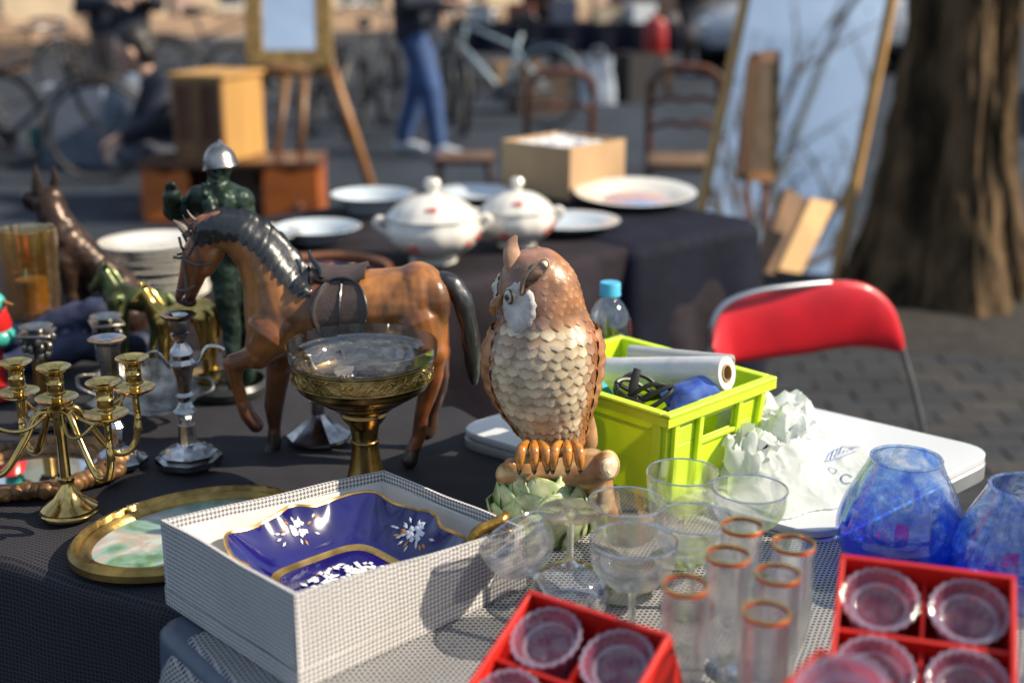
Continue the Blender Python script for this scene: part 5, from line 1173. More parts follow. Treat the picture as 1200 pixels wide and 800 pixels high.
def make_dish():
    c2 = BN + BU * .150 + BV * .122; t = thing('porcelain_dish', 'square cobalt blue porcelain dish with gold edge and white flowers inside the houndstooth box', 'dish', (c2.x, c2.y, .7585), math.atan2(BU.y, BU.x), rot=None)
    t.rotation_euler = (R(2), R(1), math.atan2(BU.y, BU.x)); t.location.z = .763
    S = .110; s0 = .060; H = .046
    def sq(a, p=4.2): c, s = math.cos(a), math.sin(a); return 1 / ((abs(c) ** p + abs(s) ** p) ** (1 / p))
    def surf(a, f, off=0):
        """f 0..1 floor, 1..2 wall"""
        if f <= 1: r = s0 * f * sq(a, 5); return Vector((r * math.cos(a), r * math.sin(a) * .96, .003 + off))
        g = f - 1; sc = 1 + g ** 3 * (.035 * math.cos(8 * a) - .03 * math.exp(-((math.fmod(a + 2 * math.pi, math.pi / 2) - math.pi / 4) / .10) ** 2) + .018 * math.cos(16 * a + 1))
        r = (s0 + (S - s0) * (g ** .85)) * sq(a, 5 - g * 1.2) * sc; z = .003 + H * g ** 1.15 * (1 + .05 * math.cos(8 * a) * g) 
        return Vector((r * math.cos(a), r * math.sin(a) * .96, z + off))
    N = 192
    def sheet(f0, f1, n, off, name, material, thick=None):
        vs = []; fs = []
        for i in range(n + 1):
            f = f0 + (f1 - f0) * i / n
            for k in range(N): vs.append(surf(2 * math.pi * k / N, max(f, .001), off))
        for i in range(n):
            for k in range(N): k2 = (k + 1) % N; fs.append((i * N + k, i * N + k2, (i + 1) * N + k2, (i + 1) * N + k))
        m = MB().add(vs, fs); return m.build(name, material, t, auto=None)
    sheet(0, 2, 44, 0, 'bowl', cobalt); sheet(0, 2, 30, -.0035, 'underside', pbase)
    tube([(*surf(2 * math.pi * k / N, 2.0, -.0015), .0022) for k in range(N)], seg=6, closed=True).build('gold_rim', gold_p, t)
    sheet(1.0, 1.11, 3, .0007, 'gold_band', gold_p)
    def on_s(a, f): return surf(a, f, .0009)
    def petal(m, p, d, n, L, W):
        s = n.cross(d).normalized(); m.add([p, p + d * L * .5 + s * W, p + d * L, p + d * L * .5 - s * W, p + d * L * .5 + n * .0006], [(0, 1, 4), (1, 2, 4), (2, 3, 4), (3, 0, 4)])
    rnd = random.Random(4)
    def frame(a, f):
        p = on_s(a, f); e = on_s(a + .01, f) - p; g = on_s(a, f + .02) - p if f < 1.95 else p - on_s(a, f - .02); n = e.cross(g).normalized(); n = n if n.z > 0 else -n; return p, e.normalized(), g.normalized(), n
    def bouquet(a, f, size, nm, rose=1, sprays=14):
        m = MB(); om = MB(); p, e, g, n = frame(a, f)
        def P(u, v): # walk on the surface
            fr = f + v / .075; aa = a + u / max(surf(a, f).length, .05); return on_s(aa, max(.02, min(1.97, fr))) + n * .0004
        for k in range(rose * 22):
            q = rnd.uniform(0, 2 * math.pi); r = size * .34 * math.sqrt(rnd.random()); c = P(r * math.cos(q), r * math.sin(q)); w_ = q + rnd.uniform(-.7, .7) + 1.2; petal(m, c, (e * math.cos(w_) + g * math.sin(w_)).normalized(), n, size * .30, size * .14)
        for k in range(sprays):
            q = rnd.uniform(0, 2 * math.pi); r = size * rnd.uniform(.4, 1); c = P(r * 1.3 * math.cos(q), r * .7 * math.sin(q)); petal(m if k % 3 else om, c, (e * math.cos(q) + g * math.sin(q) * .7).normalized(), n, size * .34, size * .07)
        m.build(nm, white_p, t, False).__setitem__('kind', 'stuff'); om.build('painted_sprig', orange_p, t, False)
    fa = R(90)
    bouquet(R(90), 1.62, .022, 'painted_flower'); bouquet(R(0), 1.62, .026, 'painted_flower', 1, 22); bouquet(R(180), 1.6, .022, 'painted_flower'); bouquet(R(270), 1.6, .022, 'painted_flower')
    # floor: a spray of white leaves
    m = MB()
    for k in range(170):
        q = rnd.uniform(0, 2 * math.pi); r = .047 * math.sqrt(rnd.random()); x, y = r * math.cos(q), r * math.sin(q) * .8
        w_ = rnd.uniform(0, 2 * math.pi); petal(m, Vector((x, y, .0045 + rnd.uniform(0, .0004))), Vector((math.cos(w_), math.sin(w_), 0)), Vector((0, 0, 1)), rnd.uniform(.007, .012), .0031)
    m.build('painted_leaves', white_p, t, False).__setitem__('kind', 'stuff')
make_dish()
# little gold ornament in the box corner
gp = Vector((*(BN + BU * .275 + BV * .03), .7545)); t = thing('gold_ornament', 'small gilt ornament lying in the right corner of the houndstooth box', 'ornament', gp, R(40))
m = tube(cr([(-.032, 0, .052, .003), (-.018, .004, .062, .006), (0, 0, .068, .006), (.012, -.004, .072, .006), (.022, 0, .074, .003)], 5), seg=10); m.build('scroll', mat('gilt_bright', (.75, .42, .09), .25, .9, var=.35, vs=60, bump=.6, bs=120), t)
tube([(0, 0, .0, .012), (0, 0, .02, .006), (0, 0, .066, .005)], seg=10).build('stem', MATS['gilt_bright'], t)

# ---------------- oval gilt frame with painting, lying on the black cloth
def oval_frame():
    c = on(226, 628, .748); t = thing('oval_picture', 'oval gilt-framed picture of a pale green landscape lying on the black cloth', 'picture', c, R(40))
    a, b = .145, .108
    prof = [(.0, .002), (.0, .010), (-.006, .015), (-.013, .0155), (-.018, .010), (-.026, .0125), (-.031, .0095), (-.036, .0055), (-.038, .002)]
    vs = []; fs = []; N = 96; K = len(prof)
    for i in range(N):
        th = 2 * math.pi * i / N
        for o_, z in [(p_[0] * .72, p_[1]) for p_ in prof]: o_ = o_; bead = .0012 * math.sin(th * 60) if abs(o_ + .013) < .004 else 0; vs.append(((a + o_) * math.cos(th), (b + o_) * math.sin(th), z + bead))
    for i in range(N):
        for k in range(K): fs.append((i * K + k, i * K + (k + 1) % K, ((i + 1) % N) * K + (k + 1) % K, ((i + 1) % N) * K + k))
    MB().add(vs, fs).build('frame', mat('gilt_frame_worn', (.46, .30, .09), .33, .85, var=.4, vs=22, bump=.4, bs=90), t)
    m_, nt_, b_ = new_mat('painted_landscape'); L = nt_.links; tc = nd(nt_, 'ShaderNodeTexCoord'); n = nd(nt_, 'ShaderNodeTexNoise'); n.inputs['Scale'].default_value = 16; n.inputs['Detail'].default_value = 7; n.inputs['Distortion'].default_value = 1.2; L.new(tc.outputs['Object'], n.inputs['Vector'])
    rp = nd(nt_, 'ShaderNodeValToRGB'); L.new(n.outputs['Fac'], rp.inputs[0]); cr_ = rp.color_ramp; cr_.elements[0].color = (.07, .14, .06, 1); cr_.elements[0].position = .3; cr_.elements[1].color = (.62, .66, .6, 1); cr_.elements[1].position = .62
    for p, c_ in ((.40, (.18, .34, .2, 1)), (.48, (.33, .48, .42, 1)), (.54, (.56, .42, .33, 1))): e = cr_.elements.new(p); e.color = c_
    L.new(rp.outputs[0], b_.inputs['Base Color']); b_.inputs['Roughness'].default_value = .35; b_.inputs['Coat Weight'].default_value = .3
    o = lathe([(0, .0045), (1, .0045), (1, .003), (0, .003)], 72); o.v = [(x * (a - .025), y * (b - .025), z) for x, y, z in o.v]; o.build('painting', m_, t)
    g = lathe([(0, .0068), (1, .0068)], 72); g.v = [(x * (a - .024), y * (b - .024), z) for x, y, z in g.v]; g.build('glass_pane', clear, t)
oval_frame()

# ---------------- carved frame lying bottom left
t = thing('carved_mirror', 'carved brown frame with a small mirror lying at the left edge of the table', 'mirror', on(38, 556, .749), R(15)); cm1 = mat('carved_gilt', (.34, .17, .06), .5, .35, var=.4, vs=35, bump=.7, bs=90)
m = MB(); rnd = random.Random(8)
for i in range(60):
    a = 2 * math.pi * i / 60; r = 1 + .06 * math.sin(9 * a); q = Vector((.115 * r * math.cos(a), .085 * r * math.sin(a), .010)); m.join(ball(q, (.013, .011, .009 + .004 * rnd.random()), 8, 6)); m.join(ball(q * .82, (.009, .008, .007), 8, 6))
m.join(tube([(.088 * math.cos(a), .064 * math.sin(a), .008) for a in [2 * math.pi * i / 40 for i in range(40)]], .006, 8, closed=True)); m.build('frame', cm1, t)
o = lathe([(0, .006), (1, .006), (1, .001), (0, .001)], 40); o.v = [(x * .085, y * .061, z) for x, y, z in o.v]; o.build('mirror_glass', mirror_m, t)

# ---------------- brass candelabrum
brass_b = mat('polished_brass', (.72, .50, .18), .14, 1, var=.22, vs=22, bump=.1, bs=70)
def cup(parent, c, r=.0205, hh=.03):
    """flared candle socket standing on a drip pan; c = centre of the pan"""
    pan = lathe([(0, -.004), (.006, -.005), (.012, -.004), (.022, .0015), (.025, .004), (.0255, .0055), (.022, .0042), (.012, .0005), (.006, .001), (0, .002)], 36, wob=lambda a, i: 1 + (.012 * math.cos(a * 30) if 3 <= i <= 6 else 0)); pan.v = [tuple(Vector(v) + c) for v in pan.v]; p = pan.build('drip_pan', brass_b, parent)
    sk = lathe([(.006, .001), (.0075, .006), (.006, .009), (.0115, .0105), (.0115, .012), (.0095, .0135), (.0095, .022), (.0105, .0235), (.0095, .025), (.0098, .034), (.0125, .037), (r * .93, .0415), (r, .0435), (r * .98, .044), (.012, .0415), (.0078, .038), (.0072, .018), (0, .0175)], 32); sk.v = [tuple(Vector(v) + c) for v in sk.v]; sk.build('candle_socket', brass_b, p)
def candelabrum():
    b = on(82, 600, .749); t = thing('candelabrum', 'polished brass five-light candelabrum with chains, standing at the left front', 'candelabrum', b); Y = b.y
    top = at(67, 470, Y) - b; d = top.normalized()
    M = d.to_track_quat('Z', 'Y').to_matrix().to_4x4()
    H = top.length; cone = [(0, 0), (.035, 0), (.0355, .003), (.034, .0055), (.034, .008), (.031, .0105), (.025, .0145), (.017, .021), (.012, .030), (.009, .038), (.0085, .041), (.0095, .0425), (.0095, .046), (.0075, .048)]
    m = lathe(cone + [(0, .049)], 44); m.build('foot', brass_b, t)
    st = lathe([(.0065, .046), (.0062, H * .7), (.0075, H * .72), (.0075, H - .022), (.011, H - .018), (.011, H - .008), (.007, H - .004), (0, H - .003)], 20); st.v = [tuple(M @ Vector(v)) for v in st.v]; st.build('stem', brass_b, t)
    cup(t, top)
    ends = [(at(125, 489, Y - .062) - b), (at(158, 458, Y + .046) - b), (at(22, 463, Y + .05) - b), (at(-38, 490, Y - .05) - b)]
    hub = top - d * .016
    for e in ends:
        cup(t, e); hv = Vector((e.x - hub.x, e.y - hub.y, 0)); L = hv.length
        path = cr([tuple(hub), tuple(hub + hv * .22 + Vector((0, 0, .004))), tuple(hub + hv * .42 - Vector((0, 0, .028))), tuple(hub + hv * .68 - Vector((0, 0, .062))), tuple(hub + hv * .92 - Vector((0, 0, .058))), tuple(Vector((e.x, e.y, hub.z - .028))), (e.x, e.y, e.z - .003)], 6)
        tube([(*p, .0044) for p in path], seg=10).build('arm', brass_b, t)
        for w_, s in ((.030, .18), (.045, -.2)):
            a0 = hub + Vector((0, 0, .01)) + hv * .08; a1 = Vector((e.x, e.y, e.z - .004)) - hv * .15; sd = Vector((-hv.y, hv.x, 0)).normalized() * .014 * (1 if s > 0 else -1)
            P = [a0 + (a1 - a0) * q + sd * math.sin(math.pi * q) - Vector((0, 0, w_ * 4 * q * (1 - q) * .62)) for q in [i / 26 for i in range(27)]]
            cm_ = MB()
            for i, p in enumerate(P): 
                if i < 26: cm_.join(ball((p + P[i + 1]) / 2, (.0021, .0021, .0021), 6, 4)); 
                cm_.join(ball(p, (.0025, .0025, .0025), 6, 4))
            cm_.build('chain', brass_b, t)
        tb = Vector((e.x + .003, e.y - .008, e.z - .004)); tube([(*tb, .0012), (*(tb - Vector((0, 0, .022))), .0012)]).build('pendant_link', brass_b, t)
        tz = lathe([(0, .006), (.003, .005), (.0045, 0), (.003, -.003), (.0045, -.006), (.0052, -.018), (0, -.018)], 12); tz.v = [tuple(Vector(v) + tb - Vector((0, 0, .028))) for v in tz.v]; tz.build('tassel', brass_b, t)
candelabrum()

# ---------------- silver candlesticks
silver = mat('tarnished_silver', (.62, .62, .64), .16, 1, var=.35, vs=26, bump=.15, bs=60); silver_old = mat('old_silver', (.45, .43, .40), .3, 1, var=.4, vs=30, bump=.5, bs=110)
def octa(prof, seg=8): return lathe(prof, seg)
def silver_stick():
    b = on(222, 540, .749); Y = b.y; t = thing('candlestick', 'tall silver candlestick with stepped octagonal foot and two thin arms, in front of the horse', 'candlestick', b, R(12)); z = lambda py: at(215, py, Y).z - b.z
    foot = octa([(0, 0), (.045, 0), (.045, .008), (.039, .0095), (.039, .014), (.033, .016), (.027, .021), (.019, .0235), (.0135, .027), (.0125, .030), (.011, z(497)), (0, z(497))]); foot.build('foot', silver, t, auto=20)
    stem = [(.010, z(499)), (.0085, z(492)), (.0115, z(486)), (.017, z(481)), (.0115, z(477)), (.007, z(470)), (.009, z(466)), (.012, z(463)), (.009, z(459)), (.012, z(440)), (.0165, z(428)), (.018, z(425)), (.014, z(420)), (.0155, z(414)), (.013, z(408)), (.0065, z(401)), (.012, z(394)), (.013, z(391)), (.0085, z(390)), (.013, z(387)), (.0145, z(376)), (.0145, z(374)), (.0225, z(371)), (.0235, z(368)), (.013, z(368.5)), (.009, z(372)), (0, z(374))]
    m = octa([(0, z(499))] + stem, 8); m.build('stem', silver, t, auto=20)
    for s, ex in ((-1, 168), (1, 262)):
        e = at(ex, 424 if s < 0 else 414, Y) - b; c = Vector((0, 0, z(420)))
        MM = Matrix.Rotation(-R(12), 4, 'Z'); e = MM @ e; tube([(*p, .0024) for p in cr([tuple(c), tuple(c + (e - c) * .3 + Vector((0, 0, -.012))), tuple(c + (e - c) * .62 + Vector((0, 0, .012))), tuple(e + Vector((0, 0, .006))), tuple(e - Vector((0, 0, .006)))], 6)], seg=8).build('arm', silver, t)
silver_stick()
def plain_stick(label, px, py_top, Y, H, m, sc=1.0, capital=False, pillar=None, group=None):
    p = at(px, py_top, Y); t = thing('candlestick', label, 'candlestick', (p.x, Y, .749), R(random.uniform(0, 40)), group); H = p.z - .749
    f = octa([(0, 0), (.036 * sc, 0), (.036 * sc, .006), (.028 * sc, .010), (.018 * sc, .018), (.010 * sc, .024), (.009 * sc, .03)], 8); f.build('foot', m, t, auto=20)
    if capital:
        lathe([(0, .03), (.0105 * sc, .03), (.009 * sc, H - .05), (0, H - .05)], 20, wob=lambda a, i: 1 + .05 * math.cos(10 * a)).build('column', pillar or m, t)
        cp = MB(); cp.join(lathe([(.009 * sc, H - .05), (.011 * sc, H - .047), (.010 * sc, H - .03), (.016 * sc, H - .014), (.0165 * sc, H - .012), (0, H - .012)], 16))
        for r_, zz, n in ((.013, H - .04, 8), (.0155, H - .028, 8), (.019, H - .017, 4)):
            for k in range(n): a = 2 * math.pi * k / n + zz * 200; cp.join(ball((r_ * sc * math.cos(a), r_ * sc * math.sin(a), zz), (.0042 * sc, .0042 * sc, .007 * sc), 7, 5))
        cp.join(box(0, 0, H - .008, .042 * sc, .042 * sc, .005, .0015)); cp.join(lathe([(.010 * sc, H - .006), (.012 * sc, H), (.021 * sc, H + .003), (.018 * sc, H + .004), (.008 * sc, H), (0, H - .004)], 16)); cp.build('capital', m, t)
    else:
        lathe([(.009 * sc, .03), (.011 * sc, H * .3), (.007 * sc, H * .34), (.013 * sc, H * .4), (.010 * sc, H * .55), (.007 * sc, H * .6), (.014 * sc, H * .64), (.0145 * sc, H * .68), (.011 * sc, H * .7), (.011 * sc, H - .03), (.0145 * sc, H - .028), (.0145 * sc, H - .008), (.012 * sc, H - .006), (.022 * sc, H - .003), (.0225 * sc, H), (.010 * sc, H - .001), (0, H - .006)], 10).build('stem', m, t, auto=25)
plain_stick('silver candlestick with square socket behind the brass candelabrum', 125, 396, 1.62, 0, silver, 1.12)
plain_stick('ornate candlestick with leafy silver capital on a gold column, left of the others', 42, 384, 1.78, 0, silver_old, 1.15, True, brass)
plain_stick('ornate candlestick with leafy capital directly behind the square-socket one', 124, 372, 1.86, 0, silver_old, 1.15, True)
# silver octagonal foot behind the horse: a candlestick half hidden by the comport
t = thing('candlestick', 'silver candlestick with faceted spreading foot half hidden behind the comport', 'candlestick', on(374, 512, .749), R(10)); octa([(0, 0), (.046, 0), (.046, .005), (.040, .009), (.026, .020), (.014, .031), (.010, .036), (.009, .05), (.013, .056), (.008, .062), (.010, .085), (.015, .09), (.015, .1), (.009, .102), (0, .102)], 10).build('body', silver, t, auto=15)
# dark oval silver tray leaning, left of the candlestick
t = thing('silver_tray', 'tarnished oval silver tray lying between the candlesticks', 'tray', on(172, 486, .757), R(20)); tm = lathe([(0, .002), (.05, .002), (.062, .006), (.074, .014), (.077, .017), (.072, .017), (.060, .009), (0, .005)], 48, wob=lambda a, i: 1 + .02 * math.cos(20 * a) * (i in (4, 5))); tm.v = [(x, y * .75, z) for x, y, z in tm.v]; tm.build('plate', silver_old, t); 
for s in (-1, 1): tube(cr([(s * .07, -.02, .016), (s * .092, -.012, .022), (s * .096, 0, .024), (s * .092, .012, .022), (s * .07, .02, .016)], 4), .003).build('handle', silver_old, t)
t.rotation_euler = (R(30), R(8), R(20)); t.location.z = .79

# ---------------- German shepherd bronze
def make_dog():
    Y = 2.32; rt = Vector((at(90, 365, Y).x, Y, .748)); t = thing('dog_statue', 'dark bronze statue of a sitting shepherd dog with upright ears at far left', 'statue', rt); k = mpp(at(90, 300, Y)); ch = lambda lm: chain(lm, Y, rt)
    me = sculpt('body', [ch([(56, 238, 18), (64, 256, 20), (76, 283, 28), (90, 298, 27), (114, 313, 20), (138, 334, 22), (150, 368, 26)]), ch([(54, 236, 17), (44, 234, 12), (34, 232, 9)]), ch([(44, 242, 9), (34, 240, 6)]),
                         ch([(75, 305, 20, -.02), (84, 340, 10, -.02), (92, 375, 8, -.02), (96, 410, 8, -.02), (88, 425, 7, -.03)]), ch([(80, 305, 20, .03), (98, 340, 10, .03), (108, 380, 8, .03), (112, 410, 8, .03), (104, 424, 7, .03)]),
                         ch([(145, 370, 28, -.02), (130, 395, 16, -.03), (140, 420, 9, -.03), (120, 428, 7, -.03)]), ch([(150, 380, 20), (175, 400, 10), (200, 420, 6)])],
                [(at(57, 232, Y) - rt, (17 * k, 15 * k, 15 * k))], voxel=.0035, smooth=4)
    dent(me, .003, 30); br = mat('dark_bronze', (.085, .048, .032), .34, .45, var=.35, vs=18, bump=.4, bs=80); link('body', me, br, t)
    for s, a, b in ((-1, (61, 226), (62, 194)), (1, (44, 226), (41, 193))):
        e = tube([(*(at(a[0], a[1], Y + .012 * -s) - rt), 9 * k), (*(at((a[0] + b[0]) / 2 + (3 if s < 0 else 0), (a[1] + b[1]) / 2, Y - .012 * s) - rt), 6.5 * k), (*(at(*b, Y - .012 * s) - rt), 1 * k)], seg=10, flat=.55, up=Vector((.3, 1, 0))); e.build('ear', br, t)
    for s in (-1, 1): ball(at(46, 229, Y + s * .016) - rt, .0035, 8, 6).build('eye', MATS['pupil_black'], t)
    ball(at(29, 232, Y) - rt, .007, 10, 8).build('nose', MATS['pupil_black'], t)
make_dog()
# ---------------- bronze man with helmet
def make_man():
    Y = 1.93; rt = Vector((at(268, 470, Y).x, Y, .748)); t = thing('man_statue', 'green bronze statue of a standing man with a silvery helmet behind the horse', 'statue', rt); k = mpp(at(265, 300, Y)); ch = lambda lm: chain(lm, Y, rt); zb = at(268, 476, Y).z - rt.z
    limbs = [ch([(257, 196, 15), (255, 210, 12), (259, 224, 12)]), ch([(257, 240, 24, -.01), (262, 262, 26), (268, 292, 23)]), ch([(236, 234, 17, -.015), (262, 228, 17), (280, 236, 18)]),
             ch([(232, 236, 15), (214, 246, 13), (202, 248, 11, -.01), (200, 236, 10, -.02), (202, 228, 10, -.03)]), ch([(282, 242, 16), (288, 268, 13), (268, 274, 11, -.04), (248, 250, 9, -.055), (242, 228, 8, -.045)]),
             ch([(258, 298, 17, -.01), (266, 345, 15, -.01), (271, 390, 11, -.01), (274, 430, 9, -.01), (275, 462, 8, -.01)]), ch([(274, 300, 17, .02), (284, 350, 14, .025), (288, 395, 11, .03), (290, 440, 9, .03), (291, 460, 8, .03)]), ch([(275, 464, 8, -.01), (266, 468, 7, -.045)]), ch([(291, 460, 8, .03), (285, 466, 7, 0)])]
    fing = [ch([(240, 228, 4, -.06), (238, 222, 3, -.062), (237 + i * 2.4, 215, 2.2, -.062)]) for i in range(4)] + [ch([(199, 226, 6, -.03), (196 + 2.5 * i, 220, 3, -.035), (196 + 2.5 * i, 215 + (i % 2) * 2, 2.4, -.045)]) for i in range(4)]
    me = sculpt('body', limbs + fing, [(at(256, 206, Y - .012) - rt, (4 * k, 6 * k, 5 * k)), (at(252, 205, Y - .022) - rt, (2.4 * k, 4 * k, 4 * k)), (at(254, 214, Y - .017) - rt, (5 * k, 3 * k, 2 * k)), (at(270, 262, Y) - rt, (22 * k, 17 * k, 30 * k))], voxel=.0024, smooth=4)
    dent(me, .0026, 42); gb = mat('green_bronze', (.045, .08, .06), .36, .55, var=.4, vs=16, bump=.35, bs=70); link('body', me, gb, t)
    for s in (-1, 1): ball(at(253 + s * 5, 201, Y - .026) - rt, .0022, 8, 6).build('eye', MATS['pupil_black'], t)
    hz = at(258, 190, Y) - rt; hm = lathe(cr([(21 * k, -7 * k), (19.5 * k, -2 * k), (18 * k, 6 * k), (14 * k, 14 * k), (7 * k, 20 * k), (.0005, 23 * k)], 4), 28, sy=1.15); q = Matrix.Rotation(R(-8), 4, 'Y') @ Matrix.Rotation(R(-8), 4, 'X'); hm.v = [tuple(hz + q @ Vector(v)) for v in hm.v]; ho = hm.build('helmet', silver_old, t)
    tube(cr([(*(hz + Vector((0, -.012, 16 * k))), .002), (*(hz + Vector((.001, 0, 24 * k))), .003), (*(hz + Vector((.001, .014, 18 * k))), .002)], 4), seg=6).build('crest', silver, ho)
    bz = lathe([(0, 0), (.062, 0), (.064, .01), (.058, .018), (.055, zb - .004), (.05, zb), (0, zb)], 40); bz.build('plinth', mat('plinth_black', (.03, .032, .03), .3, coat=.3), t)
make_man()
# ---------------- small horses / animals
def small_beast(label, name, Y, pts, m, eye=True):
    rt = Vector((at(pts['o'][0], 400, Y).x, Y, .748)); t = thing(name, label, 'statue', rt); me = sculpt('body', [chain(l, Y, rt) for l in pts['l']], voxel=.0028, smooth=4); link('body', me, m, t)
    for i, e in enumerate(pts.get('ears', ())): tube([(*(at(*e[0], Y + .008 * (1 - 2 * i)) - rt), .005), (*(at(*e[1], Y + .008 * (1 - 2 * i)) - rt), .001)], seg=6).build('ear', m, t)
    if 'mane' in pts: tube([(*(at(a, b, Y) - rt), r * mpp(at(a, b, Y))) for a, b, r in cr(pts['mane'], 3)], seg=8, flat=.6).build('mane', m, t)
    if 'tail' in pts: tube([(*(at(a, b, Y) - rt), r * mpp(at(a, b, Y))) for a, b, r in cr(pts['tail'], 3)], seg=8).build('tail', m, t)
    lz = pts['base']; bx = box(at(lz[0], lz[1], Y).x - rt.x, 0, .006, lz[2] * mpp(rt), .06, .012, .003); bx.build('base', m, t)
green_patina = mat('green_patina', (.12, .15, .06), .35, .6, var=.4, vs=24, bump=.3, bs=90); bright_gold = mat('bright_gold', (.8, .55, .16), .2, 1, var=.25, vs=20)
small_beast('small green patinated horse figurine left of the gold one', 'horse_figurine', 2.02, dict(o=(150,), l=[[(135, 345, 15), (160, 350, 15), (182, 352, 16)], [(135, 342, 13), (126, 326, 9), (122, 318, 8)], [(122, 320, 8), (114, 332, 6), (110, 338, 5)], [(135, 352, 11, -.02), (138, 385, 6, -.02), (136, 425, 4, -.02), (136, 432, 5, -.02)], [(142, 352, 10, .02), (146, 385, 6, .02), (147, 430, 4, .02)], [(182, 358, 14, -.02), (184, 385, 8, -.02), (178, 405, 4.5, -.02), (180, 432, 4, -.02)], [(184, 358, 12, .02), (190, 390, 6, .02), (190, 432, 4, .02)]], ears=(((121, 314), (120, 305)), ((124, 314), (125, 306))), mane=[(122, 312, 3), (132, 318, 4), (142, 332, 4)], tail=[(195, 345, 4), (204, 360, 5), (206, 385, 3)], base=(160, 440, 90)), green_patina)
small_beast('shiny gold horse figurine behind the tall silver candlestick', 'horse_figurine', 1.98, dict(o=(225,), l=[[(188, 372, 10), (210, 368, 12), (236, 365, 17)], [(190, 370, 10), (176, 354, 7), (168, 340, 6)], [(168, 341, 6), (160, 350, 4.5), (157, 354, 4)], [(190, 378, 8, -.02), (192, 405, 4.5, -.02), (192, 442, 3.5, -.02)], [(196, 378, 8, .02), (200, 405, 4.5, .02), (200, 442, 3.5, .02)], [(238, 372, 14, -.02), (242, 402, 8, -.02), (240, 420, 4.5, -.02), (243, 445, 4, -.02)], [(240, 372, 12, .02), (250, 405, 6, .02), (250, 444, 4, .02)]], ears=(((167, 337), (165, 329)), ((170, 337), (171, 329))), mane=[(168, 335, 2.5), (178, 342, 3.5), (190, 358, 3)], tail=[(250, 358, 4), (256, 372, 4), (256, 395, 3)], base=(220, 450, 80)), bright_gold)
# glass jar with amber contents, left
p = at(42, 380, 2.1); t = thing('glass_vase', 'tall amber glass vase at the left edge beside the dog statue', 'vase', (p.x, 2.1, .748)); Hh = at(42, 268, 2.1).z - .748
shell([(0, 0), (.04, 0), (.044, .006), (.046, Hh * .5), (.049, Hh - .004), (.05, Hh)], .003, 48, wob=lambda a, i: 1 + .025 * math.cos(12 * a)).build('body', glass('amber_glass', (.93, .82, .58), (.5, .36, .16), 2.2, haze=.03, hazecol=(.8, .5, .15), hnoise=.15, hs=18, base=.09), t)
lathe([(0, .012), (.026, .012), (.026, Hh * .62), (0, Hh * .62)], 30).build('wax_filling', mat('amber_wax', (.45, .25, .07), .5, var=.3, vs=14, sub=.2), t)
# painted rooster-like toy at far left edge
t = thing('painted_toy', 'red and turquoise painted wooden toy bird cut off by the left edge', 'toy', (at(-8, 390, 1.9).x, 1.9, .748)); Hh = at(0, 350, 1.9).z - .748
lathe([(0, 0), (.03, 0), (.03, .01), (.012, .02), (.01, Hh * .45), (.022, Hh * .6), (.03, Hh * .75), (.024, Hh * .9), (0, Hh * .96)], 20).build('body', mat('toy_red', (.6, .02, .02), .3), t); ball((.012, -.01, Hh * .98), .016).build('head', mat('toy_teal', (.05, .42, .36), .3), t); tube([(.024, -.012, Hh * .98, .006), (.042, -.016, Hh * .97, .001)]).build('beak', MATS['beak_orange'], t)
ball((.0, 0, Hh * .62), (.034, .03, .02)).build('wing_band', MATS['toy_teal'], t)
# crumpled dark blue cloth bundle between the figures
t = sculpt('cloth_bundle', [[(-.17, 0, .02, .02), (-.06, .02, .05, .03), (.05, 0, .085, .022), (.13, .02, .11, .012)], [(-.1, -.05, .01, .02), (.02, -.03, .03, .025), (.12, -.02, .03, .02)]], voxel=.006, smooth=3)
for v in t.vertices: v.co += Vector((0, 0, 1)) * .006 * noise.noise(v.co * 40)
o = link('cloth_bundle', t, mat('blue_black_cloth', (.03, .04, .10), .7, var=.3, vs=14, bump=.5, bs=70), None, (*on(85, 425, .75).xy, .755)); o.rotation_euler[2] = R(8); tag(o, 'crumpled dark blue cloth behind the brass candelabrum', 'cloth')
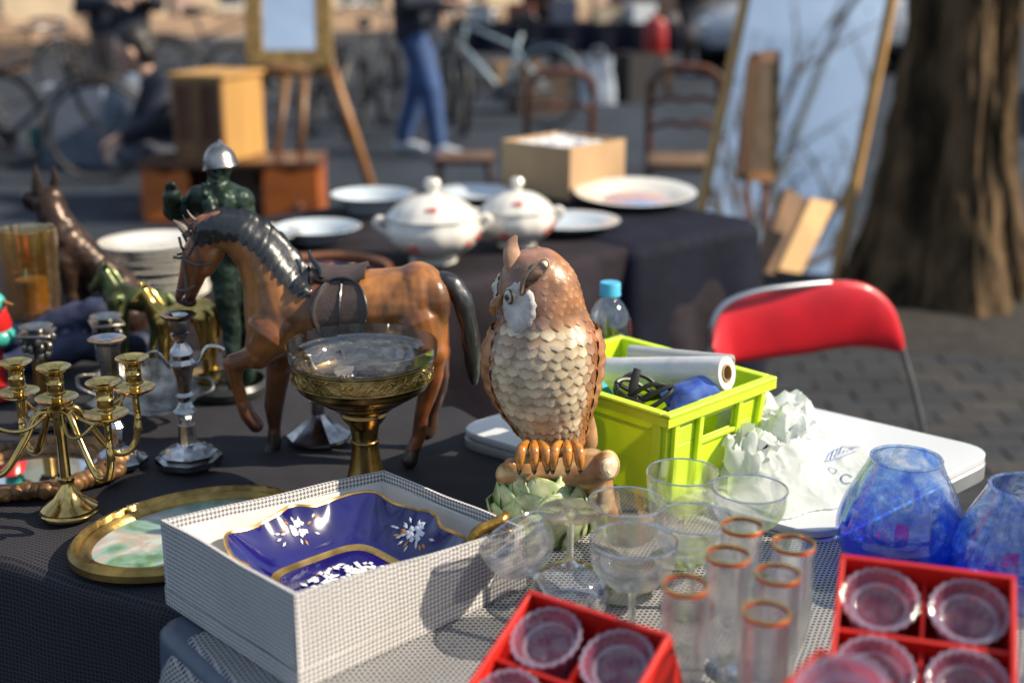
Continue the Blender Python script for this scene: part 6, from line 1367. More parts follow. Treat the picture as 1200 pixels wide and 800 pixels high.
# ================================================================ CRATE, BOTTLE, BAG, GLASSWARE
lime = mat('lime_plastic', (.60, .82, .03), .38, var=.09, vs=14, bump=.1, bs=200, sub=.5); lime.node_tree.nodes['Principled BSDF'].inputs['Subsurface Scale'].default_value = 1.0
def make_crate():
    e1 = Vector((.72, .694, 0)); t = thing('plastic_crate', 'bright lime green plastic crate with handle slots, filled with rolls and packets', 'crate', (.185, 1.432, .7655), math.atan2(e1.y, e1.x))
    A, B, H = .200, .250, .120; th = .003
    def T(x, y, z):   # slight taper to the bottom
        f = .93 + .07 * z / H; return ((x - A / 2) * f + A / 2, (y - B / 2) * f + B / 2, z)
    def bx(x0, x1, y0, y1, z0, z1, bev=.0008):
        m = box((x0 + x1) / 2, (y0 + y1) / 2, (z0 + z1) / 2, x1 - x0, y1 - y0, z1 - z0, bev); m.v = [T(*v) for v in m.v]; return m
    # faces along x (front: y=0, back: y=B), each with a handle slot near the top
    hx0, hx1, hz0, hz1 = A * .33, A * .67, H * .60, H * .80
    for y0, nm in ((0, 'side_panel'), (B - th, 'side_panel')):
        m = MB(); [m.join(q) for q in (bx(0, A, y0, y0 + th, 0, hz0), bx(0, hx0, y0, y0 + th, hz0, hz1), bx(hx1, A, y0, y0 + th, hz0, hz1), bx(0, A, y0, y0 + th, hz1, H))]; m.build(nm, lime, t, False)
        s = -1 if y0 == 0 else 1; ym = y0 if s < 0 else y0 + th
        for x in (A * .06, A * .30, A * .70, A * .94):
            bx(x - .0045, x + .0045, min(ym, ym + s * .007), max(ym, ym + s * .007), 0.002, H - .012).build('rib', lime, t, False)
        bx(hx0 - .006, hx1 + .006, min(ym, ym + s * .006), max(ym, ym + s * .006), hz0 - .007, hz0 - .001).build('handle_lip', lime, t, False)
    for x0 in (0, A - th):
        bx(x0, x0 + th, th, B - th, 0, H).build('end_panel', lime, t, False); s = -1 if x0 == 0 else 1; xm = x0 if s < 0 else x0 + th
        for y in (B * .05, B * .95): bx(min(xm, xm + s * .006), max(xm, xm + s * .006), y - .006, y + .006, .002, H - .012).build('rib', lime, t, False)
        bx(min(xm, xm + s * .003), max(xm, xm + s * .003), .01, B - .01, H - .03, H - .026).build('handle_lip', lime, t, False)
    bx(th, A - th, th, B - th, 0, .003).build('bottom', lime, t, False)
    rim = MB(); o_ = .009
    for q in (box(A / 2, -o_ / 2 + .001, H, A + 2 * o_, o_ + .004, .005, .0012), box(A / 2, B + o_ / 2 - .001, H, A + 2 * o_, o_ + .004, .005, .0012), box(-o_ / 2 + .001, B / 2, H, o_ + .004, B - .006, .0048, .001), box(A + o_ / 2 - .001, B / 2, H, o_ + .004, B - .006, .0048, .001),
              box(A / 2, -o_ + .001, H - .007, A + 2 * o_, .002, .013), box(A / 2, B + o_ - .001, H - .007, A + 2 * o_, .002, .013), box(-o_ + .001, B / 2, H - .007, .002, B + 2 * o_ - .005, .013), box(A + o_ - .001, B / 2, H - .007, .002, B + 2 * o_ - .005, .013)): rim.join(q)
    rim.build('rim', lime, t, False); return t
make_crate()
film = mat('film_roll', (.74, .75, .77), .22, var=.1, vs=30, coat=.6, bump=.5, bs=28, bd=.002, stretch=(1, 1, 1)); core = mat('cardboard_core', (.38, .24, .12), .8)
def roll(label, a, b, r, m):
    a = Vector(a); b = Vector(b); d = b - a; t = thing('film_roll', label, 'roll', a); q = d.to_track_quat('Z', 'Y'); t.rotation_mode = 'XYZ'; t.rotation_euler = q.to_euler(); L = d.length
    prof = [(r * .5, .001), (r * .97, .0), (r, .003)] + [(r * (1 + .006 * math.sin(i * 2.3)), L * i / 14) for i in range(1, 14)] + [(r, L - .003), (r * .97, L), (r * .5, L - .001)]
    lathe(prof, 36).build('film', m, t); lathe([(r * .5, -.0005), (r * .5, L + .001), (r * .42, L + .001), (r * .42, -.0005), (r * .5, -.0005)], 24).build('core', core, t)
roll('white roll of film lying across the top of the lime crate', at(708, 438, 1.66), at(852, 437, 1.545), .0225, film)
roll('thin greyish roll behind the white one in the lime crate', at(738, 412, 1.70), at(858, 424, 1.62), .010, mat('grey_film', (.45, .47, .48), .3, coat=.4))
c = at(808, 459, 1.53); t = thing('snack_packet', 'glossy blue packet sticking out at the front of the lime crate', 'packet', c, rot=(R(28), R(-22), R(10))); m = plane_mesh('p', -.034, .034, -.02, .02, 0, 22, 12, lambda x, y: .010 * (1 - (x / .034) ** 2) * (1 - (y / .02) ** 2) + .0012 * math.sin(x * 900) * (abs(x) > .028) + .003 * noise.noise((x * 60, y * 60, 2)))
m2 = plane_mesh('p', -.034, .034, -.02, .02, 0, 22, 12, lambda x, y: -.010 * (1 - (x / .034) ** 2) * (1 - (y / .02) ** 2) - .0004); m.join(m2); m.build('wrapper', mat('blue_foil', (.03, .08, .45), .2, .3, var=.3, vs=40, col2=(.14, .24, .62), coat=.5), t)
c = at(757, 462, 1.53); t = thing('black_strap', 'bunched black cable with an upright black strap inside the lime crate', 'cable', c)
rnd = random.Random(3); blk_m = mat('black_rubber', (.015, .015, .017), .45)
for k in range(5):
    pts = [(.030 * math.cos(a) * (1 + .3 * rnd.random()), .022 * math.sin(a) + .004 * k, -.012 + .012 * math.sin(a * 2 + k) + .004 * k) for a in [2 * math.pi * i / 9 for i in range(9)]]; tube([(*p, .0032) for p in cr(pts + [pts[0]], 4)], seg=7).build('cable_loop', blk_m, t)
tube([(*(at(741, 472, 1.53) - c), .006), (*(at(742, 452, 1.535) - c), .006), (*(at(747, 432, 1.545) - c), .005)], seg=8, flat=.35, up=Vector((0, 1, .2))).build('strap', blk_m, t)
c = at(700, 456, 1.565); o = sculpt('teal_cloth', [[(-.02, 0, -.02, .012), (0, 0, 0, .014), (.012, .01, -.015, .012)]], voxel=.004, smooth=2); o = link('teal_cloth', o, mat('teal_fabric', (.02, .38, .42), .6, bump=.5, bs=60), None, c); tag(o, 'small teal cloth between the owl and the lime crate edge', 'cloth')
c = at(838, 478, 1.50); t = thing('paper_packet', 'small white and red printed packet showing through the crate handle slot', 'packet', (c.x, c.y + .018, c.z), R(44)); box(0, 0, 0, .06, .004, .022, .001).build('packet', mat('packet_white', (.7, .68, .66), .4), t, False); box(-.012, -.0026, .004, .022, .0012, .009).build('red_stripe', mat('packet_red', (.5, .06, .04), .4), t, False)
# bottle
bp = (.147, 1.86, .7655); t = thing('water_bottle', 'clear plastic water bottle with a sky blue cap behind the lime crate', 'bottle', bp)
pet = glass('pet_plastic', (.93, .95, .97), (.5, .58, .62), 1.5, .06, base=.08, bump=.25, bs=40)
shell(cr([(.0, .004), (.026, 0), (.033, .006), (.033, .02), (.0315, .024), (.033, .03), (.033, .05), (.0315, .054), (.033, .06), (.034, .09), (.034, .108), (.030, .126), (.021, .143), (.0135, .151), (.0125, .158)], 3), .0008, 40).build('body', pet, t)
lathe([(0, .006), (.03, .006), (.0318, .02), (.0318, .07), (0, .0702)], 32).build('water', glass('water_fill', (.9, .94, .95), (.6, .68, .7), 1), t)
lathe([(.0125, .156), (.016, .156), (.0162, .158), (.0155, .160), (.0155, .174), (.0145, .176), (0, .176)], 30, wob=lambda a, i: 1 + .015 * math.cos(30 * a)).build('cap', mat('blue_cap', (.08, .45, .72), .35), t)

# plastic bag: a crumpled sheet heaped up on the left, flat on the right
def bag_h(x, y):
    u = (x - .36) / .13; v = (y - 1.545) / .125; a = math.atan2(v, u)
    edge = 1 + .13 * math.sin(3 * a + .7) + .07 * math.sin(7 * a + 2) + .04 * math.sin(13 * a); r = math.hypot(u, v) / edge
    if r >= 1: return None
    hump = .060 * math.exp(-((((x - .325) / .058) ** 2 + ((y - 1.56) / .075) ** 2)) ** 1.4) + .050 * math.exp(-(((x - .385) / .045) ** 2 + ((y - 1.635) / .05) ** 2)) + .008
    q = 0; amp = 1; fr = 11
    for k in range(4): q += amp * (1 - (abs(noise.noise((x * fr + 3 * k, y * fr * .8, 2.3 * k))) ** .75) * 1.9); amp *= .48; fr *= 2.2
    f = (1 - r ** 3); crumple = max(0, q) * (.006 + .40 * hump) * .85
    return (hump * .72 + crumple * .85) * f + .0012
def make_bag():
    n = 150; x0, x1, y0, y1 = .19, .53, 1.37, 1.72; ids = {}; vs = []; fs = []
    for j in range(n + 1):
        for i in range(n + 1):
            x = x0 + (x1 - x0) * i / n; y = y0 + (y1 - y0) * j / n; h = bag_h(x, y)
            if h is not None:
                dx = .006 * noise.noise((x * 40, y * 40, 5)); dy = .006 * noise.noise((x * 40, y * 40, 9)); ids[i, j] = len(vs); vs.append((x + dx * min(1, h * 40), y + dy * min(1, h * 40), .7665 + h))
    for j in range(n):
        for i in range(n):
            q = [ids.get(k) for k in ((i, j), (i + 1, j), (i + 1, j + 1), (i, j + 1))]
            if None not in q: fs.append(tuple(q))
            else:
                q = [k for k in q if k is not None]
                if len(q) == 3: fs.append(tuple(q))
    m_, nt_, b_ = new_mat('thin_white_plastic'); L = nt_.links; b_.inputs['Base Color'].default_value = (.80, .83, .82, 1); b_.inputs['Roughness'].default_value = .28
    tl = nd(nt_, 'ShaderNodeBsdfTranslucent'); tl.inputs['Color'].default_value = (.8, .84, .82, 1); mx = nd(nt_, 'ShaderNodeMixShader'); mx.inputs[0].default_value = .45
    L.new(b_.outputs[0], mx.inputs[1]); L.new(tl.outputs[0], mx.inputs[2]); L.new(mx.outputs[0], nt_.nodes['Material Output'].inputs['Surface'])
    tc = nd(nt_, 'ShaderNodeTexCoord'); n3 = nd(nt_, 'ShaderNodeTexNoise'); n3.inputs['Scale'].default_value = 42; n3.inputs['Detail'].default_value = 3; L.new(tc.outputs['Object'], n3.inputs['Vector']); bp_ = nd(nt_, 'ShaderNodeBump'); bp_.inputs['Strength'].default_value = .45; bp_.inputs['Distance'].default_value = .003; L.new(n3.outputs['Fac'], bp_.inputs['Height']); L.new(bp_.outputs[0], b_.inputs['Normal'])
    t = thing('plastic_bag', 'crumpled white plastic bag with blue print lying on the white table beside the crate', 'bag', (.36, 1.545, .7655))
    o = MB().add([(x - .36, y - 1.545, z - .7655) for x, y, z in vs], fs).build('body', m_, t, auto=60)
    for (cx, cy, rz_, H_, W_, Ln) in ((.318, 1.60, .4, .085, .045, .075), (.385, 1.655, -.3, .064, .040, .07), (.300, 1.52, 1.3, .065, .05, .06), (.36, 1.56, .9, .078, .035, .06)):
        vs_ = []; fs_ = []; nu, nv = 34, 14
        for i in range(nu + 1):
            f = i / nu; ang = math.pi * f
            for j in range(nv + 1):
                g = (j / nv - .5); lx = -Ln * math.cos(ang) * .6 + .012 * noise.noise((f * 4, g * 3, cx * 9)); lz = H_ * math.sin(ang) ** .7 * (1 - .5 * abs(g)) + .012 * (1 - abs(noise.noise((f * 7, g * 6, cy * 5))) * 3) * math.sin(ang); ly = g * W_ * (.4 + math.sin(ang)) + .012 * noise.noise((f * 6, g * 5, cx * 31))
                vs_.append((cx - .36 + lx * math.cos(rz_) - ly * math.sin(rz_), cy - 1.545 + lx * math.sin(rz_) + ly * math.cos(rz_), lz + .002))
        for i in range(nu):
            for j in range(nv): a_ = i * (nv + 1) + j; fs_.append((a_, a_ + 1, a_ + nv + 2, a_ + nv + 1))
        MB().add(vs_, fs_).build('fold', m_, t, auto=50)
    ink = mat('blue_ink', (.12, .18, .50), .5); m = MB()
    def stroke(pts, w):
        P = []
        for a, b in pts:
            p = on(a, b, .782); h = bag_h(p.x, p.y); 
            if h is None: return
            P.append(Vector((p.x - .36, p.y - 1.545, h + .0022)))
        m.join(tube([(*p, w) for p in P], seg=6, flat=.4, up=Vector((0, 0, 1))))
    for k in range(7): stroke([(968 + k * 5, 537 - k * 2.2), (972 + k * 5, 530 - k * 2.5), (978 + k * 5, 527 - k * 2.2)], .0007)
    stroke([(966, 540), (985, 533), (1003, 524)], .0008)
    stroke([(993 + 7 * math.cos(a), 555 + 5 * math.sin(a)) for a in [R(q) for q in range(50, 330, 25)]], .0010)
    stroke([(976 + 5 * math.cos(a), 547 + 3 * math.sin(a)) for a in [R(q) for q in range(0, 361, 30)]], .0006)
    if m.v: m.build('blue_print', ink, t)
make_bag()

# champagne coupes
stemg = solid_glass('stem_glass', clearness=.25); bowlg = solid_glass('bowl_glass', clearness=.6); lipg = glass('lip_glass', (.92, .94, .95), (.7, .75, .78), 4, .05, base=.14, haze=.04)
crystal = glass('crystal', (.992, .995, .995), (.70, .76, .78), 2.0, .025, base=.07, haze=.008, hazecol=(.85, .9, .95))
def coupe(label, pos, s=1.0, flip=False, rot=None, group='champagne coupes on the net mat', rz=0):
    t = thing('champagne_glass', label, 'glass', pos, rz, group, rot=rot); H = .105 * s; f = -1 if flip else 1; z_ = lambda z: (H - z) if flip else z
    foot = [(0, 0), (.031, 0), (.0315, .0008), (.03, .0016), (.018, .003), (.007, .006), (.0045, .010), (0, .010)]
    stem = [(.0045, .0098), (.0036, .02), (.0034, .046), (.0044, .053), (.009, .0575), (0, .058)]
    bowl = cr([(.004, .0575), (.016, .0595), (.028, .066), (.0365, .077), (.0398, .090), (.0405, .105)], 4)
    for pr_, nm in ((foot, 'foot'), (stem, 'stem')):
        lathe([(r * s, z_(z * s)) for r, z in pr_], 40).build(nm, stemg, t)
    outer = [(r * s, z * s) for r, z in bowl]; inner = [(max(.0005, r - .0011), z + (.0012 if z < .06 else 0)) for r, z in outer]
    lathe([(r, z_(z)) for r, z in outer + inner[::-1]], 64).build('bowl', bowlg if not flip else crystal, t)
    tube([(.0399 * s * math.cos(a), .0399 * s * math.sin(a), z_(H)) for a in [2 * math.pi * i / 56 for i in range(56)]], .0011, 8, closed=True).build('lip', lipg, t)
    pts = [(.0, -.0045), (.0045, .001), (.003, .004), (0, .002), (-.003, .004), (-.0045, .001)]
    for a in (R(-60), R(200)): MB().add([((.0402 * s) * math.cos(a + x * 25 / s), .0402 * s * math.sin(a + x * 25 / s), z_((.094 + z) * s)) for x, z in [(0, 0)] + pts], [(0, 1 + i, 1 + (i + 1) % 6) for i in range(6)]).build('etched_heart', glass('frosted', haze=.45), t, False)
    return t
zt = .7525
coupe('champagne coupe in front of the lime crate, its rim highest of the six upright ones', (.19, 1.322, zt))
coupe('champagne coupe in front of the white plastic bag, rightmost of the coupes', (.256, 1.275, zt))
coupe('champagne coupe directly right of the owl, in front of the branch', (.120, 1.240, zt))
coupe('champagne coupe half hidden behind the gold-rimmed flutes, in the middle', (.186, 1.205, zt), .97)
coupe('champagne coupe in the middle front, above the left red box', (.118, 1.135, zt), 1.05)
coupe('upside-down champagne coupe standing on its rim in front of the owl base', (.060, 1.205, zt), 1.05, True)
coupe('champagne coupe lying tilted against the right corner of the houndstooth box', (.050, 1.125, zt + .033), .95, False, rot=(R(-38), R(-40), 0))
# flutes with red and gold rims
rimred = mat('red_rim_enamel', (.65, .05, .015), .2, var=.1, coat=.6); rimgold = mat('gold_rim', (.8, .5, .15), .2, .9)
def flute(label, pos):
    t = thing('flute_glass', label, 'glass', pos, random.uniform(0, 6), 'gold and red rimmed flutes'); H = .150
    out = cr([(.0035, .040), (.009, .043), (.0155, .052), (.019, .068), (.0202, .09), (.0198, .12), (.0192, H)], 4); inn = [(max(.0004, r - .001), z + (.0015 if z < .045 else 0)) for r, z in out]
    lathe(out + inn[::-1], 44).build('bowl', bowlg, t)
    lathe([(0, 0), (.025, 0), (.0255, .001), (.012, .003), (.0045, .007), (.0034, .012), (.0032, .034), (.0036, .0405), (0, .041)], 36).build('foot', stemg, t)
    lathe([(.0193, H - .0036), (.01945, H - .0034), (.0192, H - .001), (.0190, H - .0008), (.0183, H - .0036)], 44).build('red_band', rimred, t)
    tube([(.0188 * math.cos(a), .0188 * math.sin(a), H) for a in [2 * math.pi * i / 44 for i in range(44)]], .0011, 8, closed=True).build('gold_rim', rimgold, t); return t
for p, lb in (((870, 616), 'red and gold rimmed flute in the back row, left of two, behind the others'), ((853, 650), 'red and gold rimmed flute in the middle left, in front of the rear one'), ((930, 637), 'red and gold rimmed flute furthest right, near the blue vase'), ((912, 672), 'red and gold rimmed flute in the centre right of its group'), ((803, 685), 'red and gold rimmed flute furthest left, beside the left red box'), ((898, 717), 'red and gold rimmed flute nearest the camera, beside the right red box')):
    q = on(*p, .752 + .150); flute(lb, (q.x, q.y, .7525))
# blue vases
def blue_glass():
    m, nt, b = new_mat('blown_blue_glass'); nt.nodes.remove(b); L = nt.links; out = nt.nodes['Material Output']; tc = nd(nt, 'ShaderNodeTexCoord'); sp = nd(nt, 'ShaderNodeSeparateXYZ'); L.new(tc.outputs['Object'], sp.inputs[0])
    n = nd(nt, 'ShaderNodeTexNoise'); n.inputs['Scale'].default_value = 22; n.inputs['Detail'].default_value = 6; n.inputs['Distortion'].default_value = 2.2; L.new(tc.outputs['Object'], n.inputs['Vector'])
    n2 = nd(nt, 'ShaderNodeTexNoise'); n2.inputs['Scale'].default_value = 45; n2.inputs['Detail'].default_value = 8; n2.inputs['Distortion'].default_value = 3.5; L.new(tc.outputs['Object'], n2.inputs['Vector'])
    zr = nd(nt, 'ShaderNodeMapRange'); zr.inputs['From Min'].default_value = .005; zr.inputs['From Max'].default_value = .10; L.new(sp.outputs[2], zr.inputs['Value'])
    f = mth(nt, 'ADD', mth(nt, 'MULTIPLY', zr.outputs[0], .75), mth(nt, 'MULTIPLY', mth(nt, 'SUBTRACT', n.outputs['Fac'], .5), 1.6))
    rp = nd(nt, 'ShaderNodeValToRGB'); L.new(f, rp.inputs[0]); e = rp.color_ramp; e.elements[0].color = (.08, .16, .90, 1); e.elements[1].color = (.96, .98, .99, 1); q = e.elements.new(.42); q.color = (.42, .66, .99, 1)
    tr = nd(nt, 'ShaderNodeBsdfTransparent'); L.new(rp.outputs[0], tr.inputs[0]); df = nd(nt, 'ShaderNodeBsdfDiffuse'); tl = nd(nt, 'ShaderNodeBsdfTranslucent'); r2 = nd(nt, 'ShaderNodeValToRGB'); L.new(f, r2.inputs[0]); r2.color_ramp.elements[0].color = (.008, .03, .62, 1); r2.color_ramp.elements[1].color = (.78, .87, .96, 1); q = r2.color_ramp.elements.new(.4); q.color = (.03, .20, .85, 1)
    L.new(r2.outputs[0], df.inputs[0]); L.new(r2.outputs[0], tl.inputs[0]); a = nd(nt, 'ShaderNodeMixShader'); a.inputs[0].default_value = .55; L.new(df.outputs[0], a.inputs[1]); L.new(tl.outputs[0], a.inputs[2])
    rm = nd(nt, 'ShaderNodeMapRange'); rm.inputs['From Min'].default_value = .42; rm.inputs['From Max'].default_value = .66; rm.inputs['To Min'].default_value = .04; rm.inputs['To Max'].default_value = .50; L.new(n2.outputs['Fac'], rm.inputs['Value'])
    b_ = nd(nt, 'ShaderNodeMixShader'); L.new(rm.outputs[0], b_.inputs[0]); L.new(tr.outputs[0], b_.inputs[1]); L.new(a.outputs[0], b_.inputs[2])
    gl = nd(nt, 'ShaderNodeBsdfGlossy'); gl.inputs['Roughness'].default_value = .03; lw = nd(nt, 'ShaderNodeLayerWeight'); p5 = mth(nt, 'MULTIPLY_ADD', mth(nt, 'POWER', lw.outputs['Facing'], 3), .75, .12)
    c_ = nd(nt, 'ShaderNodeMixShader'); L.new(p5, c_.inputs[0]); L.new(b_.outputs[0], c_.inputs[1]); L.new(gl.outputs[0], c_.inputs[2]); L.new(c_.outputs[0], out.inputs['Surface']); return m
bg_m = blue_glass()
def vase(label, pos, s=1):
    t = thing('glass_vase', label, 'vase', pos, 0, 'blue blown glass vases'); pr_ = cr([(0, .0), (.036, 0), (.053, .006), (.064, .020), (.0692, .038), (.0685, .056), (.062, .078), (.0515, .100), (.0425, .117), (.0385, .127)], 5)
    shell([(r * s, z * s) for r, z in pr_], .0028, 72).build('body', bg_m, t); tube([(.0373 * s * math.cos(a), .0373 * s * math.sin(a), .128 * s) for a in [2 * math.pi * i / 60 for i in range(60)]], .0021, 8, closed=True).build('lip', bg_m, t); return t
vase('blown blue and white glass vase fully in view behind the right red box', (.431, 1.305, .7525))
vase('blown blue glass vase cut off by the right edge of the photo', (.533, 1.225, .7525))
# clear tumbler beyond the right red box
t = thing('tumbler', 'clear glass tumbler at the right edge beside the right red box', 'glass', (.462, 1.06, .7525)); shell([(0, 0), (.028, 0), (.030, .004), (.032, .05), (.034, .085)], .0018, 40).build('body', crystal, t)

# red presentation boxes with cut glasses, propped up towards the camera
redc = mat('red_card', (.66, .018, .010), .5, var=.1, vs=12, bump=.12, bs=150); lilac = glass('lilac_cut_glass', (.97, .86, .89), (.75, .58, .68), 1.6, .05, haze=.30, hazecol=(.74, .26, .42), bump=.6, bs=120, base=.09); lilac_rim = glass('lilac_rim_glass', (.90, .78, .86), (.6, .45, .58), 1.8, .06, haze=.42, hazecol=(.82, .74, .9), bump=.5, bs=160, base=.10)  # pink cast from the red boxes is put into tint and haze colours
gl_i = [0]
def cut_glass(M, label, s=1.0):
    t = thing('cut_glass', label, 'glass', group='pinkish cut glasses in the red boxes'); t.rotation_mode = 'XYZ'; t.location = M.translation; t.rotation_euler = M.to_euler(); n = 22
    w_ = lambda a, i: 1 + .022 * math.cos(n * a)
    out = [(.0, .004), (.016, .004), (.019, .010), (.0215, .030), (.0245, .055), (.029, .068), (.0302, .072)]; inn = [(.0285, .0715), (.0235, .064), (.0205, .0585), (.018, .0565), (.010, .0550), (0, .0555)]
    lathe([(r * s, z * s) for r, z in out + inn], 88, wob=w_).build('bowl', lilac, t)
    tube([((.0292 * s) * (1 + .03 * math.cos(n * a)) * math.cos(a), (.0292 * s) * (1 + .03 * math.cos(n * a)) * math.sin(a), .0725 * s) for a in [2 * math.pi * i / 132 for i in range(132)]], .0016, 6, closed=True).build('scalloped_rim', lilac_rim, t)
    tube([(.0215 * s * math.cos(a), .0215 * s * math.sin(a), .062 * s) for a in [2 * math.pi * i / 60 for i in range(60)]], .0022, 6, closed=True).build('inner_ring', lilac_rim, t)
    st = MB()
    for k in range(16): a = 2 * math.pi * k / 16; st.add([(0, 0, .0575), (.014 * math.cos(a - .15), .014 * math.sin(a - .15), .0570), (.0175 * math.cos(a), .0175 * math.sin(a), .0595), (.014 * math.cos(a + .15), .014 * math.sin(a + .15), .0570)], [(0, 1, 2), (0, 2, 3)])
    st.v = [tuple(c * s for c in v) for v in st.v]; st.build('star_base', lilac, t, False); return t
def red_box(label, A, yaw, tilt, W, D, Hh, nx, ny, glasses, glabel):
    X = Vector((math.cos(yaw), math.sin(yaw), 0)); Yh = Vector((-math.sin(yaw), math.cos(yaw), 0)); Yt = Yh * math.cos(tilt) + Vector((0, 0, 1)) * math.sin(tilt); Nn = X.cross(Yt)
    M = Matrix((X, Yt, Nn)).transposed().to_4x4(); org = Vector(A) - Yt * D - Nn * Hh; M.translation = org
    t = thing('red_box', label, 'box', org); t.rotation_mode = 'XYZ'; t.rotation_euler = M.to_euler(); th = .004
    for q, nm in ((box(W / 2, th / 2, Hh / 2, W, th, Hh, .0006), 'wall'), (box(W / 2, D - th / 2, Hh / 2, W, th, Hh, .0006), 'wall'), (box(th / 2, D / 2, Hh / 2, th, D - 2 * th, Hh - .0005, .0006), 'wall'), (box(W - th / 2, D / 2, Hh / 2, th, D - 2 * th, Hh - .0005, .0006), 'wall'), (box(W / 2, D / 2, .002, W - 2 * th, D - 2 * th, .003), 'bottom')): q.build(nm, redc, t, False)
    for i in range(1, nx): box(W * i / nx, D / 2, Hh * .42, .0025, D - 2 * th, Hh * .76).build('divider', redc, t, False)
    for j in range(1, ny): box(W / 2, D * j / ny, Hh * .46, W - 2 * th, .003, Hh * .88).build('divider', redc, t, False)
    for i, j, lb in glasses:
        G = M.copy(); G.translation = M @ Vector((W * (i + .5) / nx, D * (j + .5) / ny, max(.004, Hh - .083))); cut_glass(G, lb, 1.02)
    return t, M
A1 = on(985, 648, .925)
red_box('red card box with four compartments at the bottom right, in front of the blue vase', A1, R(-17), R(27), .138, .205, .100, 2, 3, [(0, 2, 'pinkish cut glass in the rear left compartment of the right red box'), (1, 2, 'pinkish cut glass in the rear right compartment of the right red box'), (0, 1, 'pinkish cut glass in the front left compartment of the right red box'), (1, 1, 'pinkish cut glass in the front right compartment of the right red box')], '')
A2 = on(620, 690, .875)
red_box('red card box of cut glasses at the bottom middle, beside the houndstooth box', A2, R(-34), R(26), .138, .205, .100, 2, 3, [(0, 2, 'pinkish cut glass in the rear left compartment of the left red box'), (1, 2, 'pinkish cut glass in the rear right compartment of the left red box'), (0, 1, 'pinkish cut glass barely showing at the bottom edge of the left red box')], '')
A3 = on(960, 757, .925)
red_box('shallow red card box corner at the bottom edge, lying over the right red box', A3 , R(-52), R(22), .12, .09, .045, 1, 1, [(0, 0, 'pinkish cut glass in the small red box at the bottom edge')], '')
# low cardboard props under the rear of the two red boxes
for A_, yw, d, lb in ((A1, R(-17), .07, 'flat carton propping up the rear of the right red box'), (A2, R(-34), .05, 'flat carton propping up the rear of the left red box')):
    Yh = Vector((-math.sin(yw), math.cos(yw), 0)); X = Vector((math.cos(yw), math.sin(yw), 0)); p = Vector((A_.x, A_.y, 0)) + X * .069 - Yh * .065; zt_ = A_.z - .125 - .03
    carton(lb, p.x, p.y, .7525, .10, .04, max(.02, zt_ - .7525 - .012), yw, redc, name='card_prop')

# ================================================================ REAR TABLE
china = mat('cream_china', (.74, .72, .66), .16, var=.05, vs=8, coat=.6); blue_china = mat('bluish_china', (.55, .62, .68), .15, var=.08, coat=.6); rosep = mat('rose_paint', (.55, .10, .07), .3)
def tureen(label, x, y, R0, H):
    t = thing('tureen', label, 'tureen', (x, y, .7495), R(8), 'white lidded tureens'); s = R0 / .112; h = H / .2
    lathe([(0, 0), (.055 * s, 0), (.056 * s, .004), (.045 * s, .012 * h)] + [(r * s, z * h) for r, z in cr([(.045, .012), (.075, .025), (.104, .05), (.112, .075), (.106, .098), (.104, .106)], 4)] + [(.100 * s, .106 * h), (.09 * s, .09 * h), (0, .08 * h)], 60, wob=lambda a, i: 1 + .012 * math.cos(12 * a)).build('bowl', china, t)
    lid = lathe([(.107 * s, .107 * h), (.109 * s, .110 * h)] + [(r * s, z * h) for r, z in cr([(.104, .115), (.085, .135), (.055, .153), (.028, .160), (.014, .163)], 4)] + [(.012 * s, .170 * h), (.019 * s, .180 * h), (.021 * s, .188 * h), (.015 * s, .198 * h), (0, .200 * h)], 60, wob=lambda a, i: 1 + (.012 * math.cos(12 * a) if i < 20 else 0)).build('lid', china, t)
    for sx in (-1, 1): tube(cr([(sx * .100 * s, 0, .095 * h, .008), (sx * .125 * s, 0, .105 * h, .009), (sx * .133 * s, 0, .09 * h, .008), (sx * .108 * s, 0, .068 * h, .006)], 4), seg=10).build('handle', china, t)
    rn = random.Random(2)
    for a, z, r, part in ((R(-95), .138, .080, lid), (R(-50), .055, .108, t), (R(-30), .07, .112, t), (R(-120), .05, .106, t)):
        m = MB(); c = Vector((r * s * math.cos(a), r * s * math.sin(a), z * h)); n = Vector((math.cos(a), math.sin(a), .8 if part is lid else -.1)).normalized(); u = n.cross(Vector((0, 0, 1))).normalized(); v = u.cross(n)
        for k in range(9): q = rn.uniform(0, 6.3); w_ = rn.uniform(0, .008); m.join(ball(c + u * w_ * 1.5 * math.cos(q) + v * w_ * math.sin(q), (.005, .005, .004), 8, 5))
        m.build('painted_rose', rosep, part)
tureen('larger white lidded tureen with a red flower on its lid, on the rear table', -.178, 2.84, .108, .19)
tureen('smaller white lidded tureen right of the larger one, in front of the carton', .012, 3.0, .090, .165)
def plate(label, x, y, r, h=.018, m=china, z=.7515, name='plate', cat='plate', rot=None, group=None, deco=None):
    t = thing(name, label, cat, (x, y, z), 0, group, rot=rot or (0, 0, 0))
    lathe([(0, .002), (r * .55, 0), (r * .58, .002), (r * .68, h * .5), (r * .97, h), (r, h + .0012), (r * .97, h + .0022), (r * .66, h * .5 + .003), (r * .56, .0045), (0, .0045)], 56).build('plate_body', m, t)
    if deco: lathe([(0, .0062), (r * .50, .0062), (r * .52, .0050)], 40).build('painted_center', deco, t)
    return t
deco1 = mat('plate_painting', (.62, .32, .2), .3, var=.2, vs=6, col2=(.2, .3, .55))
plate('white plate with a coloured picture at the right end of the rear table', .345, 3.56, .172, .028, deco=deco1, rot=(R(4), 0, 0), z=.757)
plate('bluish white plate partly behind the smaller tureen', .145, 3.20, .130, .022, blue_china)
plate('bluish plate behind both tureens, left of the carton', -.10, 3.62, .125, .022, blue_china)
t = plate('pale blue-white deep bowl at the back left of the rear table', -.375, 3.42, .115, .050, blue_china, name='bowl', cat='bowl')
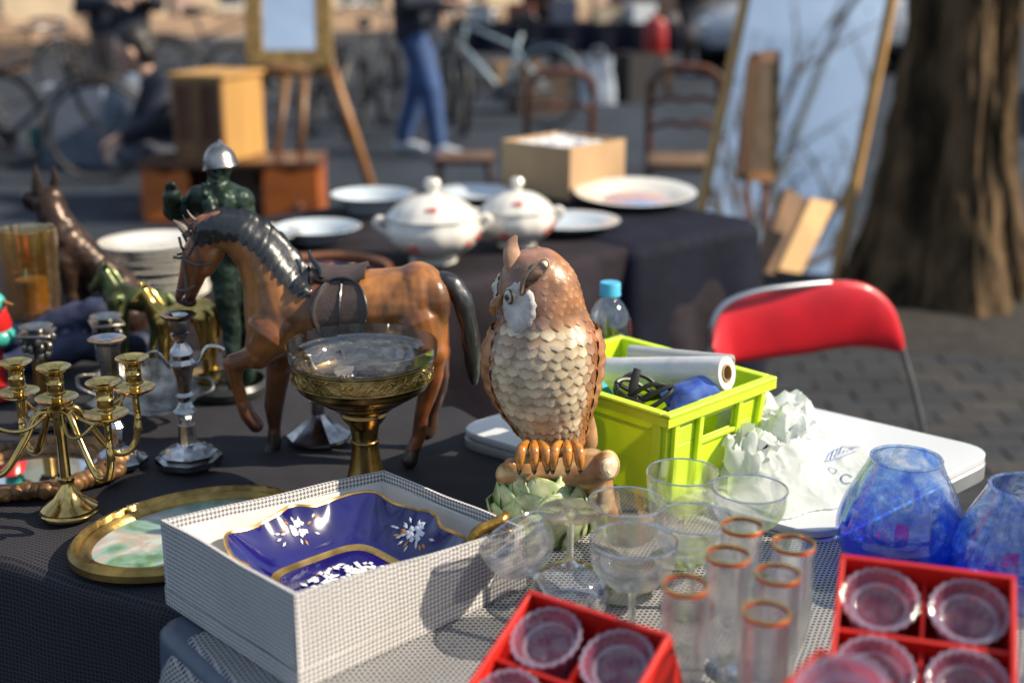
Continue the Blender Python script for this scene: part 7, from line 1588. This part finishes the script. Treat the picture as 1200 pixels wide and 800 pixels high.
plate('white oval serving dish with reflected sky put into its colour, behind the horse neck', -.47, 3.05, .105, .035, blue_china, name='serving_dish', cat='dish')  # white china; the blue of the reflected sky is put into its colour
plate('white dish rim just visible behind the helmeted statue', -.60, 3.0, .10, .03, china, name='serving_dish', cat='dish')
# copper-rimmed tray with trinkets
t = thing('copper_tray', 'round dark tray with copper rim full of trinkets behind the horse back', 'tray', (-.40, 2.66, .7495)); cop = mat('copper_rim', (.55, .22, .10), .3, .7, var=.2)
lathe([(0, .002), (.125, .002), (.135, .006), (.134, .010), (0, .008)], 56).build('tray_bed', mat('tray_purple', (.05, .05, .13), .4, var=.3), t); tube([(.139 * math.cos(a), .139 * math.sin(a), .022) for a in [2 * math.pi * i / 60 for i in range(60)]], .0085, 10, closed=True).build('rim', cop, t)
lathe([(.130, .006), (.137, .008), (.138, .022), (.134, .020)], 56).build('side', cop, t)
rn = random.Random(6)
for i, (c_, nm, lb) in enumerate((((.30, .42, .30), 'ornament', 'pale green bead in the copper tray'), ((.55, .50, .25), 'ornament', 'yellowish bead in the copper tray'), ((.12, .03, .025), 'ornament', 'dark red bead in the copper tray, furthest left'), ((.5, .5, .5), 'ornament', 'grey stone in the copper tray'), ((.62, .6, .5), 'ornament', 'cream bead at the front of the copper tray'))):
    o = ball((0, 0, 0), (.017 + .004 * (i % 2), .015, .014), 14, 9).build('bead', mat('bead_%d' % i, c_, .25, coat=.4), None, loc=(-.40 - .05 + .028 * i, 2.66 - .02 + .03 * (i % 3 - 1), .7735)); tag(o, lb, 'bead')
# carton with crumpled paper
ct = carton('open brown cardboard box with white paper inside on the rear table', .152, 3.77, .7515, .26, .25, .150, R(49), mat('cardboard_light', (.50, .32, .17), .8, var=.1, vs=6, bump=.15)); ct.name = 'cardboard_box'
m = MB(); n = 36
for j in range(n + 1):
    for i in range(n + 1): x = -.124 + .248 * i / n; y = -.119 + .238 * j / n; m.v.append((x, y, .012 * noise.noise((x * 12, y * 12, 1)) + .012 * (1 - abs(noise.noise((x * 30, y * 30, 4)) * 2)))); m.c.append((1, 1, 1, 1))
m.f = [(j * (n + 1) + i, j * (n + 1) + i + 1, (j + 1) * (n + 1) + i + 1, (j + 1) * (n + 1) + i) for j in range(n) for i in range(n)]
o = m.build('wrapping_paper', mat('white_paper', (.74, .74, .76), .7), None, auto=50, loc=(.152, 3.77, .7515 + .132), rot=(0, 0, R(49))); tag(o, 'white crumpled paper filling the cardboard box on the rear table', 'paper')
# stack of plates: each one a thing
for k in range(13):
    q = 'topmost' if k == 12 else ('lowest' if k == 0 else None); names = ['lowest', 'second', 'third', 'fourth', 'fifth', 'sixth', 'seventh', 'eighth', 'ninth', 'tenth', 'eleventh', 'twelfth', 'topmost']
    plate('white plate, %s counting from the bottom of the stack behind the dog statue' % names[k] if 0 < k < 12 else '%s white plate of the stack behind the dog statue' % names[k], -.715 + .003 * math.sin(k * 2), 2.50 + .003 * math.cos(k * 3), .104, .014, china, z=.7495 + k * .0088, group='stacked white plates', rot=(0, 0, k))
